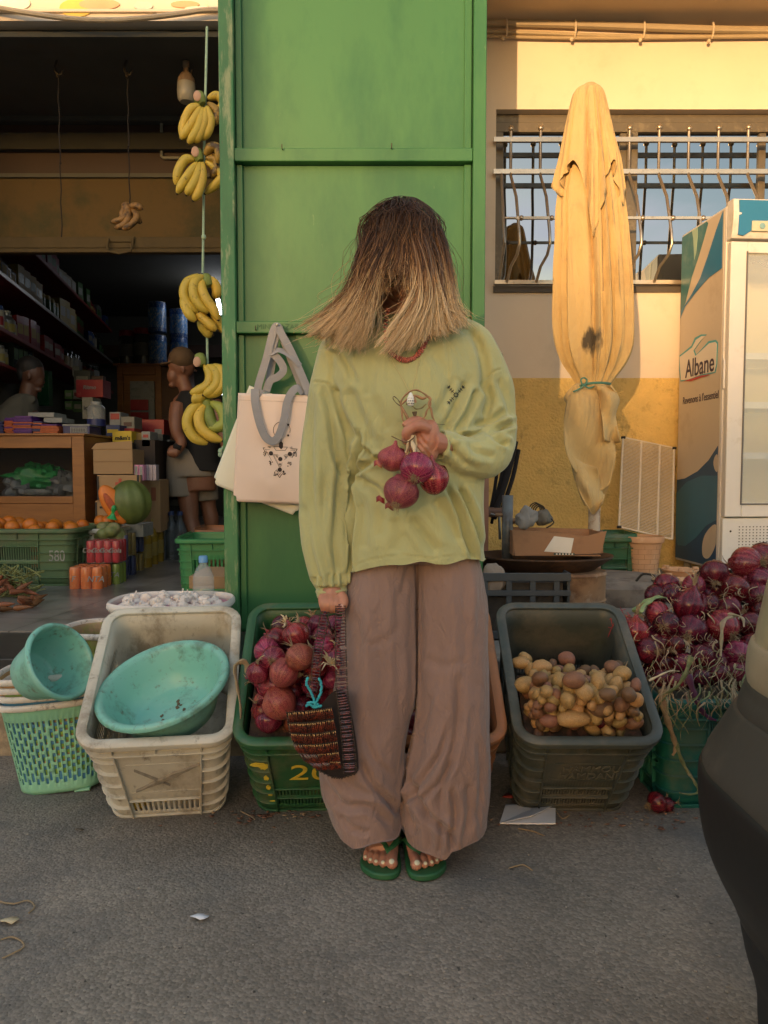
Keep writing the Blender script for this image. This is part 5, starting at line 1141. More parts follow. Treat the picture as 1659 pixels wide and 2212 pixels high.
# upper vent tier with pointed flaps
def tier():
    lv=[(184,1272,1279,.0),(188,1255,1293,.05),(200,1240,1303,.09),(240,1230,1312,.13),(300,1219,1324,.18),(345,1211,1335,.22)]
    rg=sil(lv,UY,.85,150,4,um_fold); last=rg[-1]; c=sum(last,Vector())/len(last); ex=[]
    for q in range(1,9):
        f=q/8; row=[]
        for i,v in enumerate(last):
            t=2*PI*i/150; tw=abs(((t*5/(2*PI)+.32)%1)*2-1); dl=.05+.50*tw**1.3*(.62+.38*math.sin(t*2.3+2.6))
            o=v-c; row.append(v+Vector((o.x*(.16*f+.05*math.sin(t*13)*f),o.y*(.22*f+.08*math.sin(t*13)*f),-dl*f*.9)))
        ex.append(row)
    return rg+ex
mb=MB(); mb.loft(tier(),cap=False); ub(mb,'vent_tier',m_um,solid=.002)
mb=MB(); mb.ell(P(1275,186,UY),(.035,.03,.016)); mb.tube([P(1275,186,UY),P(1273,181,UY)],.008,6); ub(mb,'finial',m_um)
# skirt under the tie: overlapping flaps
mb=MB(); mb.loft(sil([(828,1244,1318,.08),(842,1230,1326,.30),(860,1224,1334,.42),(882,1234,1324,.32),(920,1236,1324,.36),(960,1234,1326,.40),(1000,1238,1322,.40),(1040,1246,1316,.36),(1070,1254,1306,.3),(1092,1262,1298,.2)],UY,.75,150,4,lambda t,z:um_fold(t*1.0+.4,z*1.6)),cap=False); ub(mb,'skirt',m_um)
def flap(n,pts,dy,lab=None):
    # quilt of control points in u coords: rows of (x,y); builds a wavy hanging cloth
    mb=MB(); rows=[[P(x,y,UY-.15-dy+.045*math.sin(i*2.6+j*1.7)) for i,(x,y) in enumerate(r)] for j,r in enumerate(pts)]
    q=[cr(r,6) for r in rows]; cols=[cr([r[i] for r in q],6) for i in range(len(q[0]))]
    mb.loft(cols,cap=False,closed=False); return ub(mb,n,m_um,solid=.0025)
flap('loose_flap',[[(1240,832),(1262,830),(1285,832)],[(1222,880),(1255,880),(1300,878)],[(1218,950),(1258,955),(1322,940)],[(1232,1000),(1275,1010),(1330,985)],[(1258,1040),(1290,1062),(1318,1045)]],.0)
flap('loose_flap',[[(1285,832),(1305,832),(1318,834)],[(1290,855),(1318,858),(1338,862)],[(1300,900),(1318,905),(1330,900)],[(1305,950),(1325,958),(1342,955)]],.01)
flap('loose_flap',[[(1235,985),(1260,1000),(1290,1010)],[(1240,1030),(1268,1055),(1300,1060)],[(1255,1070),(1278,1090),(1306,1070)],[(1270,1095),(1282,1112),(1300,1090)]],.02)
mb=MB(); tp=[P(x,y,UY-d) for x,y,d in ((1244,836,.05),(1252,834,.13),(1275,828,.16),(1300,827,.15),(1318,829,.06))]; mb.tube(cr(tp,4),.006,6); 
mb.tube(cr([P(x,y,UY-.18) for x,y in ((1258,832),(1255,820),(1262,816),(1268,822),(1262,832),(1248,842),(1238,846))],4),.004,6); mb.tube(cr([P(x,y,UY-.18) for x,y in ((1262,832),(1272,838),(1285,834))],4),.004,6); ub(mb,'tie_string',pm('teal_string',(.07,.20,.14),.7))
mb=MB(); pc=P(1284,1100,UY); mb.tube([(pc.x,UY,pc.z+.3),(pc.x,UY,P(0,1148,UY).z)],.030,14); ub(mb,'pole',pm('pole_white',(.45,.38,.30),.6,.2,9,.3,60,dirt=[((.25,.14,.08),.55,18,.8)]))
mb=MB(); mb.tube([(pc.x,UY,P(0,1146,UY).z),(pc.x,UY,FZ)],.036,14); mb.tube([(pc.x,UY,P(0,1146,UY).z),(pc.x,UY,P(0,1160,UY).z)],.045,14); ub(mb,'pole_socket',pm('rust',(.22,.10,.05),.8,.3,20,.5,60,dirt=[((.42,.33,.26),.55,16,.6)]))
mb=MB(); mb.lathe([(0,0),(.30,0),(.31,.02),(.31,.085),(.29,.10),(.1,.11),(0,.11)],48,Matrix.Translation((pc.x+.03,UY-.12,FZ-.006))); ub(mb,'concrete_foot',pm('conc_foot',(.20,.165,.13),.9,.25,8,.5,40,dirt=[((.08,.06,.05),.56,12,.6)]))
mb=MB(); mb.tube(cr([(pc.x+.12,UY-.30,FZ+.10),(pc.x+.15,UY-.31,FZ+.135),(pc.x+.20,UY-.31,FZ+.125),(pc.x+.19,UY-.31,FZ+.10)],4),.006,6); ub(mb,'lifting_ring',m_iron)
# ---- display fridge
FYY=4.25; A=P(1551,1232,FYY); zt=P(1563,445,FYY).z; zb=A.z; FH=zt-zb; YAW=R(4)
fr=thing('display_fridge','tall white glass door display fridge with blue and cream dairy graphics on its side','fridge',(A.x,FYY,zb),YAW)
FM=Matrix.Translation((A.x,FYY,zb))@Matrix.Rotation(YAW,4,'Z'); FI=FM.inverted(); FD=.53; FW=.70
m_fw=pm('fridge_white',(.66,.62,.56),.35,.05,4,.04,30,dirt=[((.42,.35,.25),.62,8,.4)])
m_cream2=pm('side_cream',(.56,.46,.34),.4,.05,2,.03,30,dirt=[((.40,.30,.2),.6,4,.4)])
def fb(mb,n,m,par=None,**k): return mb.build(n,m,par or fr,**k)
mb=MB(); mb.b2((.0,.0,0),(.03,FD,FH)); mb.b2((.03,FD-.03,0),(FW,FD,FH)); mb.b2((FW-.03,0,0),(FW,FD-.03,FH)); mb.b2((.03,0,FH-.14),(FW-.03,FD-.03,FH)); mb.b2((.03,0.03,0),(FW-.03,FD-.03,.26)); cab=fb(mb,'cabinet',m_fw,bevel=.004)
mb=MB(); mb.b2((-.002,.02,.012),(-.0004,FD-.004,FH-.012)); sidep=fb(mb,'side_panel',m_cream2)
def sp_(cx,cy):
    u=1360.3+.3897*cx; v=398.1+.3897*cy; r=FI.to_3x3()@ray(u,v); o=FI@CAMV; t=-o.x/r.x; p=o+r*t; return (min(FD-.006,max(.022,p.y)),min(FH-.014,max(.014,p.z)))
def shape(n,pts,m,lay,sm=True):
    q=[sp_(*p) for p in pts]
    if sm: 
        q=[(a.x,a.y) for a in cr([Vector((a,b_,0)) for a,b_ in q],4,True)]; q=[(min(FD-.006,max(.022,a)),min(FH-.014,max(.014,b_))) for a,b_ in q]
    mb=MB(); x=-.002-.0012*lay; mb.prism(q,x-.0010,x+.0004,axis='x'); return mb.build(n,m,fr,smooth=False)
m_teal=pm('print_teal',(.035,.16,.17),.4,.12,5,.02,20,dirt=[((.16,.26,.22),.6,5,.5)]); m_blue=pm('print_blue',(.02,.16,.30),.4,.08,5,.02,20); m_navy=pm('print_navy',(.014,.065,.14),.4,.1,5,.02,20); m_mid=pm('print_mid',(.03,.14,.22),.4,.1,5,.02,20); m_pale=pm('print_pale',(.35,.48,.36),.45)
shape('teal_swirl',[(275,288),(345,240),(430,182),(438,215),(415,300),(385,400),(345,520),(312,655),(285,720),(267,750),(270,520)],m_teal,1,False)
shape('pale_streak',[(350,238),(366,228),(380,225),(381,290),(372,380),(362,420),(357,300)],m_pale,2,False)
shape('blue_swirl',[(523,120),(515,465),(440,520),(370,600),(310,680),(267,750),(290,700),(350,605),(395,520),(440,390),(485,250)],m_blue,2,False)
shape('navy_wave',[(493,1448),(440,1530),(380,1590),(310,1630),(245,1638),(238,2075),(390,2140),(486,2150)],m_navy,1,False)
shape('mid_wave',[(492,1615),(400,1615),(320,1650),(260,1710),(244,1760),(243,1950),(270,2000),(310,2005),(370,1960),(430,1890),(488,1860)],m_mid,2,False)
shape('cream_drop',[(492,1502),(478,1510),(470,1545),(478,1582),(492,1590)],m_cream2,3)
shape('cream_drop',[(486,1890),(450,1905),(420,1950),(407,2010),(412,2060),(435,2075),(460,2050),(486,1990)],m_cream2,3)
# logo badge
m_brd=pm('print_badge_teal',(.05,.32,.36),.4); m_bw=pm('badge_white',(.70,.62,.50),.4,.03)
bdg=[(276,950),(345,895),(365,850),(400,832),(430,832),(400,865),(362,920),(372,945),(400,915),(440,870),(480,862),(493,875),(488,1000),(478,1045),(400,1062),(330,1090),(285,1093),(278,1030)]
shape('logo_border',bdg,m_brd,1,False)
def inset(pts,k,c=(385,980)): return [(c[0]+(x-c[0])*k,c[1]+(y-c[1])*k) for x,y in pts]
shape('logo_field',[(281,958),(350,905),(372,862),(402,842),(425,840),(396,868),(357,922),(368,952),(404,920),(444,882),(478,874),(487,884),(483,1000),(473,1040),(400,1054),(330,1082),(289,1086),(284,1030)],m_bw,2,False)
shape('logo_red_swoosh',[(300,1092),(345,1078),(400,1060),(440,1054),(452,1056),(400,1072),(345,1092)],pm('print_red',(.42,.03,.03),.4),3,False)
a=sp_(392,1010); TM=Matrix(((0,0,-1,-.0068),(-1,0,0,a[0]),(0,1,0,a[1]),(0,0,0,1)))
m_ink=pm('dark_ink',(.04,.025,.05),.5)
text('logo_text','Albane',.150,m_ink,fr,TM,ext=.0005,sx=.84,bold=.0016)
a=sp_(392,1185); TM=Matrix(((0,0,-1,-.0035),(-1,0,0,a[0]),(0,1,0,a[1]),(0,0,0,1)))
text('slogan_text',"Revenons à l'essentiel",.062,m_ink,fr,TM,ext=.0005,sx=.80,bold=.0004)
# door, canopy sign, grille
mb=MB(); zd=.345*.0+.30; zt2=FH-.20
for p,q in (((.006,-.045,zd),(.10,-.004,zt2)),((FW-.10,-.045,zd),(FW-.006,-.004,zt2)),((.10,-.045,zd),(FW-.10,-.004,zd+.075)),((.10,-.045,zt2-.06),(FW-.10,-.004,zt2))): mb.b2(p,q)
dr=fb(mb,'door',m_fw,bevel=.004)
glf=bpy.data.materials.new('fridge_glass'); glf.use_nodes=True; b=glf.node_tree.nodes['Principled BSDF']; b.inputs['Base Color'].default_value=(.9,.95,.9,1); b.inputs['Roughness'].default_value=.03; b.inputs['Alpha'].default_value=.22; b.inputs['Specular IOR Level'].default_value=.8
mb=MB(); mb.b2((.10,-.03,zd+.075),(FW-.10,-.024,zt2-.06)); fb(mb,'glass_pane',glf,dr)
mb=MB(); mb.b2((.092,-.05,zd+.067),(.100,-.0455,zt2-.052)); mb.b2((.1,-.05,zd+.067),(FW-.1,-.0455,zd+.075)); fb(mb,'gasket',pm('gasket',(.12,.11,.1),.5),dr)
mb=MB(); mb.b2((-.012,-.03,1.0),(-.001,-.015,1.16)); mb.v=mb.v; fb(mb,'handle',m_fw,dr,bevel=.004)
mb=MB(); mb.prism([(0,FH-.19),(-.05,FH-.185),(-.065,FH-.16),(-.075,FH-.06),(-.07,FH+.015),(-.055,FH+.02),(0,FH+.02)],.0,FW,axis='x'); cn=fb(mb,'top_canopy',m_fw,bevel=.004)
mb=MB(); mb.prism([(.028,FH+.008),(.40,FH+.008),(.28,FH-.04),(.15,FH-.12),(.06,FH-.176),(.03,FH-.17)],-.078,-.066,axis='y'); mb.v=[(v[0],v[1]+(0.009 if v[2]<FH-.15 else 0),v[2]) for v in mb.v]; fb(mb,'canopy_print',m_blue,cn)
mb=MB(); mb.b2((.10,-.082,FH-.155),(.22,-.070,FH-.10)); fb(mb,'thermometer_label',pm('label_pale',(.50,.47,.33),.5,.1,60),cn,bevel=.003)
mb=MB(); mb.lathe([(.0,0),(.016,0),(.016,.003),(.012,.004),(0,.004)],20,Matrix.Translation((.155,-.082,FH-.128))@Matrix.Rotation(PI/2,4,'X')); fb(mb,'thermometer_dial',pm('dial',(.2,.35,.35),.4),cn)
mb=MB(); mb.b2((.19,-.0835,FH-.145),(.21,-.082,FH-.112)); fb(mb,'code_strip',pm('strip_dark',(.25,.18,.13),.5),cn)
m_fi=pm('fridge_inside',(.60,.56,.38),.6,.06,3); mb=MB(); mb.b2((.031,FD-.04,.27),(FW-.031,FD-.031,FH-.15)); mb.b2((.031,.01,.27),(.036,FD-.041,FH-.15)); mb.b2((FW-.036,.01,.27),(FW-.031,FD-.041,FH-.15)); fb(mb,'inner_liner',m_fi)
for k,z in enumerate((.62,.90,1.17)):
    mb=MB(); mb.b2((.04,.03,z),(FW-.04,.05,z+.035)); 
    for i in range(24): mb.tube([(.06+i*.025,.05,z+.01),(.06+i*.025,FD-.06,z+.01)],.0025,4)
    fb(mb,'wire_shelf',pm('shelfw',(.55,.55,.5),.35))
mb=MB(); mb.b2((.05,.06,.275),(FW-.2,.3,.31)); fb(mb,'plastic_tray',pm('tray',(.4,.4,.33),.5),bevel=.005)
mb=MB(); c_=Vector((.30,.16,FH-.235)); mb.b2((.1,.10,FH-.26),(.5,.12,FH-.2))
for k in range(1,9): mb.tube([c_+Vector((.010*k*math.cos(t),-.07,.008*k*math.sin(t))) for t in [2*PI*i/20 for i in range(21)]],.0018,4)
for k in range(10): t=2*PI*k/10; mb.tube([c_+Vector((0,-.07,0)),c_+Vector((.082*math.cos(t),-.07,.066*math.sin(t)))],.0018,4)
fb(mb,'fan_grille',pm('fang',(.16,.15,.12),.5,metal=.4))
mb=MB(); mb.b2((.004,-.03,.006),(FW-.004,-.001,zd-.008)); kp=fb(mb,'kick_plate',m_fw,bevel=.003)
mb=MB()
for i in range(26):
    for j in range(14): mb.box((.10+i*.02,-.0305,.03+j*.0165),(.006,.002,.006))
o=fb(mb,'vent_holes',pm('holes',(.06,.05,.04),.8),kp)
mb=MB(); mb.ell((.05,-.031,.22),(.006,.003,.006)); fb(mb,'screw',m_iron,kp)
for x in (.05,FW-.05):
    for y in(.06,FD-.06):
        mb=MB(); mb.tube([(x,y,0),(x,y,FZ-.006-zb)],.022,10); mb.build('foot',pm('footm',(.35,.28,.2),.6),fr)
# ---- wire rack leaning on the wall
def plane4(c,n=1): return c
t=thing('wire_rack','white wire fridge rack leaning on the ochre wall','rack',tuple(P(1395,1150,4.55)))
cA,cB,cC,cD=P(1346,945,4.78),P(1456,968,4.80),P(1452,1165,4.52),P(1337,1138,4.50)
mb=MB(); bl=lambda u,v: (cA*(1-u)+cB*u)*(1-v)+(cD*(1-u)+cC*u)*v
for u in (0,.36,.72,1): mb.tube([bl(u,0),bl(u,1)],.0065,6)
for v in (0,1): mb.tube([bl(0,v),bl(1,v)],.0065,6)
m_wr=pm('wire_white',(.66,.56,.42),.45,.1,20)
o=mb.build('frame',m_wr,t,local=False); mb=MB()
for i in range(64): v=(i+.5)/64; mb.tube([bl(0,v),bl(1,v)],.0026,4)
mb.build('wires',m_wr,t,local=False)
mb=MB(); 
for u,v in((0,0),(1,0),(0,1)): mb.tube([bl(u,v)+Vector((-.012,-.004,0)),bl(u,v)+Vector((.012,-.004,.0))],.009,6)
mb.build('corner_clip',m_iron,t,local=False)
# ---- terracotta pot with brick pattern
pp=P(1392,1252,4.3); t=thing('flower_pot','large terracotta pot with brick pattern under the leaning rack','pot',(pp.x,4.35,FZ-.006))
m_tc=pm('terracotta',(.52,.29,.15),.85,.1,6,.3,40,dirt=[((.62,.42,.26),.56,7,.6),((.28,.14,.07),.63,16,.5)])
mb=MB(); mb.lathe([(0,0),(.083,0),(.085,.012),(.080,.02),(.086,.06),(.104,.20),(.108,.215),(.118,.222),(.121,.245),(.116,.255),(.108,.255),(.102,.22),(.085,.05),(0,.04)],40); mb.build('pot_body',m_tc,t)
mb=MB()
for j in range(6):
    z=.045+j*.028; r_=.0845+.019*(z-.05)/.15; mb.tube([(r_*math.cos(a),r_*math.sin(a),z) for a in [2*PI*i/40 for i in range(41)]],.0012,4,False)
    for i in range(9): a=2*PI*(i+.5*(j%2))/9; mb.tube([(r_*math.cos(a),r_*math.sin(a),z),((r_+.0035)*math.cos(a),(r_+.0035)*math.sin(a),z+.028)],.0012,4)
mb.build('joint_lines',pm('jl',(.25,.13,.07),.9),t)
# ---- terracotta dishes
for k,(x,y,Y,lab) in enumerate(((1468,1238,4.0,'terracotta dish, topmost behind the onion pile'),(1478,1252,3.9,'terracotta dish, second below the topmost one'),(1416,1268,3.72,'terracotta dish with upright rim, nearest to the potato crate'),(1500,1262,3.7,'terracotta dish half covered by the onion pile'))):
    p=P(x,y,Y); 
    if k==0:
        t=thing('clay_dish',lab,'dish',tuple(p),group='terracotta dishes'); mb=MB(); mb.lathe([(0,-.03),(.055,-.03),(.075,-.01),(.088,.015),(.092,.015),(.094,.022),(.086,.024),(.075,.0),(.05,-.018),(0,-.02)],32)
        for a in (0,2.2,4.4): mb.box((.082*math.cos(a),.082*math.sin(a),.026),(.03,.02,.016),rz=a)
        mb.build('bowl',m_tc,t,bevel=.002); dish=t; p0=p
    else: dup(dish,tuple(p),label=lab,rz=k)
sb=MB(); q=P(1468,1280,3.95); sb.b2((q.x-.11,3.88,FZ-.006),(q.x+.13,4.06,P(0,1250,4).z-.03)); tag(sb.build('brick_block',pm('blk',(.2,.15,.12),.9,.2,10,.5)),'low brown block carrying the terracotta dishes','block')
# ---- cardboard tray, pan, drum
m_card=pm('cardboard',(.30,.155,.075),.85,.1,4,.15,60,dirt=[((.19,.10,.05),.58,6,.5)],st=(1,1,1)); m_cardi=pm('card_inside',(.17,.09,.05),.9,.1,4)
px0,px1=P(1112,1180,2.92).x,P(1318,1180,2.92).x; zc0,zc1=P(0,1205,2.92).z,P(0,1150,2.92).z
t=thing('cardboard_box','open cardboard tray on the dark pan, white paper stuck on its front','box',((px0+px1)/2,2.98,zc0),R(-3))
mb=MB(); w_=(px1-px0)/2; hh=zc1-zc0
mb.prism([(-w_+.012,0),(w_-.02,.012),(w_,hh+.002),(w_*.55,hh*.80),(.0,hh*.9),(-.05,hh*.93),(-.06,hh+.004),(-w_*.5,hh*.98),(-w_,hh*1.04)],-.004,.0,axis='y'); 
mb.prism([(-w_+.012,0),(w_-.02,.012),(w_,hh*.9),(-w_,hh*.98)],.24,.244,axis='y'); mb.prism([(0,.0),(.24,0),(.24,hh*.9),(0,hh)],-w_+.004,-w_+.008,axis='x'); mb.prism([(0,.012),(.24,.0),(.24,hh*.9),(0,hh*.95)],w_-.016,-.012+w_,axis='x'); mb.b2((-w_+.012,0.001,.0),(w_-.02,.24,.004))
mb.build('tray',m_card,t,ang=30)
mb=MB(); mb.prism([(-.058,.018),(.045,.012),(.056,.070),(-.02,.078)],-.0075,-.0045,axis='y'); mb.prism([(-.058,.018),(-.02,.078),(.0,.03)],-.0095,-.0085,axis='y'); mb.build('paper_label',pm('paper',(.68,.62,.52),.8),t,smooth=False)
mb=MB(); mb.b2((-.02,-.006,.004),(.06,-.0042,.013)); mb.build('printed_bar',pm('inkbar',(.05,.07,.05),.7),t)
mb=MB()
for i in range(6): mb.b2((-.012+.012*i,-.0072,.006),(-.006+.012*i,-.0062,.011))
mb.build('printed_mark',pm('paper',(.6,.6,.5)),t)
pc2=P(1180,1215,3.02); t=thing('metal_pan','wide dark rusty pan resting on the drum under the cardboard tray','pan',(pc2.x,3.06,zc0-.002))
mb=MB(); mb.lathe([(0,-.085),(.1,-.08),(.2,-.045),(.26,-.006),(.272,.0),(.272,-.006),(.262,-.014),(.2,-.055),(.1,-.09),(0,-.095)],56,sy=.75); mb.build('pan',pm('dark_rust',(.055,.03,.018),.6,.3,8,.3,50,metal=.3,dirt=[((.12,.06,.03),.55,10,.7)]),t)
m_drum=pm('drum_rust',(.26,.15,.075),.75,.25,7,.4,40,dirt=[((.10,.05,.025),.52,6,.8),((.38,.30,.22),.6,11,.6)])
p=P(1235,1262,3.0); dz=P(0,1243,2.9).z; t=thing('rusty_drum','short rusty paint drum standing behind the potato crate','drum',(p.x,3.03,FZ-.006)); mb=MB(); H_=dz-FZ+.01; mb.lathe([(0,0),(.137,0),(.14,.01),(.137,.018),(.137,H_*.5),(.141,H_*.52),(.137,H_*.54),(.137,H_-.02),(.142,H_-.01),(.137,H_),(0,H_)],40); mb.build('drum_body',m_drum,t)
mb=MB(); mb.lathe([(0,H_),(.058,H_),(.062,H_+.005),(.062,H_+.022),(.056,H_+.028),(0,H_+.028)],28); mb.build('lid',pm('drumlid',(.40,.31,.2),.7,.2,10,.3),t)
# ---- pipe, folded chairs, rags, dark crate, green crate
p=P(1096,1165,3.12); t=thing('metal_pipe','grey upright pipe with a clamp behind the cardboard tray','pipe',(p.x,3.12,p.z)); hz=P(0,1070,3.12).z-p.z
mb=MB(); mb.tube([(0,0,-.13),(0,0,hz)],.021,16,False); mb.build('tube',pm('grey_pipe',(.16,.17,.17),.5,.2,9,.2,40,metal=.4,dirt=[((.1,.07,.05),.57,14,.6)]),t,solid=.003); mb=MB(); mb.tube([(.02,0,.075),(.07,0,.072)],.012,8); mb.tube([(-.05,0,.10),(-.02,0,.10)],.007,8); mb.build('clamp',m_drum,t)
t=thing('folded_chair','folded chair with black tube frame leaning on the ochre wall','chair',tuple(P(1085,1150,3.3)))
m_blk=pm('black_tube',(.012,.009,.008),.7,.1,bump=0,spec=.15); 
for pts,r_ in ((((1113,954,3.55),(1098,1020,3.5),(1074,1095,3.4),(1066,1120,3.38)),.014),(((1120,972,3.6),(1108,1030,3.55),(1085,1100,3.45)),.010),(((1098,972,3.6),(1086,1030,3.55),(1070,1095,3.45),(1062,1130,3.4)),.007),(((1090,985,3.6),(1080,1040,3.5),(1064,1100,3.42)),.007),(((1076,1000,3.6),(1068,1060,3.5),(1058,1110,3.42)),.008),(((1104,990,3.6),(1092,1050,3.52),(1075,1100,3.45)),.006)):
    mb=MB(); mb.tube(cr([P(*q) for q in pts],4),r_,8); mb.build('frame_tube',m_blk,t,local=False)
mb=MB(); mb.tube([P(1096,972,3.58),P(1112,963,3.56)],.008,8); mb.build('crossbar',m_blk,t,local=False)
mb=MB(); q=P(1065,1105,3.4); mb.box(q,(.12,.25,.035)); mb.build('seat',pm('seatb',(.12,.06,.035),.6),t,local=False,bevel=.01)
mb=MB(); mb.tube([P(1060,1110,3.2),P(1078,1115,3.2),P(1080,1165,3.2)],.006,6); mb.build('bracket',pm('steel_b',(.2,.2,.19),.5,metal=.5),t,local=False)
def rag(name,label,cat,x,y,Y,s,mat,seed,grp=None):
    p=P(x,y,Y); mb=MB(); mb.ell((0,0,0),s,n=26,m=18); mb.v=[tuple(Vector(v)*(1+.5*noise.noise(Vector(v)*26+Vector((seed,0,0)))+.2*noise.noise(Vector(v)*60+Vector((seed,0,0))))) for v in mb.v]; o=mb.build(name,mat,None); o.location=p; return tag(o,label,cat,grp)
m_rag=pm('grey_rag',(.19,.18,.165),.9,.2,20,.4,90); rag('work_glove','grey work glove beside the upright pipe','glove',1137,1120,3.02,(.042,.03,.045),m_rag,1); rag('work_glove','crumpled dark glove right of the grey one','glove',1172,1118,3.05,(.035,.03,.028),pm('rag2',(.11,.10,.08),.9,.2,20,.4),5)
t=thing('wire_coil','loops of thin brown wire standing behind the gloves','wire',tuple(P(1160,1100,3.1))); mb=MB()
for k in range(4): mb.tube(cr([P(x+k*4,y+k*2,3.1) for x,y in ((1142,1108),(1146,1092),(1158,1086),(1166,1096),(1168,1112))],4),.0028,5)
mb.tube(cr([P(*q,3.0) for q in ((1190,1120),(1196,1128),(1188,1136),(1180,1140))],4),.0028,5); mb.build('wire_loops',m_iron,t,local=False)
m_bc=pm('dark_grey_plastic',(.045,.05,.052),.55,.2,8)
t=thing('bottle_crate','dark grey plastic bottle crate with square holes behind her trousers','crate',(P(1105,1290,2.8).x,2.82,FZ))
w_=.22; mb=MB(); hz=P(0,1243,2.75).z-FZ
for i in range(5): mb.b2((-w_/1.2+i*.088-.01,-.01,0),(-w_/1.2+i*.088+.01,.0,hz))
mb.b2((-w_,-.012,hz-.03),(w_,.002,hz)); mb.b2((-w_,-.012,0),(w_,.002,.03)); mb.b2((-w_,-.012,hz-.085),(w_,.002,hz-.065)); mb.b2((-w_,.28,0),(w_,.29,hz)); mb.b2((-w_,.003,0),(-w_+.01,.279,hz)); mb.b2((w_-.01,.003,0),(w_,.279,hz)); mb.b2((-w_+.011,.003,.0),(w_-.011,.279,.01)); mb.build('crate_walls',m_bc,t,bevel=.002)
mb=MB(); mb.b2((-w_*.9,.02,.012),(w_*.9,.26,hz-.04)); mb.build('contents',pm('dirt_in',(.05,.04,.03),.9,.3,30,.6),t)
rag('plaster_lump','dusty beige lump of plaster beside the dark bottle crate','rubble',1062,1250,2.86,(.045,.04,.05),pm('plaster',(.26,.2,.15),.95,.2,12,.5),8)
bx=MB(); q0=P(1044,1030,3.2); q1=P(1052,1290,3.2); bx.b2((q0.x-.04,3.2,FZ),(q1.x+.004,3.22,q0.z)); tag(bx.build('wooden_post',pm('pinkwood',(.34,.17,.11),.8,.15,9,.2)),'reddish brown board edge behind the green door leaf','board')
gc,_=crate('small green crate by the umbrella pole, against the ochre wall',m_cg,P(1322,1200,4.35).x,4.3,tilt=0,W=.26,Wb=.25,L=.3,Lb=.28,H=.24,z=FZ-.006)
t=thing('wall_bracket','small black wire bracket on the cream wall above her shoulder','bracket',tuple(P(1076,775,3.4))); mb=MB(); mb.tube(cr([P(x,y,3.4) for x,y in ((1072,768),(1078,762),(1085,770),(1084,798),(1079,780),(1078,768))],3),.005,6); mb.build('bracket',m_iron,t,local=False)
# ---- teal crate with the onion mound
xt=P(1421,1745,2.12).x; tc_,MT=crate('teal green crate carrying the mound of freshly pulled red onions',m_ct,xt+.21,2.13,tilt=0,yaw=R(0),W=.40,Wb=.375,L=.5,Lb=.46,H=.31,nF=26,fs=.50,rowsF=((.04,.10),(.115,.175),(.19,.25)))
tc2,_=crate('second teal crate hidden under the back of the onion mound',m_ct,xt+.22,2.62,tilt=0,W=.42,Wb=.40,L=.4,Lb=.38,H=.31,z=0)
ON=[(1370,115,82),(1550,60,100),(1480,195,90),(1600,230,75),(1262,180,65),(1232,288,100),(1150,235,55),(1065,325,68),(1110,390,80),(1245,420,90),(1420,400,95),(1455,300,70),(1570,390,75),(940,430,85),(1020,530,78),(1310,560,70),(1500,545,75),(1580,500,70),(1080,680,52),(1170,700,55),(1300,680,60),(1400,650,60),(1490,650,60),(1210,600,60),(1560,640,70),(1630,150,80),(1640,330,80),(1650,480,80),(1640,30,90),(1350,280,60),(1160,500,60),(905,390,50)]
GP2='red onions in the mound at the right'
LB={0:'red onion with root tuft near the top of the mound',1:'largest dark red onion at the very top of the mound by the fridge',5:'largest glossy purple red onion in the middle left of the mound',13:'bright red onion poking out at the left edge of the mound',14:'pinkish onion with pale roots at the lower left of the mound',9:'onion whose tangled tan roots face the road, below the largest one'}
def mY(y): return 2.10+(1490-y)/300*.40
k=0
for i,(cx,cy,r_u) in enumerate(ON):
    u=995+.4*cx; y=1194+.4*cy; Y=mY(y); rr=r_u*.4*Y/U*.96; r_=random.Random(i)
    onion(tuple(P(u,y,Y)),rr,(R(-80)+r_.uniform(-.5,.6) if i not in (5,13,24) else r_.uniform(-.3,.4),r_.uniform(-.5,.5),r_.uniform(-.9,.9)),i%6,[m_on3,m_on,m_on3][i%3],LB.get(i,'red onion with dry roots in the mound on the teal crate'),GP2,roots=i not in (5,13),neck=i%2==1)
for i in range(60):
    r_=random.Random(i+77); u=r_.uniform(1370,1700); y=r_.uniform(1240,1490); Y=mY(y)+r_.uniform(.05,.10); 
    if u<1400 and y<1330: continue
    onion(tuple(P(u,y,Y)),r_.uniform(.032,.042),(R(-80)+r_.uniform(-.7,.7),r_.uniform(-.7,.7),r_.uniform(-1,1)),i%6,m_on3,'red onion with dry roots in the mound on the teal crate',GP2,roots=i%2==0,neck=i%2==1)
# roots and withered leaves hanging from the mound
mb=MB(); mg2=MB()
for i in range(300):
    r_=random.Random(i+500); u=r_.triangular(1330,1650,1580) if i%3 else r_.uniform(1400,1650); y=r_.uniform(1250,1520) if i%3 else r_.uniform(1430,1520)
    if y<1250+(1480-u)*.9: continue
    Y=mY(y)-r_.uniform(.02,.05); l=r_.uniform(12,55) if y<1420 else r_.uniform(30,110); dx_=r_.uniform(-.5,.5); w_=r_.uniform(.0007,.0016) if i%4 else r_.uniform(.002,.0038)
    pts=[]
    for q in range(7):
        f=q/6; pts.append(P(u+dx_*l*f+6*math.sin(f*6+i),y+l*(f-.1)*(1 if w_>.0018 else .6)+5*math.sin(f*5+i*2),Y-.012*math.sin(f*3)))
    (mb if i%6 else mg2).tube(cr(pts,2),[w_*(1-.6*j/12) for j in range(13)],5,True,.5)
tag(mb.build('withered_leaves',m_leafd),'tangle of dry onion roots and withered leaves over the mound','dry leaves',kind='stuff'); tag(mg2.build('limp_leaves',m_leafg),'limp greenish onion leaves hanging over the teal crate','leaves',kind='stuff')
st_=lambda lab,pts,r,mat=m_leafd: stalk(lab,[(995+.4*a,1194+.4*b_,Y) for a,b_,Y in pts],r,mat)
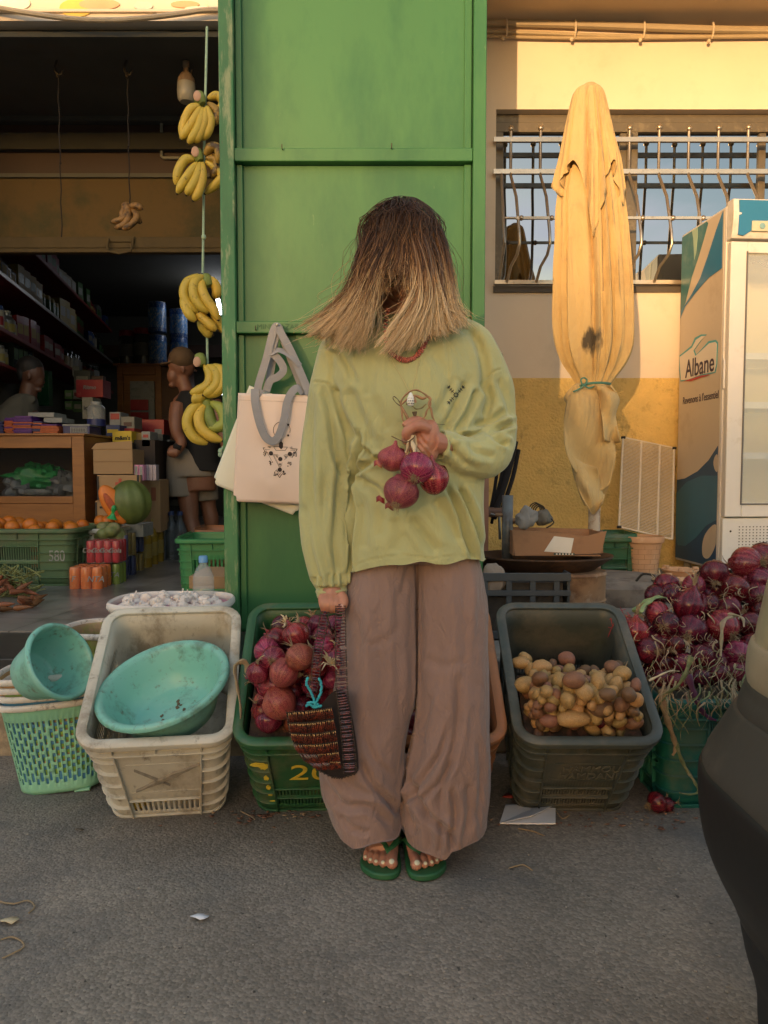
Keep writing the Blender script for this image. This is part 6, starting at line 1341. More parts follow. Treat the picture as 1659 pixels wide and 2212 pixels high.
st_('thick pale stalk hanging down the left of the teal crate',[(1095,740,2.09),(1090,800,2.08),(1115,900,2.08),(1150,1000,2.085),(1160,1060,2.09),(1145,1095,2.09)],.012)
st_('green tipped stalk trailing to the foot of the teal crate',[(1160,1020,2.09),(1190,1110,2.085),(1225,1180,2.08),(1265,1240,2.08),(1282,1290,2.075),(1240,1305,2.07),(1180,1295,2.07)],.006,m_leafg)
st_('dark purple fresh stalk curling over the teal crate rim',[(1225,660,2.07),(1260,760,2.06),(1300,850,2.06),(1340,890,2.06),(1380,905,2.06)],.011,pm('purple_stalk',(.085,.018,.05),.5,.3,20))
st_('pale stalk crossing the mound diagonally',[(1245,560,2.05),(1215,650,2.04),(1160,730,2.04),(1080,770,2.05)],.008,m_leafg)
st_('white bent leaf on the lower mound',[(1020,690,2.05),(1080,660,2.04),(1130,640,2.04),(1180,640,2.05)],.007,pm('pale_leaf',(.55,.45,.28)))
st_('limp green leaf lying at the left top of the mound',[(950,320,2.30),(1000,270,2.32),(1060,240,2.34),(1110,245,2.36)],.018,pm('fresh_leaf',(.22,.30,.12),.5,.3,20,.3))
st_('ribbon of dry leaf hanging over the right onions',[(1475,340,2.2),(1420,370,2.15),(1410,450,2.12),(1405,560,2.1)],.009)
st_('ribbon of dry leaf looping over the upper right onions',[(1450,330,2.2),(1520,350,2.16),(1530,400,2.14)],.008)
# red netting scrap
t=thing('red_netting','scrap of red netting at the left edge of the onion mound','netting',tuple(P(1335,1335,2.3))); mb=MB(); r_=random.Random(2)
for i in range(26):
    a=P(1322+r_.uniform(0,34),1322+r_.uniform(0,50),2.30); mb.tube(cr([a,a+Vector((r_.uniform(-.02,.02),r_.uniform(-.01,.01),r_.uniform(-.02,.02))),a+Vector((r_.uniform(-.03,.03),0,r_.uniform(-.03,.03)))],3),.0008,4)
mb.build('net',pm('rednet',(.4,.02,.03),.6),t,local=False)
# ground bits
onion(tuple(G(1418,1733,.028)),.030,(R(80),.4,1.9),2,m_on3,'shrivelled dark onion lying on the asphalt left of the teal crate',None)
onion(tuple(G(1440,1738,.02)),.02,(R(60),.9,.9),3,m_on3,'small dried onion scrap beside the shrivelled onion on the asphalt',None)
def scrap(name,label,cat,x,y,s,mat,seed,grp=None,z=.004):
    r_=random.Random(seed); mb=MB(); n_=8; p=G(x,y,z); mb.add([Vector((0,0,.006))]+[Vector((s*math.cos(2*PI*i/n_)*r_.uniform(.5,1.2),s*.6*math.sin(2*PI*i/n_)*r_.uniform(.5,1.2),r_.uniform(0,.008))) for i in range(n_)],[(0,1+i,1+(i+1)%n_) for i in range(n_)]); o=mb.build(name,mat,None,solid=.001); o.location=p; return tag(o,label,cat,grp)
scrap('paper_scrap','torn white paper scrap on the asphalt left of her sandals','paper',435,1984,.022,m_pap,3)
scrap('red_leaf','dry red pepper skin lying behind the napkin','scrap',1100,1722,.030,pm('redskin',(.25,.03,.02),.5),4)
scrap('dry_husk','small brown husk on the asphalt before the white crate','husk',172,1795,.012,pm('husk',(.1,.075,.05),.9),6)
scrap('onion_peel','pale onion peel at the far left of the asphalt','peel',20,1990,.03,pm('pale_leaf',(.5,.4,.26)),7)
for k,(pts,lab) in enumerate(((((0,1948),(30,1952),(60,1945),(75,1958),(62,1972)),'thin dry stem curling on the asphalt at the left edge'),(((0,2030),(25,2024),(45,2032),(52,2045),(30,2058),(5,2070)),'bent dry stem at the left edge of the asphalt'),(((520,1752),(545,1765),(550,1770)),'short pale stem below the green crate'),(((1120,1790),(1150,1795),(1175,1805)),'thin green stem poking out under the napkin'),(((1200,1750),(1215,1768),(1230,1760)),'dry leaf bits beside the napkin'),(((1100,1875),(1130,1868),(1150,1880)),'short dry twig right of her sandals'))):
    p=[G(x,y,.004) for x,y in pts]; t=thing('dry_twig',lab,'twig',tuple(p[0])); mb=MB(); mb.tube(cr([q-p[0] for q in p],4),.0018,5); mb.build('stem',pm('stemm',(.28,.2,.11),.8),t)
r_=random.Random(5); mb=MB()
for i in range(260):
    p=G(r_.uniform(-100,1600),r_.uniform(1770,2212),.002); s=r_.uniform(.0012,.0035); mb.ell(p,(s,s,s*.5),n=5,m=3)
tag(mb.build('pebbles',pm('pebble',(.30,.26,.21),.9,.4,50)),'tiny pale stones scattered over the asphalt','gravel',kind='stuff')
# ---- parked vehicle corner
CARY=1.2
S_=[(1659,1236),(1641,1320),(1631,1375),(1629,1412)]
def cx_(u,y): return P(u,y,CARY).x
def prof(pts): return [(P(u,y,CARY).x,P(u,y,CARY).z) for u,y in pts]
Xm=P(1511,1700,CARY).x
def sweep(pts,close=True):
    pr=prof(pts); rg=[]
    n=34
    for i in range(n+1):
        f=i/n
        # plan: comes from the front of picture along the rear end, rounds the corner, runs away to the right
        if f<.4: base=Vector((Xm+.05*(1-f/.4)**2,-.6+1.75*f/.4,0)); nn=Vector((-1,-.05,0))
        elif f<.75: a=(f-.4)/.35*PI/2; rC=.30; base=Vector((Xm+rC-rC*math.cos(a),1.15+rC*math.sin(a),0)); nn=Vector((-math.cos(a),math.sin(a),0))
        else: base=Vector((Xm+.30+(f-.75)/.25*2.5,1.45,0)); nn=Vector((0,1,0))
        rg.append([base-nn.normalized()*(x-Xm)+Vector((0,0,z)) for x,z in pr])
    return rg
car=thing('parked_car','corner of a dusty beige vehicle with black bumper at the right edge of the road','car',(1.2,.6,0))
m_body=pm('beige_car_paint',(.46,.37,.21),.35,.08,2.5,.05,12,coat=.4,dirt=[((.28,.22,.13),.5,3,.6)]); m_trim=pm('worn_trim',(.30,.23,.14),.6,.15,8,.2,50,dirt=[((.06,.05,.04),.64,26,.9)])
m_bup=pm('dusty_black_plastic',(.045,.038,.028),.6,.2,3,.15,60,dirt=[((.10,.08,.055),.52,4,.5)]); m_blo=pm('black_bumper',(.009,.009,.0085),.5,.2,5,.1,60)
def cb_(pts,n,m):
    mb=MB(); q=[(a.x,a.y) for a in cr([Vector((x,y,0)) for x,y in pts],4)]; mb.loft(sweep(q),cap=False,closed=False); return mb.build(n,m,car,local=False,ang=50)
cb_([(1700,1130),(1662,1236),(1643,1320),(1632,1372),(1629,1412),(1634,1450),(1655,1530),(1690,1590)],'body_panel',m_body)
cb_([(1655,1400),(1626,1392),(1616,1410),(1612,1440),(1611,1470),(1618,1490),(1640,1495)],'trim_strip',m_trim)
cb_([(1655,1470),(1616,1478),(1606,1500),(1597,1520),(1592,1545),(1600,1556),(1660,1560)],'upper_moulding',m_bup)
cb_([(1640,1535),(1592,1540),(1578,1556),(1553,1600),(1530,1640),(1521,1665),(1526,1672),(1560,1680)],'upper_bumper',m_bup)
cb_([(1560,1662),(1520,1668),(1512,1690),(1511,1730),(1516,1790),(1526,1840),(1538,1873),(1556,1912),(1575,1948),(1590,1984),(1600,1995),(1660,1998)],'lower_bumper',m_blo)
cb_([(1640,1985),(1598,1990),(1604,2050),(1613,2090),(1622,2117),(1632,2170),(1640,2260),(1700,2262)],'wheel_arch_flap',pm('flapm',(.012,.012,.012),.8))

r_=random.Random(12); mb=MB()
for i in range(150):
    u=r_.choice([r_.uniform(200,1520),r_.gauss(600,60),r_.gauss(1180,140),r_.gauss(1430,60)]); y=1752+abs(r_.gauss(0,22)); p=G(u,y,.003); s=r_.uniform(.003,.011); a=r_.uniform(0,6)
    if 690<u<1045 and y<1850: continue
    mb.add([p+Vector((s*math.cos(a+q*1.05)*r_.uniform(.5,1.1),s*.7*math.sin(a+q*1.05)*r_.uniform(.5,1.1),r_.uniform(0,.004))) for q in range(6)],[tuple(range(6))])
tag(mb.build('onion_skins',pm('ground_peels',(.20,.085,.05),.7,.5,30,dirt=[((.42,.33,.2),.56,12,.8)]),None,solid=.0006),'flakes of onion skin and dirt scattered before the crates','litter',kind='stuff')
# ================= onion bunch held to the chest
c2=lambda x,y,Y:P(796.3+.135*x,829.5+.135*y,Y)
bun=thing('onion_bunch','bunch of four red onions with dried looped stems gripped in her raised hand','onions',tuple(c2(700,900,1.69)))
def och(cx,cy,Y,r_u,rot,k,m,el=1,**kw):
    p=c2(cx,cy,Y)-Vector(bun.location); o=onion(tuple(p),r_u*Y/U,rot,k,m,None,None,parent=bun,name='onion',**kw); o.scale=(o.scale[0],o.scale[1],o.scale[2]*el); return o
och(385,1205,1.695,33,(.25,.1,.3),0,m_on2,1.0,roots=False,neck=False)
och(765,1355,1.645,37,(-.95,.25,0),1,m_on,1.0,neck=False)
och(1040,1530,1.675,34,(.1,-.12,.2),2,m_on,1.25,roots=False,neck=False)
och(515,1740,1.655,39,(-.5,.75,.5),3,m_on2,.95,neck=False)
def bm(pts,r,m,n='stem',flat=.6):
    mb=MB(); q=cr([c2(*p)-Vector(bun.location) for p in pts],4); k=len(q); rr=crv(r,4) if isinstance(r,list) else [r*(1+.25*math.sin(i*1.1)) for i in range(k)]; mb.tube(q,rr[:k],8,True,flat); return mb.build(n,m,bun)
m_ws=pm('white_stem',(.55,.42,.26),.6,.2,30,.3); m_bs=pm('brown_stem',(.36,.20,.10),.8,.3,30,.5,120); m_ds=pm('dark_stem',(.10,.065,.035),.8,.3,30,.4)
bm([(700,820,1.68),(690,900,1.675),(725,1020,1.665),(740,1110,1.66)],.0042,m_ws); bm([(660,860,1.68),(625,940,1.675),(615,1020,1.68),(590,1090,1.685)],.003,m_ws); bm([(720,820,1.69),(760,950,1.69),(800,1080,1.69),(900,1250,1.68)],.004,m_ws); bm([(700,830,1.69),(640,1000,1.69),(560,1300,1.68),(540,1500,1.66)],.004,m_bs)
bm([(370,835,1.70),(480,890,1.685),(600,930,1.675),(700,880,1.67),(740,830,1.67)],.0018,m_ds,'tie')
bm([(735,620,1.70),(740,520,1.70),(735,440,1.70)],.0045,m_ds); bm([(670,630,1.70),(620,540,1.70),(560,420,1.70),(510,340,1.705)],[.006,.0065,.005,.004],m_bs)
bm([(700,620,1.70),(560,600,1.70),(530,430,1.70),(510,310,1.70),(560,210,1.70),(660,120,1.70),(770,95,1.70),(880,150,1.70),(960,220,1.70),(990,330,1.70),(930,430,1.70),(900,520,1.70),(830,590,1.70)],.0032,m_bs,'stem_loop')
bm([(520,330,1.697),(600,260,1.697),(680,200,1.697),(760,190,1.697),(860,230,1.697),(930,210,1.697)],[.003,.004,.003,.005,.006,.003],m_bs,'stem_loop'); bm([(940,190,1.695),(990,240,1.695),(960,320,1.695),(1000,400,1.695),(1020,520,1.695),(1060,590,1.695)],[.003,.005,.004,.0045,.004,.001],m_bs,'stem_loop')
bm([(600,320,1.70),(700,350,1.70),(760,400,1.70),(850,380,1.70),(920,320,1.70)],.0025,pm('olive_stem',(.25,.2,.08),.8),'stem_loop'); bm([(500,350,1.70),(430,290,1.70),(390,230,1.70),(410,200,1.70),(470,250,1.70),(500,300,1.70)],.0014,m_ds,'tendril'); bm([(750,300,1.69),(740,240,1.69),(720,180,1.69)],.0025,m_bs,'stem_loop'); bm([(920,630,1.70),(1060,640,1.70),(1220,650,1.715)],.0008,m_ds,'tendril')
for k,(x,y,a) in enumerate(((150,1280,2.6),(190,1850,2.9),(330,1960,2.2),(620,1200,.4))):
    mb=MB(); p=c2(x,y,1.67)-Vector(bun.location); mb.grid(lambda u,v:p+Vector(((u-.5)*.018,-.004*math.sin(u*3),(v-.5)*.012+.004*math.sin(u*5))),3,3); mb.build('loose_skin',m_on2,bun,solid=.0006)
# ================= beaded handbag
c3=lambda x,y:(597.2+.3*x,1260.8+.3*y)
hb_=thing('beaded_handbag','dark brown beaded handbag hanging from her lowered hand','handbag',tuple(P(*c3(350,1100),1.70)))
BL=Vector(hb_.location)
m_bead=pm('brown_beads',(.11,.018,.007),.2,.85,170,0,dirt=[((.22,.07,.02),.64,180,.85),((.01,.004,.003),.52,90,.8)],coat=.3); m_bd2=pm('dark_bead_frame',(.018,.008,.006),.35,.4,200,0); m_lin=pm('bag_lining',(.014,.007,.006),.7)
out=[(75,930),(85,1010),(105,1100),(150,1190),(200,1270),(290,1340),(400,1395),(470,1402),(560,1372),(592,1330),(588,1230),(570,1100),(545,950),(515,830),(490,770),(430,765),(380,800),(300,900),(180,925)]
def Yb(x): return 1.715-.0+( .035 if x>450 else 0)*(x-450)/140 
mb=MB(); f0=[P(*c3(*p),Yb(p[0])+.004) -BL for p in out]; f1=[P(*c3(x*.93+30,y),Yb(x)+.06)-BL for x,y in out]; mb.loft([f1,f0],cap=True); mb.build('pouch',m_lin,hb_)
mb=MB(); md=MB(); rows=[((92,925),(395,892)),((98,1000),(412,968)),((108,1070),(425,1048)),((130,1140),(436,1128)),((165,1208),(446,1204)),((225,1275),(455,1275)),((310,1335),(462,1335))]
xr_=random.Random(4)
for a in range(len(rows)-1):
    (x0,y0),(x1,y1)=rows[a];(X0,Y0),(X1,Y1)=rows[a+1]; n_=int((x1-x0)/13)
    for i in range(n_+1):
        f=i/n_; t=Vector((x0+(x1-x0)*f,y0+(y1-y0)*f)); b_=Vector((X0+(X1-X0)*f,Y0+(Y1-Y0)*f)); t2=t+(b_-t)*.04; b2=t+(b_-t)*.95; j=xr_.uniform(-.002,.002)
        p,q=P(*c3(*t2),1.712+j)-BL,P(*c3(*b2),1.712+j)-BL; bl_=.022*math.sin(PI*(a+.5)/6)*math.sin(PI*min(1,max(0,(t.x-60)/420))); j3=xr_.uniform(-.0012,.0012); p=p+Vector((j3,-bl_,j3)); q=q+Vector((-j3,-bl_,j3)); m_=(p+q)/2+Vector((0,-.0022,0)); mb.tube([p,m_,q],[.0014,.0024*xr_.uniform(.85,1.12),.0014],6)
        md.ell(P(*c3(*t),1.709)-BL-Vector((0,bl_,0)),.0018,n=6,m=4)
for i in range(28): # left and bottom edge beads
    pass
for q0,q1 in zip(out[:9],out[1:10]):
    for f in (0,.25,.5,.75): x=q0[0]+(q1[0]-q0[0])*f; y=q0[1]+(q1[1]-q0[1])*f; md.ell(P(*c3(x,y),Yb(x)+.0)-BL,.0026,n=6,m=4)
# gusset column: horizontal beads climbing the strap to the hand
def strapb(pts,wd,step,Y,mb,md):
    q=cr([Vector((a,b_,0)) for a,b_ in pts],12); L_=[0]
    for i in range(1,len(q)): L_.append(L_[-1]+(q[i]-q[i-1]).length)
    s=0
    while s<L_[-1]:
        i=max(j for j in range(len(L_)) if L_[j]<=s); p=q[i]; t=(q[min(i+1,len(q)-1)]-q[max(0,i-1)]).normalized(); nn=Vector((-t.y,t.x,0)); f=s/L_[-1]; w_=wd[0]+(wd[1]-wd[0])*f; YY=Y[0]+(Y[1]-Y[0])*min(1,f*1.75)
        a=P(*c3(*(p-nn*w_*.42).xy),YY)-BL; b_=P(*c3(*(p+nn*w_*.42).xy),YY)-BL; mb.tube([a,(a+b_)/2+Vector((0,-.002,0)),b_],[.0013,.0025,.0013],6)
        for sg_ in(-1,1): md.ell(P(*c3(*(p+nn*w_*.5*sg_).xy),YY)-BL,.0020,n=6,m=4); md.ell(P(*c3(*(p+nn*w_*.5*sg_+t*step*.5).xy),YY+.001)-BL,.0016,n=6,m=4)
        s+=step
mb.build('amber_beads',m_bead,hb_); md.build('seed_beads',m_bd2,hb_)
mb=MB(); md=MB(); strapb([(462,150),(462,400),(466,620),(472,780),(490,900),(505,1050),(520,1200),(530,1370)],(68,92),20.5,(1.79,1.700),mb,md); mb.build('strap',m_bead,hb_); md.build('strap_edge',m_bd2,hb_)
mb=MB(); md=MB(); strapb([(385,120),(365,145),(352,180),(335,300),(305,440),(290,560),(275,700),(250,820)],(60,60),20.5,(1.812,1.745),mb,md); mb.build('strap',m_bead,hb_); md.build('strap_edge',m_bd2,hb_)
tb=thing('bead_string','string of turquoise beads looping out of the dark handbag','beads',tuple(P(*c3(270,800),1.71))); mb=MB()
for pts in ([(225,680),(215,720),(235,760),(255,800),(275,850),(290,890)],[(310,685),(322,730),(320,780),(300,830),(270,880)],[(215,880),(240,870),(270,890),(300,885),(320,880)],[(225,860),(260,855),(300,870)]):
    for p in cr([Vector((a,b_,0)) for a,b_ in pts],5): mb.ell(P(*c3(p.x+xr_.uniform(-3,3),p.y),1.700)-Vector(tb.location),.0031,n=8,m=6)
mb.build('beads',pm('turquoise',(.03,.32,.36),.3,.3,100),tb)
# ================= tote bags on the door
m_tote=pm('tote_canvas',(.74,.58,.47),.9,.04,4,.25,400,dirt=[((.62,.46,.36),.6,3,.35)],bd=.0006); m_tote2=pm('tote_white',(.72,.68,.53),.9,.04,4,.25,400,bd=.0006); m_rib=pm('grey_webbing',(.26,.25,.25),.85,.08,10,.4,500,st=(1,1,3))
def tote(label,cor,Y,mat,seed):
    t=thing('tote_bag',label,'bag',tuple(P(*cor[0],Y)),group='tote bags hung on the green door'); a,b_,c_,d=[P(*q,Y) for q in cor]; L0=Vector(t.location)
    def fn(s):
        def f(u,v):
            p=(a*(1-u)+b_*u)*(1-v)+(d*(1-u)+c_*u)*v
            e=(min(u,1-u)*min(1,.35+v)*min(1,(1-v)*4+.1)); p=p+Vector((.0,-s*(.004+.05*min(.35,e)+.003*noise.noise(Vector((u*4,v*5,seed)))),0)); cx_=min(u,1-u)
            if v>.96 and cx_<.05: p=p+Vector(((.05-cx_)*.25*(1 if u<.5 else -1),0,.006*(1-cx_/.05)))
            return p-L0
        return f
    mb=MB(); mb.grid(fn(1),30,34); fr_=mb.build('front_panel',mat,t,solid=.001); mb2=MB(); mb2.grid(fn(-.25),8,8); mb2.build('back_panel',mat,t,solid=.001); mb=MB()
    return t,mb,L0
def ribb(t,L0,pts,w_=8.5,n='handle'):
    mb=MB(); q=cr([P(*p)-L0 for p in pts],5); mb.tube(q,w_*2.8/U,8,True,.06,up=(0,1,0)); return mb.build(n,m_rib,t)
tB,_,LB_=tote('white tote bag hanging crooked behind the printed tote',[(539,833),(722,900),(640,1115),(458,1044)],2.835,m_tote2,4)
ribb(tB,LB_,[(575,850,2.83),(585,800,2.83),(592,750,2.83),(598,706,2.825)],8); ribb(tB,LB_,[(660,890,2.83),(656,850,2.83),(630,780,2.828),(602,706,2.825)],8)
tA,_,LA_=tote('cream tote bag with black triangle print and grey handles on the door',[(515,849),(676,855),(672,1090),(504,1083)],2.80,m_tote,1)
mbb=MB(); 
for vv in [o for o in bpy.data.objects if o.parent is tA and o.name.startswith('front_panel')]:
    me=vv.data; TBV=BVHTree.FromPolygons([v.co+LA_ for v in me.vertices],[p.vertices for p in me.polygons])
c4=lambda x,y:(431.3+.225*x,663.6+.225*y)
ribb(tA,LA_,[(566,852,2.79),(557,838,2.795),(575,776,2.80),(589,720,2.80),(598,704,2.80),(607,720,2.80),(629,760,2.80),(656,821,2.795),(668,852,2.79)],8.5)
ribb(tA,LA_,[(601,706,2.805),(590,745,2.805),(586,762,2.802),(600,756,2.80),(618,762,2.798),(636,776,2.796),(648,790,2.80)],8); ribb(tA,LA_,[(588,762,2.80),(606,782,2.80),(612,800,2.80),(600,814,2.80),(584,822,2.80),(575,845,2.80)],8)
ribb(tA,LA_,[(551,840,2.79),(551,868,2.775),(560,911,2.765),(573,943,2.762),(589,953,2.762),(602,941,2.762),(614,905,2.765),(620,870,2.772),(630,848,2.778),(643,838,2.785),(654,850,2.79)],8.5)
m_pk=pm('print_black',(.035,.022,.018),.8,bump=0)
PR=MB()
def dpoly(pts,off=.0022): PR.add([hit(TBV,*c4(*p),off,2.78)-LA_ for p in pts],[tuple(range(len(pts)))])
def dline(a,b_,w_=4):
    dx_,dy_=b_[0]-a[0],b_[1]-a[1]; l=math.hypot(dx_,dy_)+1e-6; nx,ny=-dy_/l*w_/2,dx_/l*w_/2; dpoly([(a[0]+nx,a[1]+ny),(b_[0]+nx,b_[1]+ny),(b_[0]-nx,b_[1]-ny),(a[0]-nx,a[1]-ny)])
def dcirc(x,y,r,n=16): dpoly([(x+r*math.cos(2*PI*i/n),y+r*math.sin(2*PI*i/n)) for i in range(n)])
def dring(x,y,r,w_,n=22,a0=0,a1=2*PI):
    q=[(x+r*math.cos(a0+(a1-a0)*i/n),y+r*math.sin(a0+(a1-a0)*i/n)) for i in range(n+1)]
    for u_,v_ in zip(q,q[1:]): dline(u_,v_,w_)
dring(788,1180,81,5,a0=.55*PI*.9,a1=.55*PI*.9+1.72*PI*.93); dcirc(851,1129,11); dcirc(849,1231,11); dline((782,1205),(782,1300),6); dpoly([(762,1305),(775,1290),(788,1290),(801,1305),(801,1345),(782,1365),(762,1345)])
for k,w_ in ((1.0,6),(.86,3)):
    cx0,cy0=769,1450; T3=[(cx0+(x-cx0)*k,cy0+(y-cy0)*k) for x,y in ((608,1350),(937,1362),(767,1637))]
    for u_,v_ in ((0,1),(1,2),(2,0)): dline(T3[u_],T3[v_],w_)
T3=[(700,1412),(855,1414),(769,1545)]; 
for u_,v_ in ((0,1),(1,2),(2,0)): dline(T3[u_],T3[v_],3); 
for o_ in (8,): 
    T3=[(712,1420),(842,1422),(769,1530)]
    for u_,v_ in ((0,1),(1,2),(2,0)): dline(T3[u_],T3[v_],2.5)
dline((710,1338),(732,1375),4); dline((843,1343),(822,1375),4); dline((732,1375),(822,1375),4); dline((710,1338),(762,1338),4); dline((801,1342),(843,1343),4)
xr_=random.Random(8)
for x,y in ((684,1403),(866,1409),(774,1458),(769,1560)): dcirc(x,y,21)
for x,y in ((630,1408),(912,1415),(682,1500),(863,1505),(728,1592),(808,1590)):
    for i in range(12): dcirc(x+xr_.uniform(-17,17),y+xr_.uniform(-22,22),xr_.uniform(3,7),7)
for x,y in ((668,1338),(880,1350),(738,1432),(820,1434),(772,1510)):
    for i in range(4): dring(x+xr_.uniform(-10,10),y+xr_.uniform(-8,8),6,2,8)
PR.build('triangle_print',m_pk,tA,smooth=False)
mb=MB()
for a,b_ in (((515,864),(672,869)),):
    n_=20; 
    mb.tube([hit(TBV,a[0]+(b_[0]-a[0])*i/n_,a[1]+(b_[1]-a[1])*i/n_,.001,2.8)-LA_ for i in range(n_+1)],.0007,4)
mb.build('hem_seam',pm('seam',(.5,.38,.3),.9),tA)
t=thing('nail','shiny nail in the green rail holding the tote bags','nail',tuple(P(600,703,2.80))); mb=MB(); mb.tube([(0,.05,0),(0,-.01,.002)],.003,8); mb.ell((0,-.012,.002),.0045); mb.build('nail',pm('nailm',(.7,.65,.5),.3,metal=.8),t)
# ================= bananas on the pale rope
m_ban=pm('banana_peel',(.60,.42,.055),.5,.12,9,.1,60,dirt=[((.09,.05,.02),.655,34,.9),((.36,.36,.06),.60,6,.6)],rv=.1)
m_ban2=pm('overripe_peel',(.33,.20,.03),.5,.2,9,.1,60,dirt=[((.035,.018,.008),.50,15,.92)]); m_bgr=pm('banana_crown',(.20,.25,.05),.6,.25,20,.3,80,dirt=[((.1,.07,.03),.62,40,.7)]); m_cut=pm('cut_stub',(.50,.30,.20),.8); m_tip=pm('banana_tip',(.03,.02,.012),.8); m_bdry=pm('dried_banana',(.26,.13,.03),.6,.3,20,.3,80,dirt=[((.03,.015,.008),.55,30,.85)])
def bunch(name,label,ban,crown,cut,Y,r_u,conv,mat=m_ban,grp='banana bunches on the pale green rope',alt=None,cn=None):
    p0=P(*conv(*crown),Y); t=thing(name,label,'bananas',tuple(p0),group=grp)
    for i,pts in enumerate(ban):
        yo=[-.03,-.045,-.05,-.04,-.02,.01,.02,.03][i%8]
        q=[P(*conv(*a),Y+yo*(.2+.8*min(1,j/1.5)))-p0 for j,a in enumerate(pts)]; c=cr(q,7); n_=len(c); R0=r_u*Y/U; rr=[]
        for j in range(n_):
            f=j/(n_-1); rr.append(R0*(.30 if f<.04 else (.42+.58*min(1,(f-.04)/.22)**.7 if f<.26 else (1 if f<.72 else max(.20,1-((f-.72)/.28)**2*.80)))))
        mb=MB(); mb.tube(c,rr,7,True); b_=mb.build('banana',(alt[i] if alt and i in alt else mat),t,ang=75)
        mb=MB(); mb.ell(c[-1],R0*.26); mb.build('tip',m_tip,b_)
    mb=MB(); q=[P(*conv(crown[0]-8,crown[1]-22),Y+.01)-p0,P(*conv(crown[0],crown[1]+15),Y)-p0,P(*conv(crown[0]+18,crown[1]+50),Y-.005)-p0]; mb.tube(cr(q,3),crv([.024,.030,.018],3),10); mb.build('crown',cn or m_bgr,t)
    if cut: mb=MB(); mb.ell(P(*conv(*cut),Y-.028)-p0,(.019,.006,.026)); mb.build('cut_end',m_cut,t)
    return t
v1=lambda x,y:(.3*x,.3*y); v2=lambda x,y:(.3*x,531+.3*y)
bunch('banana_bunch','topmost yellow banana bunch on the pale rope',[[(1440,760),(1370,790),(1320,900),(1312,1005)],[(1445,770),(1405,850),(1345,940),(1300,1005)],[(1460,775),(1440,880),(1400,970),(1352,1035)],[(1480,775),(1470,880),(1430,980),(1395,1025)],[(1490,765),(1515,870),(1495,955),(1440,1005)],[(1495,740),(1560,800),(1555,860),(1515,900)],[(1495,710),(1560,690),(1605,740),(1560,810)]],(1440,700),(1420,690),3.88,9.5,v1,alt={5:m_ban2})
bunch('banana_bunch','second banana bunch from the top, with blackened bananas at its right',[[(1405,1150),(1335,1150),(1285,1230),(1265,1335)],[(1420,1170),(1365,1250),(1315,1320),(1275,1395)],[(1440,1170),(1420,1270),(1375,1350),(1340,1405)],[(1460,1170),(1455,1290),(1425,1390),(1390,1445)],[(1475,1120),(1520,1060),(1575,1075),(1565,1180)],[(1480,1140),(1550,1150),(1560,1220),(1515,1275)],[(1480,1160),(1590,1250),(1570,1310),(1475,1395)]],(1425,1110),(1405,1092),3.86,10,v1,alt={4:m_ban2,5:m_ban2})
bunch('banana_bunch','third banana bunch, curled like a fist below the long bare rope',[[(1450,210),(1355,260),(1325,350),(1370,440),(1430,480)],[(1475,215),(1405,260),(1395,350),(1440,430),(1505,480)],[(1460,240),(1455,310),(1490,390),(1540,460),(1572,535)],[(1345,330),(1330,410),(1355,480),(1410,545)],[(1420,440),(1450,510),(1505,560),(1560,610)],[(1520,470),(1570,540),(1605,590),(1635,620)],[(1500,225),(1550,280),(1560,340),(1530,370)],[(1430,540),(1465,590),(1495,625),(1530,645)]],(1490,240),None,3.86,11,v2)
bunch('banana_bunch','fourth banana bunch, three bananas under a cut green stub',[[(1470,860),(1515,930),(1500,1000),(1440,1040),(1368,1062)],[(1520,860),(1600,900),(1610,990),(1560,1050),(1480,1082)],[(1495,860),(1560,910),(1565,990),(1520,1045),(1465,1075)],[(1480,1050),(1430,1100),(1378,1090)]],(1445,810),(1418,835),3.87,12,v2)
bunch('banana_bunch','lowest banana bunch, hanging open like a cage at the rope end',[[(1470,1130),(1385,1180),(1350,1280),(1400,1380),(1500,1425)],[(1485,1140),(1435,1220),(1450,1310),(1520,1370),(1602,1405)],[(1510,1125),(1590,1170),(1620,1250),(1590,1300),(1500,1312)],[(1505,1140),(1510,1230),(1540,1300),(1600,1320)]],(1490,1125),None,3.86,12.5,v2,alt={2:pm('green_banana',(.33,.36,.06),.5,.15,8),3:m_bgr})
bunch('dried_banana_bunch','small shrivelled brown banana bunch on the middle hook rope',[[(915,1500),(900,1560),(850,1590),(800,1598)],[(930,1510),(920,1580),(880,1625),(825,1640)],[(950,1505),(985,1560),(940,1620),(880,1652)],[(930,1495),(980,1480),(1025,1505)],[(900,1500),(880,1540),(890,1580)],[(960,1520),(990,1580),(1020,1600)]],(915,1495),None,4.25,7,v1,mat=m_bdry,grp=None,cn=m_bdry)
t=thing('rope','pale green rope carrying five banana bunches','rope',tuple(P(447,60,3.9))); L0=Vector(t.location); mb=MB()
mb.tube(cr([P(x,y,3.9)-L0 for x,y in ((447,58),(444,190),(441,320),(440,430),(438,590))],4),.0062,6); mb.tube(cr([P(x,y,3.9)-L0 for x,y in ((447,705),(448,770),(450,860))],4),.0062,6); mb.tube(cr([P(x,y,3.82)-L0 for x,y in ((450,888),(462,905),(478,925),(486,945),(484,962),(476,972))],4),.0055,6)
for x,y in ((440,512),(476,974),(476,982)): mb.ell(P(x,y,3.86 if y<600 else 3.82)-L0,(.012,.012,.014))
mb.build('rope',pm('pale_rope',(.36,.50,.34),.8,.2,60,.6,300),t)
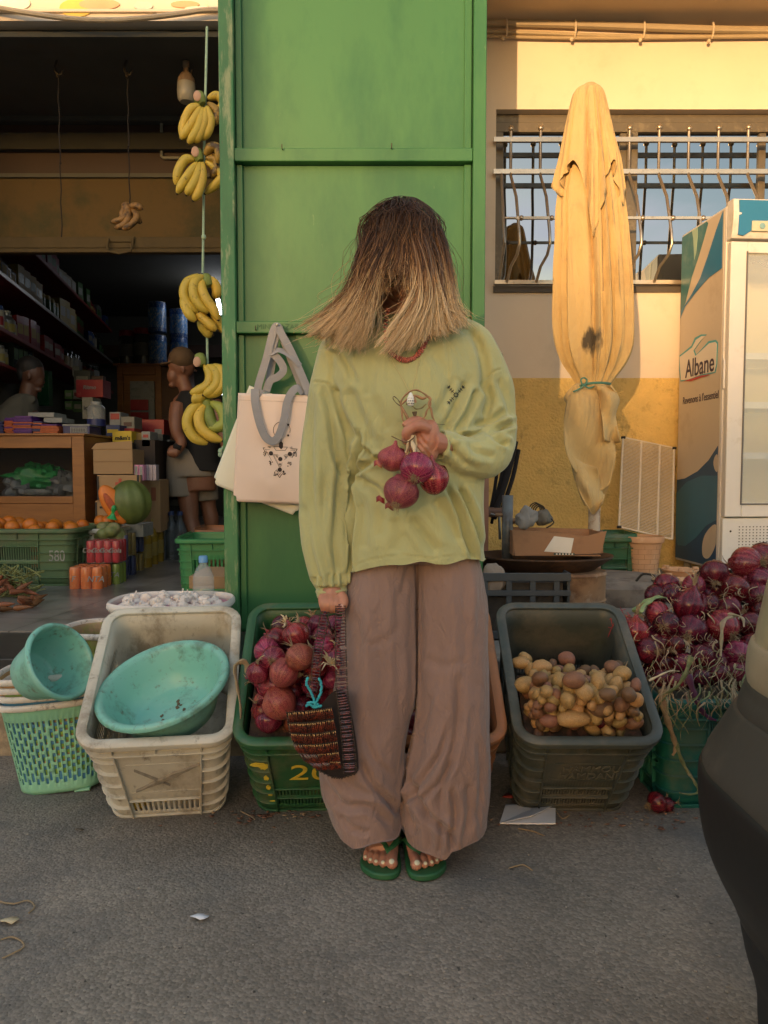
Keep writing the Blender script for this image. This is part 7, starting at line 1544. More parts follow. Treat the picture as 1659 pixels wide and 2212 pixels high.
# ================= shop interior (dark)
def IB(name,label,cat,x0,y0,x1,y1,Y,d,mat,grp=None,rz=0):
    a=P(x0,y0,Y);b_=P(x1,y1,Y); t=MB(); w_=abs(b_.x-a.x);h=abs(a.z-b_.z); t.box((0,d/2,h/2),(w_,d,h)); o=t.build(name,mat,None,bevel=.002); o.location=((a.x+b_.x)/2,Y,min(a.z,b_.z)); o.rotation_euler=(0,0,rz); return tag(o,label,cat,grp)
m_wood=pm('varnished_wood',(.26,.105,.028),.35,.2,3,.15,40,st=(1,1,8),dirt=[((.16,.06,.02),.56,5,.5)]); m_redsh=pm('red_shelf',(.16,.012,.010),.5,.2,5); m_metal=pm('shelf_lip',(.35,.33,.3),.35,metal=.7)
def LXs(Y): return LX(Y)
# shelves on the left wall
SH=[(2.62,5.0,9.4),(2.25,5.0,9.4),(1.885,5.0,9.4),(1.66,4.96,6.2)]
th_=math.atan2(-.18,1)
def sloc(Y,off=0): return (LX(Y)+off)
for k,(z,y0,y1) in enumerate(SH):
    t=thing('wall_shelf',['topmost','second','third','lowest'][k]+' long red shelf of goods on the left wall of the shop','shelf',(LX((y0+y1)/2)+.15,(y0+y1)/2,z),group='long shelves on the left wall')
    mb=MB(); mb.prism([(LX(y0),y0),(LX(y0)+.30,y0),(LX(y1)+.30,y1),(LX(y1),y1)],z-.02,z); mb.build('board',m_redsh,t,local=False)
    if k<3:
        mb=MB(); mb.prism([(LX(y0)+.302,y0),(LX(y0)+.306,y0),(LX(y1)+.306,y1),(LX(y1)+.302,y1)],z-.018,z+.006); mb.build('front_lip',m_redsh if k!=1 else m_metal,t,local=False)
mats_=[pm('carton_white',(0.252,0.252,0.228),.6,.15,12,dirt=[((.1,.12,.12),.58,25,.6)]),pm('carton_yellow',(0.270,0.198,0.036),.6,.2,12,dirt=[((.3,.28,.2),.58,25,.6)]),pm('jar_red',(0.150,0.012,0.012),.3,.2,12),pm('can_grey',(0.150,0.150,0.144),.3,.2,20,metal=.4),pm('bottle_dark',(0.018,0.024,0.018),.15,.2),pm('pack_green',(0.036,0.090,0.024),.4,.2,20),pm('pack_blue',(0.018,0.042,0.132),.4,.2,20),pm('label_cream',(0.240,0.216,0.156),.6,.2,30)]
def carton(): b=MB(); b.box((0,0,.5),(1,1,1)); return b.mesh('carton',mats_[0])
protos={}
def proto(kind):
    if kind in protos: return protos[kind]
    if kind=='bottle':
        b=MB(); b.lathe([(0,0),(.5,0),(.5,.62),(.35,.75),(.18,.82),(.18,.95),(0,.95)],14); c=MB(); c.lathe([(0,.93),(.22,.93),(.22,1.0),(0,1.0)],12); l=MB(); l.lathe([(.51,.2),(.51,.5)],14)
    elif kind=='jar':
        b=MB(); b.lathe([(0,0),(.48,0),(.5,.05),(.5,.75),(.42,.85),(0,.85)],16); c=MB(); c.lathe([(0,.84),(.46,.84),(.46,1.0),(0,1.0)],16); l=MB(); l.lathe([(.51,.25),(.51,.6)],16)
    elif kind=='can':
        b=MB(); b.lathe([(0,0),(.46,0),(.5,.03),(.5,.95),(.46,1.0),(0,.98)],16); c=MB(); c.lathe([(0,.99),(.47,1.0),(.47,1.012),(0,1.01)],16); l=MB(); l.lathe([(.508,.15),(.508,.8)],16)
    elif kind=='pack':
        b=MB(); b.loft([[Vector((sx*.5*w_,sy*.4*d_,z)) for sx,sy in ((-1,-1),(1,-1),(1,1),(-1,1))] for w_,d_,z in ((1,.5,0),(1,1,.12),(.98,1,.7),(1,.2,.93),(1,.15,1))]); c=MB(); c.box((0,0,.975),(1.01,.08,.05)); l=MB(); l.box((0,-.405,.45),(.7,.01,.35))
    else:
        b=MB(); b.box((0,0,.5),(1,1,1)); c=MB(); c.box((0,0,1.0),(.2,1.004,.008)); l=MB(); l.box((0,-.502,.55),(.75,.008,.35)); l.box((.502,0,.55),(.008,.75,.35))
    protos[kind]=(b,c,l,{}); return protos[kind]
def item(kind,name,label,cat,x,y,z,w_,h,m,m2,m3,grp=None,rz=0,d=None):
    b,c,l,cache=proto(kind); t=thing(name,label,cat,(x,y,z),rz,grp); t.scale=(w_,d or w_,h)
    for n_,mb,mt in (('body',b,m),('lid' if kind in('jar','can') else ('cap' if kind=='bottle' else 'flap'),c,m2),('label_band',l,m3)):
        key=(n_,mt.name)
        if key not in cache: cache[key]=mb.mesh(n_,mt)
        o=bpy.data.objects.new(n_,cache[key]); C.objects.link(o); o.parent=t
    return t
r_=random.Random(21)
names={'bottle':('bottle','bottle'),'jar':('jar','jar'),'can':('tin_can','can'),'pack':('snack_bag','packet'),'box':('carton','box')}
kinds_r=['topmost','second','third','lowest']
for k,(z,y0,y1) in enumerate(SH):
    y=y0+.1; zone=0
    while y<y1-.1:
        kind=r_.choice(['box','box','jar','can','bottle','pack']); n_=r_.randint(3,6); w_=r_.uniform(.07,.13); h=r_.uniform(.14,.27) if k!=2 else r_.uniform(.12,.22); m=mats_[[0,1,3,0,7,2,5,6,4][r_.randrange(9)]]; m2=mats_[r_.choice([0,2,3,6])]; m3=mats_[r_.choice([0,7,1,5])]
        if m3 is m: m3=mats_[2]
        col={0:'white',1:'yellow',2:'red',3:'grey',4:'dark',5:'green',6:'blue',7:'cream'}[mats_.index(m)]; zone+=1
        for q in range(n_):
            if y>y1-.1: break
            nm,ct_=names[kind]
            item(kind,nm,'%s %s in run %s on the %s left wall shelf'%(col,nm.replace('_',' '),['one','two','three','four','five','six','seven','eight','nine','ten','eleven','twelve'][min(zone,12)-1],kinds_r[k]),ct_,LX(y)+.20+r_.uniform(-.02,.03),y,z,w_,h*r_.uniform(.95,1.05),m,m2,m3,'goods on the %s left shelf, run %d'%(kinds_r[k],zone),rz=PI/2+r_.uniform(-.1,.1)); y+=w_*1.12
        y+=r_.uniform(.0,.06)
# small price tag
tag_=MB(); tag_.box((0,0,0),(.06,.006,.09)); o=tag_.build('price_card',mats_[0]); o.location=P(164,802,7.0); tag(o,'white price card hanging from the lower shelf edge','card')
# glass counter
def counter():
    Y=4.75; x0,x1=-60,181; a=P(x0,936,Y); b_=P(181,936,Y); zt_=a.z; zb_=FZ; x0=-3.0; x1=P(182,1000,Y).x; D_=.55
    t=thing('glass_counter','varnished wooden counter with a glass front full of green bags','counter',((x0+x1)/2,Y,zb_))
    B_=lambda n,p,q,m=m_wood: (lambda mb:(mb.b2(p,q),mb.build(n,m,t,local=False,bevel=.003)))(MB())
    sk=.14
    z=lambda y:P(0,y,Y).z
    for q in ((x0,Y,x1),): 
        B_('top_board',(x0,Y-.015,zt_-.015),(x1+.012,Y+D_,zt_+.0))
    B_('post',(x1-.075,Y,zb_),(x1,Y+.05,zt_-.016)); B_('rail',(x0,Y+.002,z(968)+.0),(x1-.076,Y+.05,zt_-.016)); B_('rail',(x0,Y+.002,z(1088)),(x1-.076,Y+.05,z(1072))); B_('lower_panel',(x0,Y+.006,zb_),(x1-.076,Y+.03,z(1088)-.001)); B_('side_panel',(x1-.02,Y+.051,zb_),(x1-.002,Y+D_,zt_-.016)); B_('back_panel',(x0,Y+D_-.02,zb_),(x1-.021,Y+D_,zt_-.016),pm('darkwood',(.05,.025,.012),.6)); B_('inner_floor',(x0,Y+.051,z(1085)),(x1-.021,Y+D_-.021,z(1080)))
    glc=pm('counter_glass',(.02,.02,.02),.05,0,bump=0,alpha=.16); mb=MB(); mb.b2((x0,Y+.022,z(1072)),(x1-.076,Y+.026,z(968))); g_=mb.build('glass',glc,t,local=False)
    return Y,zt_,D_
CY_,CT,CD=counter()
m_gbag=pm('green_bag',(.025,.30,.08),.35,.3,12,.3,40); rag('plastic_bag','heap of green plastic bags behind the counter glass','bag',83,1035,5.05,(.18,.1,.09),m_gbag,3); rag('plastic_bag','grey plastic bag behind the counter glass at the left','bag',40,1055,5.0,(.1,.08,.07),pm('grey_bag',(.16,.17,.17),.4,.2,12,.3),4); rag('plastic_bag','clear grey bag at the right behind the counter glass','bag',141,1050,5.0,(.09,.07,.09),pm('grey_bag',(.16,.17,.17)),6)
t=thing('tape_ring','white ring on a steel plate inside the counter','ring',tuple(P(82,1063,4.95))); mb=MB(); mb.tube([(.07*math.cos(a),.045*math.sin(a),0) for a in [2*PI*i/24 for i in range(25)]],.02,8); mb.build('ring',mats_[0],t); mb=MB(); mb.lathe([(0,-.03),(.1,-.03),(.12,-.02)],24); mb.build('plate',m_metal,t)
# piles on the counter
m_pur=pm('purple_pack',(.08,.015,.16),.35,.3,40); m_org=pm('orange_pack',(.38,.08,.02),.35,.3,40); m_dblue=pm('deep_blue',(.012,.018,.09),.4,.1,20); m_wh=mats_[0]
def pile(x0,x1,y0,y1,ms,lab,grp):
    n_=int((y1-y0)/3.1); r_=random.Random(int(x0))
    for i in range(n_):
        y=y1-i*(y1-y0)/n_; a=P(x0+r_.uniform(-2,2),y,4.95);b_=P(x1+r_.uniform(-2,2),y-(y1-y0)/n_*.85,4.95); mb=MB(); mb.box((0,0,(b_.z-a.z)/2),(b_.x-a.x,.22,b_.z-a.z)); o=mb.build('chocolate_box',ms[(i+r_.randrange(2))%len(ms)],None,bevel=.001); o.location=((a.x+b_.x)/2,5.0,a.z+(CT-P(0,926,4.95).z)); o.rotation_euler=(0,0,r_.uniform(-.05,.05)); tag(o,lab,'box',grp)
pile(-5,17,898,926,[m_dblue],'flat dark blue packet in the pile at the far left of the counter','dark blue packets')
pile(20,37,890,926,[m_org,m_pur],'flat orange or purple packet in the leftmost tall pile','orange purple packets, left pile'); pile(38,77,886,926,[m_pur,m_pur,m_org],'flat purple packet in the widest pile on the counter','purple packets, wide pile'); pile(78,97,898,926,[m_org,m_dblue],'flat orange packet in the short middle pile','orange packets, short pile'); pile(97,134,904,926,[m_pur,m_org],'flat purple packet under the small white carton','purple packets, right pile')
def LB_c(x0,y0,x1,y1,n,lab,cat,m,Y=4.98,d=.2,grp=None): 
    o=IB(n,lab,cat,x0,y0,x1,y1,Y,d,m,grp); return o
dzc=CT-P(0,926,4.95).z
for a in ((60,878,116,888,'flat_carton','long low white carton lying on the purple pile','box',m_wh),(94,889,134,900,'flat_carton','small white carton on the right purple pile','box',m_wh)):
    o=LB_c(*a); o.location.z+=dzc
def labelled(x0,y0,x1,y1,Y,d,m,name,lab,cat,parts=(),rz=0,z_add=0,grp=None):
    a=P(x0,y1,Y); b_=P(x1,y0,Y); w_=b_.x-a.x; h=b_.z-a.z; t=thing(name,lab,cat,((a.x+b_.x)/2,Y,a.z+z_add),rz,grp); mb=MB(); mb.box((0,d/2,h/2),(w_,d,h)); mb.build('box_body',m,t,bevel=.002)
    for k,p in enumerate(parts):
        kind=p[0]
        if kind=='rect': _,u0,v0,u1,v1,mm_,pn=p; mb=MB(); mb.b2((-w_/2+u0*w_,-.0035-.001*(k%3),h*v0),(-w_/2+u1*w_,.001,h*v1)); mb.build(pn,mm_,t,smooth=False)
        else: _,s,u,v,sz,mm_=p[:6]; text('box_writing',s,sz*h,mm_,t,Matrix.Translation((-w_/2+u*w_,-.0062,v*h))@face_cam(),ext=.0004,ital=p[6] if len(p)>6 else 0,bold=.001)
    return t,w_,h
m_ink2=pm('ink_black',(.01,.01,.01),.6); m_redp=pm('pack_red',(.30,.012,.012),.4,.15,12,dirt=[((.45,.1,.06),.64,22,.6)]); m_ylp=pm('pack_yellow',(.55,.38,.02),.5,.1,12)
t,w_,h=labelled(136,907,193,927,4.93,.2,m_dblue,'blue_box','dark blue box with a bar code label at the right end of the counter','box',[('rect',.28,.18,.92,.92,m_wh,'code_label'),('rect',.31,.25,.89,.85,m_dblue,'code_frame'),('rect',.33,.30,.87,.80,m_wh,'code_field')],z_add=dzc)
mb=MB()
for i in range(17): mb.b2((-w_/2+(.345+.03*i)*w_,-.0068,h*.36),(-w_/2+(.345+.03*i+.008+.008*(i%3==0))*w_,-.004,h*.74))
mb.build('bar_code',m_ink2,t,smooth=False)
mb=MB(); mb.box((0,.1,h+.006),(w_+.004,.205,.01)); mb.build('white_lid',m_wh,t)
t=thing('wafer_jar','clear jar with blue base standing on the counter','jar',tuple(P(208,908,5.1)+Vector((0,0,dzc)))); mb=MB(); mb.lathe([(0,0),(.055,0),(.058,.02),(.058,.12),(.04,.14),(0,.14)],18); mb.build('jar_glass',pm('clearj',(.3,.3,.28),.15,alpha=.55),t); mb=MB(); mb.lathe([(0,.0),(.0585,.0),(.0595,.045),(0,.045)],18); mb.build('contents',m_dblue,t); mb=MB(); mb.lathe([(0,.14),(.035,.14),(.035,.16),(0,.16)],14); mb.build('lid',m_wh,t)
# cluster of cartons behind and right of the counter: (x0,y0,x1,y1,Y,d,mat,label,parts)
CL=[(165,820,222,858,6.2,m_redp,'red_carton','red scalloped display carton on the back counter',[('text','Ritmo',.5,.55,.3,m_wh,.2)]),(178,858,200,905,6.0,mats_[7],'snack_carton','cream snack box beside the clear jar',[('text','ios',.5,.5,.3,m_ink2)]),
(237,890,260,922,5.6,m_wh,'spice_packet','white and red packet right of the counter',[('rect',.1,.5,.9,.9,m_redp,'red_field')]),(262,900,290,930,5.55,mats_[7],'biscuit_box','cream biscuit box in the middle of the stacked goods',[('rect',.2,.3,.8,.6,pm('brown_print',(.1,.05,.03),.5),'biscuit_picture')]),
(229,918,258,942,5.4,mats_[6],'small_box','small blue box under the white and red packet',[('rect',.1,.3,.9,.6,m_ylp,'yellow_band')]),(292,906,354,944,5.9,m_redp,'red_box','large red box with a white bar code sticker',[('rect',.68,.15,.92,.45,m_wh,'sticker'),('text','F',.07,.6,.3,m_wh)]),
(243,931,284,955,5.2,m_ylp,'sweets_box','yellow sweets box with black and white lettering',[('text',"m&m's",.55,.36,.5,m_ink2)]),(284,935,306,968,5.3,pm('ochre_pack',(.25,.15,.03),.5),'ochre_box','narrow ochre box beside the yellow sweets box',[]),(306,932,324,965,5.25,m_wh,'white_box','white box with a red oval label',[('rect',.2,.6,.8,.8,m_redp,'red_label')]),
(212,955,273,976,5.05,pm('black_pack',(.02,.016,.012),.4,.2,20),'chocolate_bar_box','black chocolate bar box with red slanted lettering',[('text','Mars',.42,.5,.62,pm('mars_red',(.45,.06,.02),.5),.3)]),(330,938,352,972,5.6,pm('pack_dark',(.03,.04,.04),.5),'dark_box','dark box under the red box',[]),(262,925,290,934,5.5,m_redp,'flat_red_box','flat red box under the biscuit box',[]),
(345,950,366,966,5.7,m_wh,'white_carton','small white and red carton at the right of the stack',[('rect',.1,.1,.9,.4,m_redp,'red_band')])]
for x0,y0,x1,y1,Y,m,n,l,pa in CL: labelled(x0,y0,x1,y1,Y,.18,m,n,l,n.split('_')[-1],pa)
sup=MB(); q=P(210,985,5.6);q2=P(366,985,5.6); sup.b2((q.x,5.25,FZ),(q2.x,6.3,P(0,945,5.6).z-.03)); tag(sup.build('side_table',pm('darkwood2',(.03,.018,.012),.7)),'dark table hidden under the stacked snack boxes','table')
m_card2=pm('carton_brown',(.34,.21,.10),.85,.08,5,.1,40); m_card3=pm('carton_brown_dark',(.22,.13,.06),.85,.1,5)
def cart(x0,y0,x1,y1,Y,d,lab,parts=(),rz=0,grp='brown cartons stacked beside the counter'): return labelled(x0,y0,x1,y1,Y,d,m_card2,'cardboard_carton',lab,'carton',parts,rz,grp=grp)
t,w_,h=cart(203,970,285,1024,4.72,.3,'open topped plain brown carton under the black bar box',[('rect',0,.495,1,.505,m_card3,'seam_tape')],R(4)); mb=MB(); mb.prism([(-w_/2-.01,h),(w_/2,h),(w_/2,h+.05),(-w_/2+.02,h+.035)],-.004,0,axis='y'); mb.build('flap',m_card2,t)
mrl=pm('carton_red_print',(.40,.06,.03),.6)
t,w_,h=cart(212,1026,302,1082,4.70,.3,'brown carton with a red printed logo and black bands',[('rect',.42,.50,.62,.72,mrl,'red_print'),('rect',.5,.72,.56,.86,mrl,'red_print'),('rect',0,.05,.04,.95,m_ink2,'black_band'),('rect',.92,0,.97,1,m_ink2,'black_band'),('rect',.05,.14,.75,.24,m_ink2,'black_band')],R(5))
cart(208,1082,302,1135,4.72,.3,'lowest brown carton of the stack, with black bands',[('rect',0,.05,.04,.95,m_ink2,'black_band'),('rect',.1,.7,.5,.78,m_ink2,'black_band'),('rect',.92,0,.97,1,m_ink2,'black_band')],R(5))
cart(302,1036,345,1150,5.05,.3,'tall brown carton at the right of the stack with a faint red print',[('rect',.4,.6,.8,.85,pm('faint_red',(.25,.08,.04),.7),'red_print')],R(5))
for i in range(6):
    labelled(290+i*8 if i>1 else 290+i*10.5,1004,297+i*8 if i>1 else 299+i*10.5,1038,4.75 if i<2 else 4.82,.06,pm('pink_pack',(.55,.22,.36),.35,.15,40) if i<2 else pm('silver_pack',(.33,.28,.32),.35,.2,40),'wafer_packet','pink wafer packet standing on the brown cartons' if i<2 else 'silver pink wafer packet in the row beside the two pink ones','packet',[('rect',.2,.1,.8,.9,m_wh,'wrapper_band')] if i<2 else [],grp='pink wafer packets' if i<2 else 'silver wafer packets')
# cut pumpkin melon, net bag, soda, oranges
mb=MB(); n_=40
def pk(u,v):
    a=u*2*PI; b_=-PI/2+v*PI; r=.115*(1+.05*math.cos(9*a)); return (r*math.cos(b_)*math.cos(a),r*math.cos(b_)*math.sin(a),.13*math.sin(b_))
p=P(283,1085,4.45); t=thing('cut_pumpkin','green pumpkin cut open to its orange flesh on top of the cartons','pumpkin',tuple(p),rot=(0,R(-8),0)); mb.grid(pk,n_,20); mb.build('rind',pm('rind',(.10,.13,.03),.5,.3,12,.2,40),t)
mb=MB(); mb.ell((-.075,-.075,0),(.06,.035,.125),n=20,m=14,rot=(0,R(-22),R(25))); mb.build('flesh',pm('flesh',(.62,.17,.02),.5,.15,20),t); mb=MB(); mb.ell((-.078,-.100,.0),(.026,.018,.08),n=14,m=10,rot=(0,R(-22),R(25))); mb.build('seeds',pm('seeds',(.38,.07,.015),.6,.3,80,.6,150),t)
p=P(242,1140,4.35); t=thing('net_bag','green net bag of potatoes tied at the top on the soda packs','bag',tuple(p)); mb=MB()
for i in range(11):
    a=i*2.4; mb.ell((.075*math.cos(a)*(.3+.7*((i*7)%5)/4),.05*math.sin(a),-.02+.05*((i*3)%4)/3-.03),(.04,.035,.034),n=14,m=10)
me=bake(mb,.006,8); link(me,'bag_body',pm('net_green',(.14,.17,.05),.55,.3,25,.6,200,dirt=[((.28,.22,.12),.55,14,.6)]),t)
mb=MB(); mb.tube(cr([(0,0,.05),(.008,0,.08),(.018,-.01,.115),(.028,-.01,.12)],4),crv([.03,.012,.016,.004],4),8); mb.build('knot',m_gbag,t)
def cans(x0,x1,y0,y1,Y,n_,rows,mat,lab,s=None,sm=None,name='soda_pack',lidm=None,grp=None,tilt=0):
    a=P(x0,y1,Y); b_=P(x1,y0,Y); w_=b_.x-a.x; h=b_.z-a.z; r=w_/n_/2; t=thing(name,lab,'soda cans',(a.x,Y,a.z),R(tilt),grp)
    for j in range(rows):
        for i in range(n_):
            mb=MB(); mb.lathe([(r*.8,0),(r*.97,h*.05),(r*.97,h*.90),(r*.82,h*.985),(0,h*.975)],16,Matrix.Translation((r+i*2*r,r+j*2*r,0))); mb.build('can',mat,t)
            if j==0 and s:
                text('can_writing',s[i%len(s)],h*.30,sm,t,Matrix.Translation((r+i*2*r,-.0015+0.0,h*.56))@face_cam(),ext=.0006,ital=.25)
    mb=MB(); e=.003; mb.loft([[Vector((x,y,z)) for x,y in ((0-e,r*.5),(r*.6,-e),(w_-r*.6,-e),(w_+e,r*.5),(w_+e,rows*2*r-r*.5),(w_-r*.6,rows*2*r+e),(r*.6,rows*2*r+e),(0-e,rows*2*r-r*.5))] for z in (0,h+.001)]); mb.build('film_wrap',pm('film',(.3,.3,.3),.12,.05,bump=.5,bs=30,alpha=.09,bd=.01),t,ang=80); return t
m_ckr=pm('can_red',(.38,.012,.018),.25,.1,20,coat=.3); m_orc=pm('can_orange',(.62,.14,.02),.25,.1,20,coat=.3,dirt=[((.7,.3,.1),.6,30,.5)]); m_grc=pm('can_green',(.20,.28,.03),.25,.1,20,coat=.3); m_blc=pm('can_navy',(.03,.04,.12),.3,.2,30); m_gdc=pm('can_gold',(.25,.17,.04),.3,.2,30)
cans(146,218,1225,1285,3.98,3,3,m_orc,'wrapped pack of orange soda cans, nearest on the tiled floor',['F','','NTA'],m_wh,tilt=0)
cans(219,256,1218,1272,4.15,2,3,m_grc,'wrapped pack of green soda cans beside the orange ones',['FAN','TA'],m_wh)
cans(184,257,1168,1216,4.12,4,3,m_ckr,'wrapped pack of red cola cans resting on the other soda packs',['Coca','Cola','Coca','Cola'],m_wh)
for k,(y0,y1) in enumerate(((1156,1206),(1206,1262))):
    for i in range(3): cans(257+i*17,272+i*17,y0-i*5,y1-i*7,4.35+i*.18,2,2,[m_blc,m_gdc][i%2 if k==0 else (i>1)],['upper','lower'][k]+' wrapped can pack number %s from the green cans'%['one','two','three'][i],name='drink_pack')
IB('white_print_box','white box with coloured print on top of the drink packs','box',263,1132,310,1160,4.6,.2,mats_[0])
for i in range(4): item('bottle','oil_bottle','yellow oil bottle in the row behind the can packs','bottle',P(315+i*13,1250,4.9+i*.15).x,4.9+i*.15,FZ,.085,.30,pm('oil',(.26,.17,.02),.2,.2),mats_[1],mats_[1],'yellow oil bottles')
m_wb=pm('water_bottle',(.10,.12,.13),.12,.2,20,.3,30,alpha=.6)
for i in range(6): item('bottle','water_bottle','clear water bottle in the wrapped stack by the standing man','bottle',P(352+(i%3)*19,1200,5.3+.12*(i//3)).x,5.3+.12*(i//3),FZ,.09,.33,m_wb,mats_[6],m_wb,'water bottles by the man')
for k,(x0,y0,x1,y1) in enumerate(((351,1070,392,1100),(349,1100,390,1132))): labelled(x0,y0,x1,y1,5.6,.2,pm('black_carton',(.02,.02,.018),.6),'black_carton',['upper','lower'][k]+' black carton with a grey label left of the man','carton',[('rect',.1,.25,.9,.7,mats_[3],'grey_label')])
# oranges in crates
def ocr(lab,x,Y,W,L_,mat,H=.29,yaw=0,**k): return crate(lab,mat,P(x,1200,Y).x,Y,tilt=0,yaw=yaw,W=W,L=L_,Wb=W*.93,Lb=L_*.93,H=H,z=FZ,**k)
m_g5=pm('faded_green_plastic',(.075,.13,.055),.55,.15,5,.12,60,dirt=[((.13,.12,.07),.56,6,.5)])
t5,M5=ocr('faded green crate of oranges with white painted digits, at the left of the shop',42,4.10,.58,.42,m_g5,H=.30,yaw=R(0),nF=16,rowsF=((.05,.12),(.14,.21)),fs=.45)
text('painted_digits','580',.085,mats_[0],t5,Matrix.Translation((.205,-.012,.16))@face_cam(),ext=.0008,sx=.7)
t6,M6=ocr('pale grey crate of oranges beside the faded green one',178,4.35,.34,.42,m_cw,H=.28,yaw=R(0))
m_or=pm('orange_peel',(.50,.145,.012),.45,.12,8,.4,260,rv=.12,bd=.001); om=None; xr_=random.Random(14)
def fruit(p,r,lab,grp,mesh=[None]):
    if mesh[0] is None: mb=MB(); mb.ell((0,0,0),(1,1,.95),n=18,m=12); mesh[0]=mb.mesh('orange',m_or)
    o=bpy.data.objects.new('orange',mesh[0]); C.objects.link(o); o.location=p; o.scale=(r,)*3; o.rotation_euler=(xr_.uniform(0,6),xr_.uniform(0,6),0); tag(o,lab,'orange',grp)
for Mx,W_,n_,lab,g in ((M5,.54,34,'orange fruit heaped in the faded green crate','oranges in the faded green crate'),(M6,.30,16,'orange fruit heaped in the pale grey crate','oranges in the pale grey crate')):
    for x,y,z,rr in pack(n_,Mx,W_,.38,lambda q:q.uniform(.036,.042),.215,seed=n_): fruit(Mx@Vector((x,y,z)),rr,lab,g)
for x,y,z in ((P(242,1130,4.5).x-.06,4.55,P(0,1143,4.55).z),):fruit((x,y,z),.035,'single orange beside the green net bag',None)
mb=MB(); p=P(242,1140,4.5)
# carrots heap
m_car=pm('carrot',(.17,.06,.02),.6,.2,20,.3,90,rv=.2); m_fr=pm('carrot_tops',(.16,.17,.05),.7,.4,30); cm=None; xr_=random.Random(31)
for i in range(34):
    if cm is None: mb=MB(); mb.tube([(0,0,0),(.03,0,0),(.08,.003,0),(.13,0,0)],[.014,.018,.011,.002],9); cm=mb.mesh('carrot',m_car)
    u=xr_.uniform(-30,62); y=1318-(i/34)*46-max(0,u-30)*.1; p=G(u,max(1270,y+10),FZ+.01); o=bpy.data.objects.new('carrot',cm); C.objects.link(o); o.location=(p.x,p.y+.05,FZ+.015+(i/34)*.12*max(.2,1-(u+30)/110)); o.scale=(.62,.8,.8); o.rotation_euler=(xr_.uniform(-.4,.4),xr_.uniform(-.5,.5),xr_.uniform(0,6.28)); tag(o,'dusty carrot in the leafy heap at the left edge of the shop floor','carrot','carrots in the heap on the shop floor')
mb=MB()
for i in range(160):
    a=P(xr_.uniform(-30,70),xr_.uniform(1235,1310),3.75+xr_.uniform(-.05,.1)); a.z=max(a.z,FZ+.01); mb.tube(cr([a,a+Vector((xr_.uniform(-.05,.05),xr_.uniform(-.04,.02),xr_.uniform(-.01,.05))),a+Vector((xr_.uniform(-.1,.1),xr_.uniform(-.06,.03),xr_.uniform(-.03,.06)))],3),xr_.uniform(.0015,.004),4)
tag(mb.build('carrot_leaves',m_fr),'wilted green stems tangled over the carrots','greens',kind='stuff')
# right side green and orange crates behind the door edge, cardboard, bottle
t7,_=ocr('bright green empty crate on the shop floor beside the green door',462,3.95,.36,.42,pm('bright_green_plastic',(.05,.22,.075),.45,.12,5,.1,60),H=.26,nF=10,rowsF=((.04,.16),),yaw=R(3))
t8,_=ocr('orange plastic crate behind the bright green crate',484,4.5,.34,.4,m_co,H=.22,yaw=R(2))
IB('flat_cardboard','torn piece of cardboard lying behind the garlic basket','cardboard',408,1245,494,1272,3.0,.3,m_card2)
p=P(437,1285,2.78); t=thing('empty_bottle','empty clear plastic bottle with a blue cap behind the garlic basket','bottle',(p.x,2.80,p.z-.02)); mb=MB(); mb.lathe([(0,0),(.036,0),(.039,.01),(.039,.05),(.037,.055),(.039,.06),(.038,.085),(.026,.115),(.014,.13),(.013,.14)],22); mb.build('bottle_body',pm('clear_pet',(.5,.52,.5),.08,.05,alpha=.35,bump=.3,bs=40,bd=.004),t); mb=MB(); mb.lathe([(0,.137),(.0165,.137),(.0165,.158),(.014,.161),(0,.161)],16); mb.build('cap',pm('blue_cap',(.12,.30,.55),.4),t)
# garlic basket
gb=P(368,1312,2.62); GM=Matrix.Translation((gb.x,2.66,gb.z-.05))
t=thing('garlic_basket','white rimmed basket full of garlic bulbs behind the dirty white crate','basket',tuple(GM.translation)); xl_,xr2=P(232,1320,2.6).x-gb.x,P(492,1320,2.6).x-gb.x; hx=(xr2-xl_)/2; mx_=(xr2+xl_)/2
def gring(s,z,k=1.0): return [Vector((mx_+hx*s*math.copysign(abs(math.cos(a))**.7,math.cos(a)),.16*s*math.copysign(abs(math.sin(a))**.7,math.sin(a)),z)) for a in [2*PI*i/48 for i in range(48)]]
mb=MB(); q=[gring(1,.075),gring(1.03,.068),gring(1.035,.055),gring(1.0,.045),gring(.97,.055),gring(.97,.068)]; mb.loft(q,loop=True,cap=False); mb.build('rim',pm('white_rim',(.66,.60,.54),.5,.06,9),t)
mb=MB(); mb.loft([gring(.96,.05),gring(.80,-.18)],cap=True); mb.build('basket_body',pm('pink_basket',(.45,.20,.26),.5,.1),t,solid=.002)
bb=MB(); bb.b2((gb.x-.22,2.56,FZ),(gb.x+.2,2.8,gb.z-.24)); tag(bb.build('black_crate',m_bc),'black crate under the garlic basket','crate')
m_gar=pm('garlic_skin',(.68,.60,.53),.6,.08,12,.3,60,rv=.05,st=(3,3,1)); gm=None
def garlic_mesh():
    mb=MB(); pr=[(0,-.75),(.3,-.74),(.72,-.58),(.98,-.2),(.98,.1),(.8,.42),(.5,.66),(.25,.82),(.14,1.05),(.11,1.5),(.0,1.52)]; pr=[(p.x,p.y) for p in cr([Vector((a,b_,0)) for a,b_ in pr],2)]; mb.lathe([(max(0,a),b_) for a,b_ in pr],28)
    mb.v=[tuple(Vector((v[0]*(1+.07*math.cos(7*math.atan2(v[1],v[0]))),v[1]*(1+.07*math.cos(7*math.atan2(v[1],v[0]))),v[2]))) for v in mb.v]; return mb.mesh('garlic',m_gar)
gm=garlic_mesh(); xr_=random.Random(3)
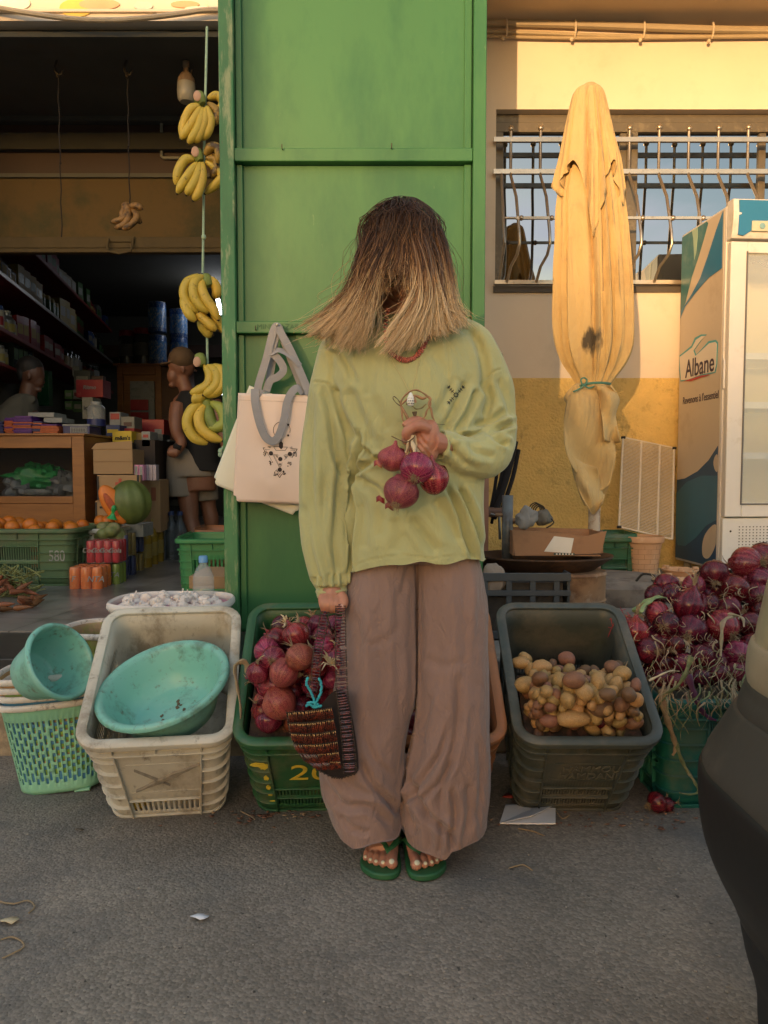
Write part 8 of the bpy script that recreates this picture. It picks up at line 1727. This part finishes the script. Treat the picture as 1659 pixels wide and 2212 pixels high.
for i in range(64):
    a=xr_.uniform(0,6.28); s=math.sqrt(xr_.random())*.86; x=mx_+hx*s*math.copysign(abs(math.cos(a))**.7,math.cos(a)); y=.145*s*math.sin(a); o=bpy.data.objects.new('garlic_bulb',gm); C.objects.link(o); r=xr_.uniform(.014,.021); o.location=GM@Vector((x,y,.052+(.016 if i%3==0 else 0))); o.scale=(r,)*3; o.rotation_euler=(xr_.uniform(-1.3,1.3),xr_.uniform(-1.3,1.3),xr_.uniform(0,6)); tag(o,'white garlic bulb in the white rimmed basket','garlic','garlic bulbs in the basket')
# cabinet with posters, jars, tins
Y=8.0; a=P(252,790,Y); b_=P(348,790,Y)
t=thing('wooden_cabinet','tall varnished cabinet with red packets hung on its front','cabinet',((a.x+b_.x)/2,Y,FZ)); w_=b_.x-a.x; h=a.z-FZ
for n_,p,q in (('stile',(-w_/2,0,0),(-w_/2+.06,.5,h)),('stile',(w_/2-.06,0,0),(w_/2,.5,h)),('rail',(-w_/2+.061,.002,h-.09),(w_/2-.061,.4,h)),('door_panel',(-w_/2+.061,.02,.0),(w_/2-.061,.04,h-.091)),('cornice',(-w_/2-.03,-.03,h),(w_/2+.25,.5,h+.02)),('side_panel',(w_/2+.001,.0,0),(w_/2+.22,.5,h-.01))):
    mb=MB(); mb.b2(p,q); mb.build(n_,m_wood if n_!='side_panel' else pm('darkwood3',(.09,.035,.012),.5),t,bevel=.003)
mb=MB(); mb.b2((-.09,-.02,h-1.0),(.16,.0,h-.16)); mb.build('packet_strip',m_wh,t)
for k in range(5):
    mb=MB(); mb.b2((-.085,-.035,h-.98+.13*k),(.10,-.021,h-.87+.13*k)); mb.build('red_packet',m_redp,t,bevel=.004)
m_rl=pm('red_lid',(.28,.012,.012),.4)
for k,(x,y1,w__,hh,lab) in enumerate(((272,788,.17,.36,'glass jar with red lid, left of the two on the cabinet'),(308,788,.21,.38,'larger glass jar with red lid on the cabinet'))): item('jar','glass_jar',lab,'jar',P(x,y1,8.1).x,8.15,FZ+h+.02,w__,hh,pm('dark_glass',(.06,.055,.045),.1,.4,30),m_rl,pm('jar_content',(.12,.10,.07),.5,.5,60))
m_tb=pm('tin_blue',(.012,.06,.20),.3,.15,14,dirt=[((.45,.42,.3),.58,16,.7)]); 
for k,(dx_,dz_,lab) in enumerate(((0,0,'blue milk tin, lower left on the cabinet'),(0,.33,'blue milk tin, upper left on the cabinet'),(.19,0,'blue milk tin, lower right on the cabinet'),(.19,.29,'blue milk tin, upper right on the cabinet'))): item('can','milk_tin',lab,'tin',P(341,780,8.1).x+dx_,8.1+dx_*.6,FZ+h+.02+dz_,.185,.30 if k!=1 else .31,m_tb,mats_[0],pm('tin_label',(.05,.16,.36),.35,.4,20,dirt=[((.5,.45,.3),.55,12,.8)]))
m_gsn=pm('snack_green',(.10,.18,.05),.4,.4,30)
for k,(x0,y0,x1,y1) in enumerate(((70,800,104,876),(140,843,156,862),(158,842,176,862),(140,866,156,884),(158,866,178,890),(160,800,195,842),(198,812,222,845))):
    labelled(x0,y0,x1,y1,6.6,.08,[pm('carets_green',(.012,.08,.03),.4),m_gsn,mats_[7],m_gsn,mats_[5],pm('dim_pack',(.06,.06,.045),.5,.3,20),pm('dim_pack2',(.1,.06,.04),.5,.3,20)][k],'snack_packet',['dark green packet rack in front of the shopkeeper','small green packet, upper left of the back wall rack','cream packet, upper right of the back wall rack','small green packet, lower left of the back wall rack','green packet, lower right of the back wall rack','dim hanging packets above the red carton','dim brown packet under the shelf end'][k],'packet',[('text','Carrets',.35,.55,.12,mats_[7],.2)] if k==0 else [('rect',.15,.3,.85,.7,mats_[7 if k!=2 else 2],'label_patch')])
# ---- the two men
def man(name,label,cat,loc): return thing(name,label,cat,loc)
m_sk2=pm('tan_skin',(.20,.085,.045),.5,.1,12,.2,60); m_hat=pm('olive_cap',(.11,.065,.03),.85); m_blt=pm('black_cloth',(.010,.010,.010),.9); m_kh=pm('khaki_shorts',(.22,.185,.14),.9,.06,4,.3,60); m_hr=pm('black_hair',(.012,.009,.007),.7)
Ym=5.5
mn=man('person','man in olive cap, black tank top and khaki shorts, standing deep in the shop','man',tuple(P(420,1200,Ym)))
mn.location.z=FZ
def wm(me,n,m): return (lambda o:(setattr(o,'matrix_parent_inverse',mn.matrix_basis.inverted()),o)[1])(link(me,n,m,mn))
Bm=MB()
def lm(B_,pts,n=12,flat=1.0): c=[P(x,y,Y) for x,y,Y,r in pts]; B_.tube(cr(c,4),crv([r*Y/U for x,y,Y,r in pts],4),n,True,flat,up=(0,1,0))
hc=P(392,786,Ym); Bm.ell(hc,(.078,.098,.105),n=16,m=12,rot=(R(10),0,R(-60))); Bm.ell(P(374,812,Ym-.02),(.045,.05,.055),n=12,m=10); Bm.ell(P(367,808,Ym-.02),(.014,.014,.016)); Bm.ell(P(396,800,Ym-.07),(.010,.012,.026)); Bm.ell(P(372,832,Ym-.02),(.028,.03,.02))
lm(Bm,[(392,812,Ym,15),(400,838,Ym,15),(412,860,Ym,20)]); Bm.loft([[P(cx0+w_*math.cos(a),y,Ym+.0).lerp(P(cx0+w_*math.cos(a),y,Ym+.0),0)+Vector((0,.11*math.sin(a)*d_,0)) for a in [2*PI*i/20 for i in range(20)]] for y,cx0,w_,d_ in ((845,412,18,.6),(862,418,44,.9),(900,424,50,1),(950,424,45,1),(1000,424,42,1),(1030,424,44,1.05),(1060,424,44,1))])
lm(Bm,[(385,872,Ym-.08,17),(380,905,Ym-.12,16),(382,935,Ym-.16,13),(392,955,Ym-.20,12),(384,972,Ym-.20,10),(372,985,Ym-.2,8)]); lm(Bm,[(462,868,Ym-.02,17),(474,905,Ym-.05,15),(484,945,Ym-.12,12),(490,970,Ym-.15,11)])
Bm.ell(P(373,975,Ym-.2),(.035,.03,.045),n=12,m=8)
for k,(dx_,a) in enumerate(((0,.0),(-5,.01),(5,-.005),(9,.0),(-9,.01))): lm(Bm,[(372+dx_*.6,970,Ym-.22,3.6),(372+dx_,978,Ym-.23,3.3),(374+dx_,986,Ym-.215,2.8)],8)
lm(Bm,[(405,1060,Ym-.03,24),(408,1095,Ym-.04,21),(412,1125,Ym-.05,18),(418,1155,Ym-.06,19),(417,1180,Ym-.06,13),(416,1208,Ym-.06,10)]); lm(Bm,[(445,1060,Ym+.1,22),(450,1095,Ym+.1,17),(456,1120,Ym+.1,17),(458,1145,Ym+.1,13),(456,1172,Ym+.1,9)])
wm(bake(Bm,.009,3),'body',m_sk2)
T_=MB(); T_.loft([[P(cx0+w_*math.cos(a),y,Ym)+Vector((0,.125*math.sin(a)*d_,0)) for a in [2*PI*i/24 for i in range(24)]] for y,cx0,w_,d_ in ((846,410,19,.75),(852,418,30,.9),(866,420,42,1),(900,424,52,1.05),(950,426,48,1.05),(1000,430,46,1.05),(1018,436,46,1.0))]); wm(bake(T_,.008,2),'tank_top',m_blt)
T_=MB(); T_.loft([[P(cx0+w_*math.cos(a),y,Ym)+Vector((0,.14*math.sin(a)*d_,0)) for a in [2*PI*i/24 for i in range(24)]] for y,cx0,w_,d_ in ((968,414,52,.9),(1000,413,53,1),(1030,414,54,1.05))])
lm(T_,[(392,1020,Ym-.02,32),(392,1055,Ym-.03,31),(393,1072,Ym-.03,31)],16); lm(T_,[(440,1020,Ym+.06,30),(444,1060,Ym+.08,27),(446,1082,Ym+.08,26)],16)
me=bake(T_,.009,3); wm(me,'shorts',m_kh)
T_=MB(); T_.ell(P(393,775,Ym),(.092,.11,.085),n=18,m=12); c_=P(385,785,Ym); T_.tube([c_+Vector((-.02,-.06,-.0)),c_+Vector((-.09,-.05,-.012)),c_+Vector((-.12,-.03,-.02))],[.03,.05,.02],10,True,.2,up=(0,0,1)); wm(bake(T_,.007,2),'cap',m_hat)
mb=MB(); mb.tube([P(x,y,Ym-.225) for x,y in ((376,962),(392,968))],.018,10,False); o=mb.build('watch',m_blt,mn,local=False,solid=.004)
for k,(x,y,Yq) in enumerate(((412,1212,Ym-.10),(452,1176,Ym+.08))):
    T_=MB(); p=P(x,y,Yq); p.z=FZ+.05 if k==0 else p.z; T_.ell(p+Vector((-.05,0,0)),(.12,.05,.035),n=14,m=8); T_.ell(p+Vector((.0,0,.03)),(.05,.045,.05),n=12,m=8); wm(bake(T_,.008,2),'shoe',m_blt); s_=MB(); s_.ell(p+Vector((-.05,0,-.028)),(.125,.054,.014),n=14,m=6); s_.build('white_sole',mats_[0],mn,local=False)
Ys=5.5; sk=man('person','shopkeeper in profile with short black hair and grey hoodie, behind the counter','man',tuple(P(60,930,Ys)))
def ws(mb_,vox,n,m):
    o=link(bake(mb_,vox,3),n,m,sk); o.matrix_parent_inverse=sk.matrix_basis.inverted(); return o
T_=MB(); hc=P(68,805,Ys); T_.ell(hc,(.088,.078,.105),n=16,m=12); T_.ell(P(80,822,Ys),(.05,.045,.06)); T_.tube([P(87,800,Ys),P(93,815,Ys),P(89,820,Ys)],[.010,.015,.01],8); T_.ell(P(88,826,Ys),(.013,.02,.007)); T_.ell(P(88,832,Ys),(.012,.018,.007)); T_.ell(P(84,842,Ys),(.022,.025,.018)); T_.ell(P(87,797,Ys),(.012,.04,.008)); T_.ell(P(62,812,Ys-.078),(.018,.01,.03)); T_.tube([P(64,830,Ys),P(58,870,Ys)],[.058,.065],14); T_.ell(P(50,930,Ys),(.15,.13,.2)); 
T_.tube([P(30,950,Ys-.15),P(60,965,Ys-.2),P(80,960,Ys-.25)],[.04,.035,.03],10); T_.ell(P(86,958,Ys-.26),(.035,.03,.022))
for k in range(5): T_.tube([P(88,956+k*1.5,Ys-.26-.012*k),P(96,958+k*1.5,Ys-.26-.012*k),P(101,962+k,Ys-.25-.012*k)],[.009,.008,.006],6)
ws(T_,.007,'body',pm('brown_skin',(.10,.042,.024),.5)); T_=MB(); T_.ell(hc+Vector((-.012,.0,.035)),(.094,.085,.085),n=16,m=12); T_.ell(hc+Vector((-.05,0,0)),(.05,.08,.08),n=12,m=10); ws(T_,.008,'hair',m_hr)
T_=MB(); T_.loft([[P(cx0+w_*math.cos(a),y,Ys)+Vector((0,.15*math.sin(a)*d_,0)) for a in [2*PI*i/20 for i in range(20)]] for y,cx0,w_,d_ in ((852,56,16,.6),(862,50,28,.8),(880,42,38,1),(920,36,42,1.05),(990,34,44,1.05))]); T_.tube([P(40,868,Ys-.02),P(52,858,Ys-.09),P(68,862,Ys-.06),P(72,866,Ys+.05)],.03,10); T_.tube([P(14,890,Ys-.1),P(16,930,Ys-.14),P(34,955,Ys-.17)],[.06,.058,.05],10); ws(T_,.009,'hoodie',pm('grey_hoodie',(.095,.085,.065),.95,.1,5,.3,80))
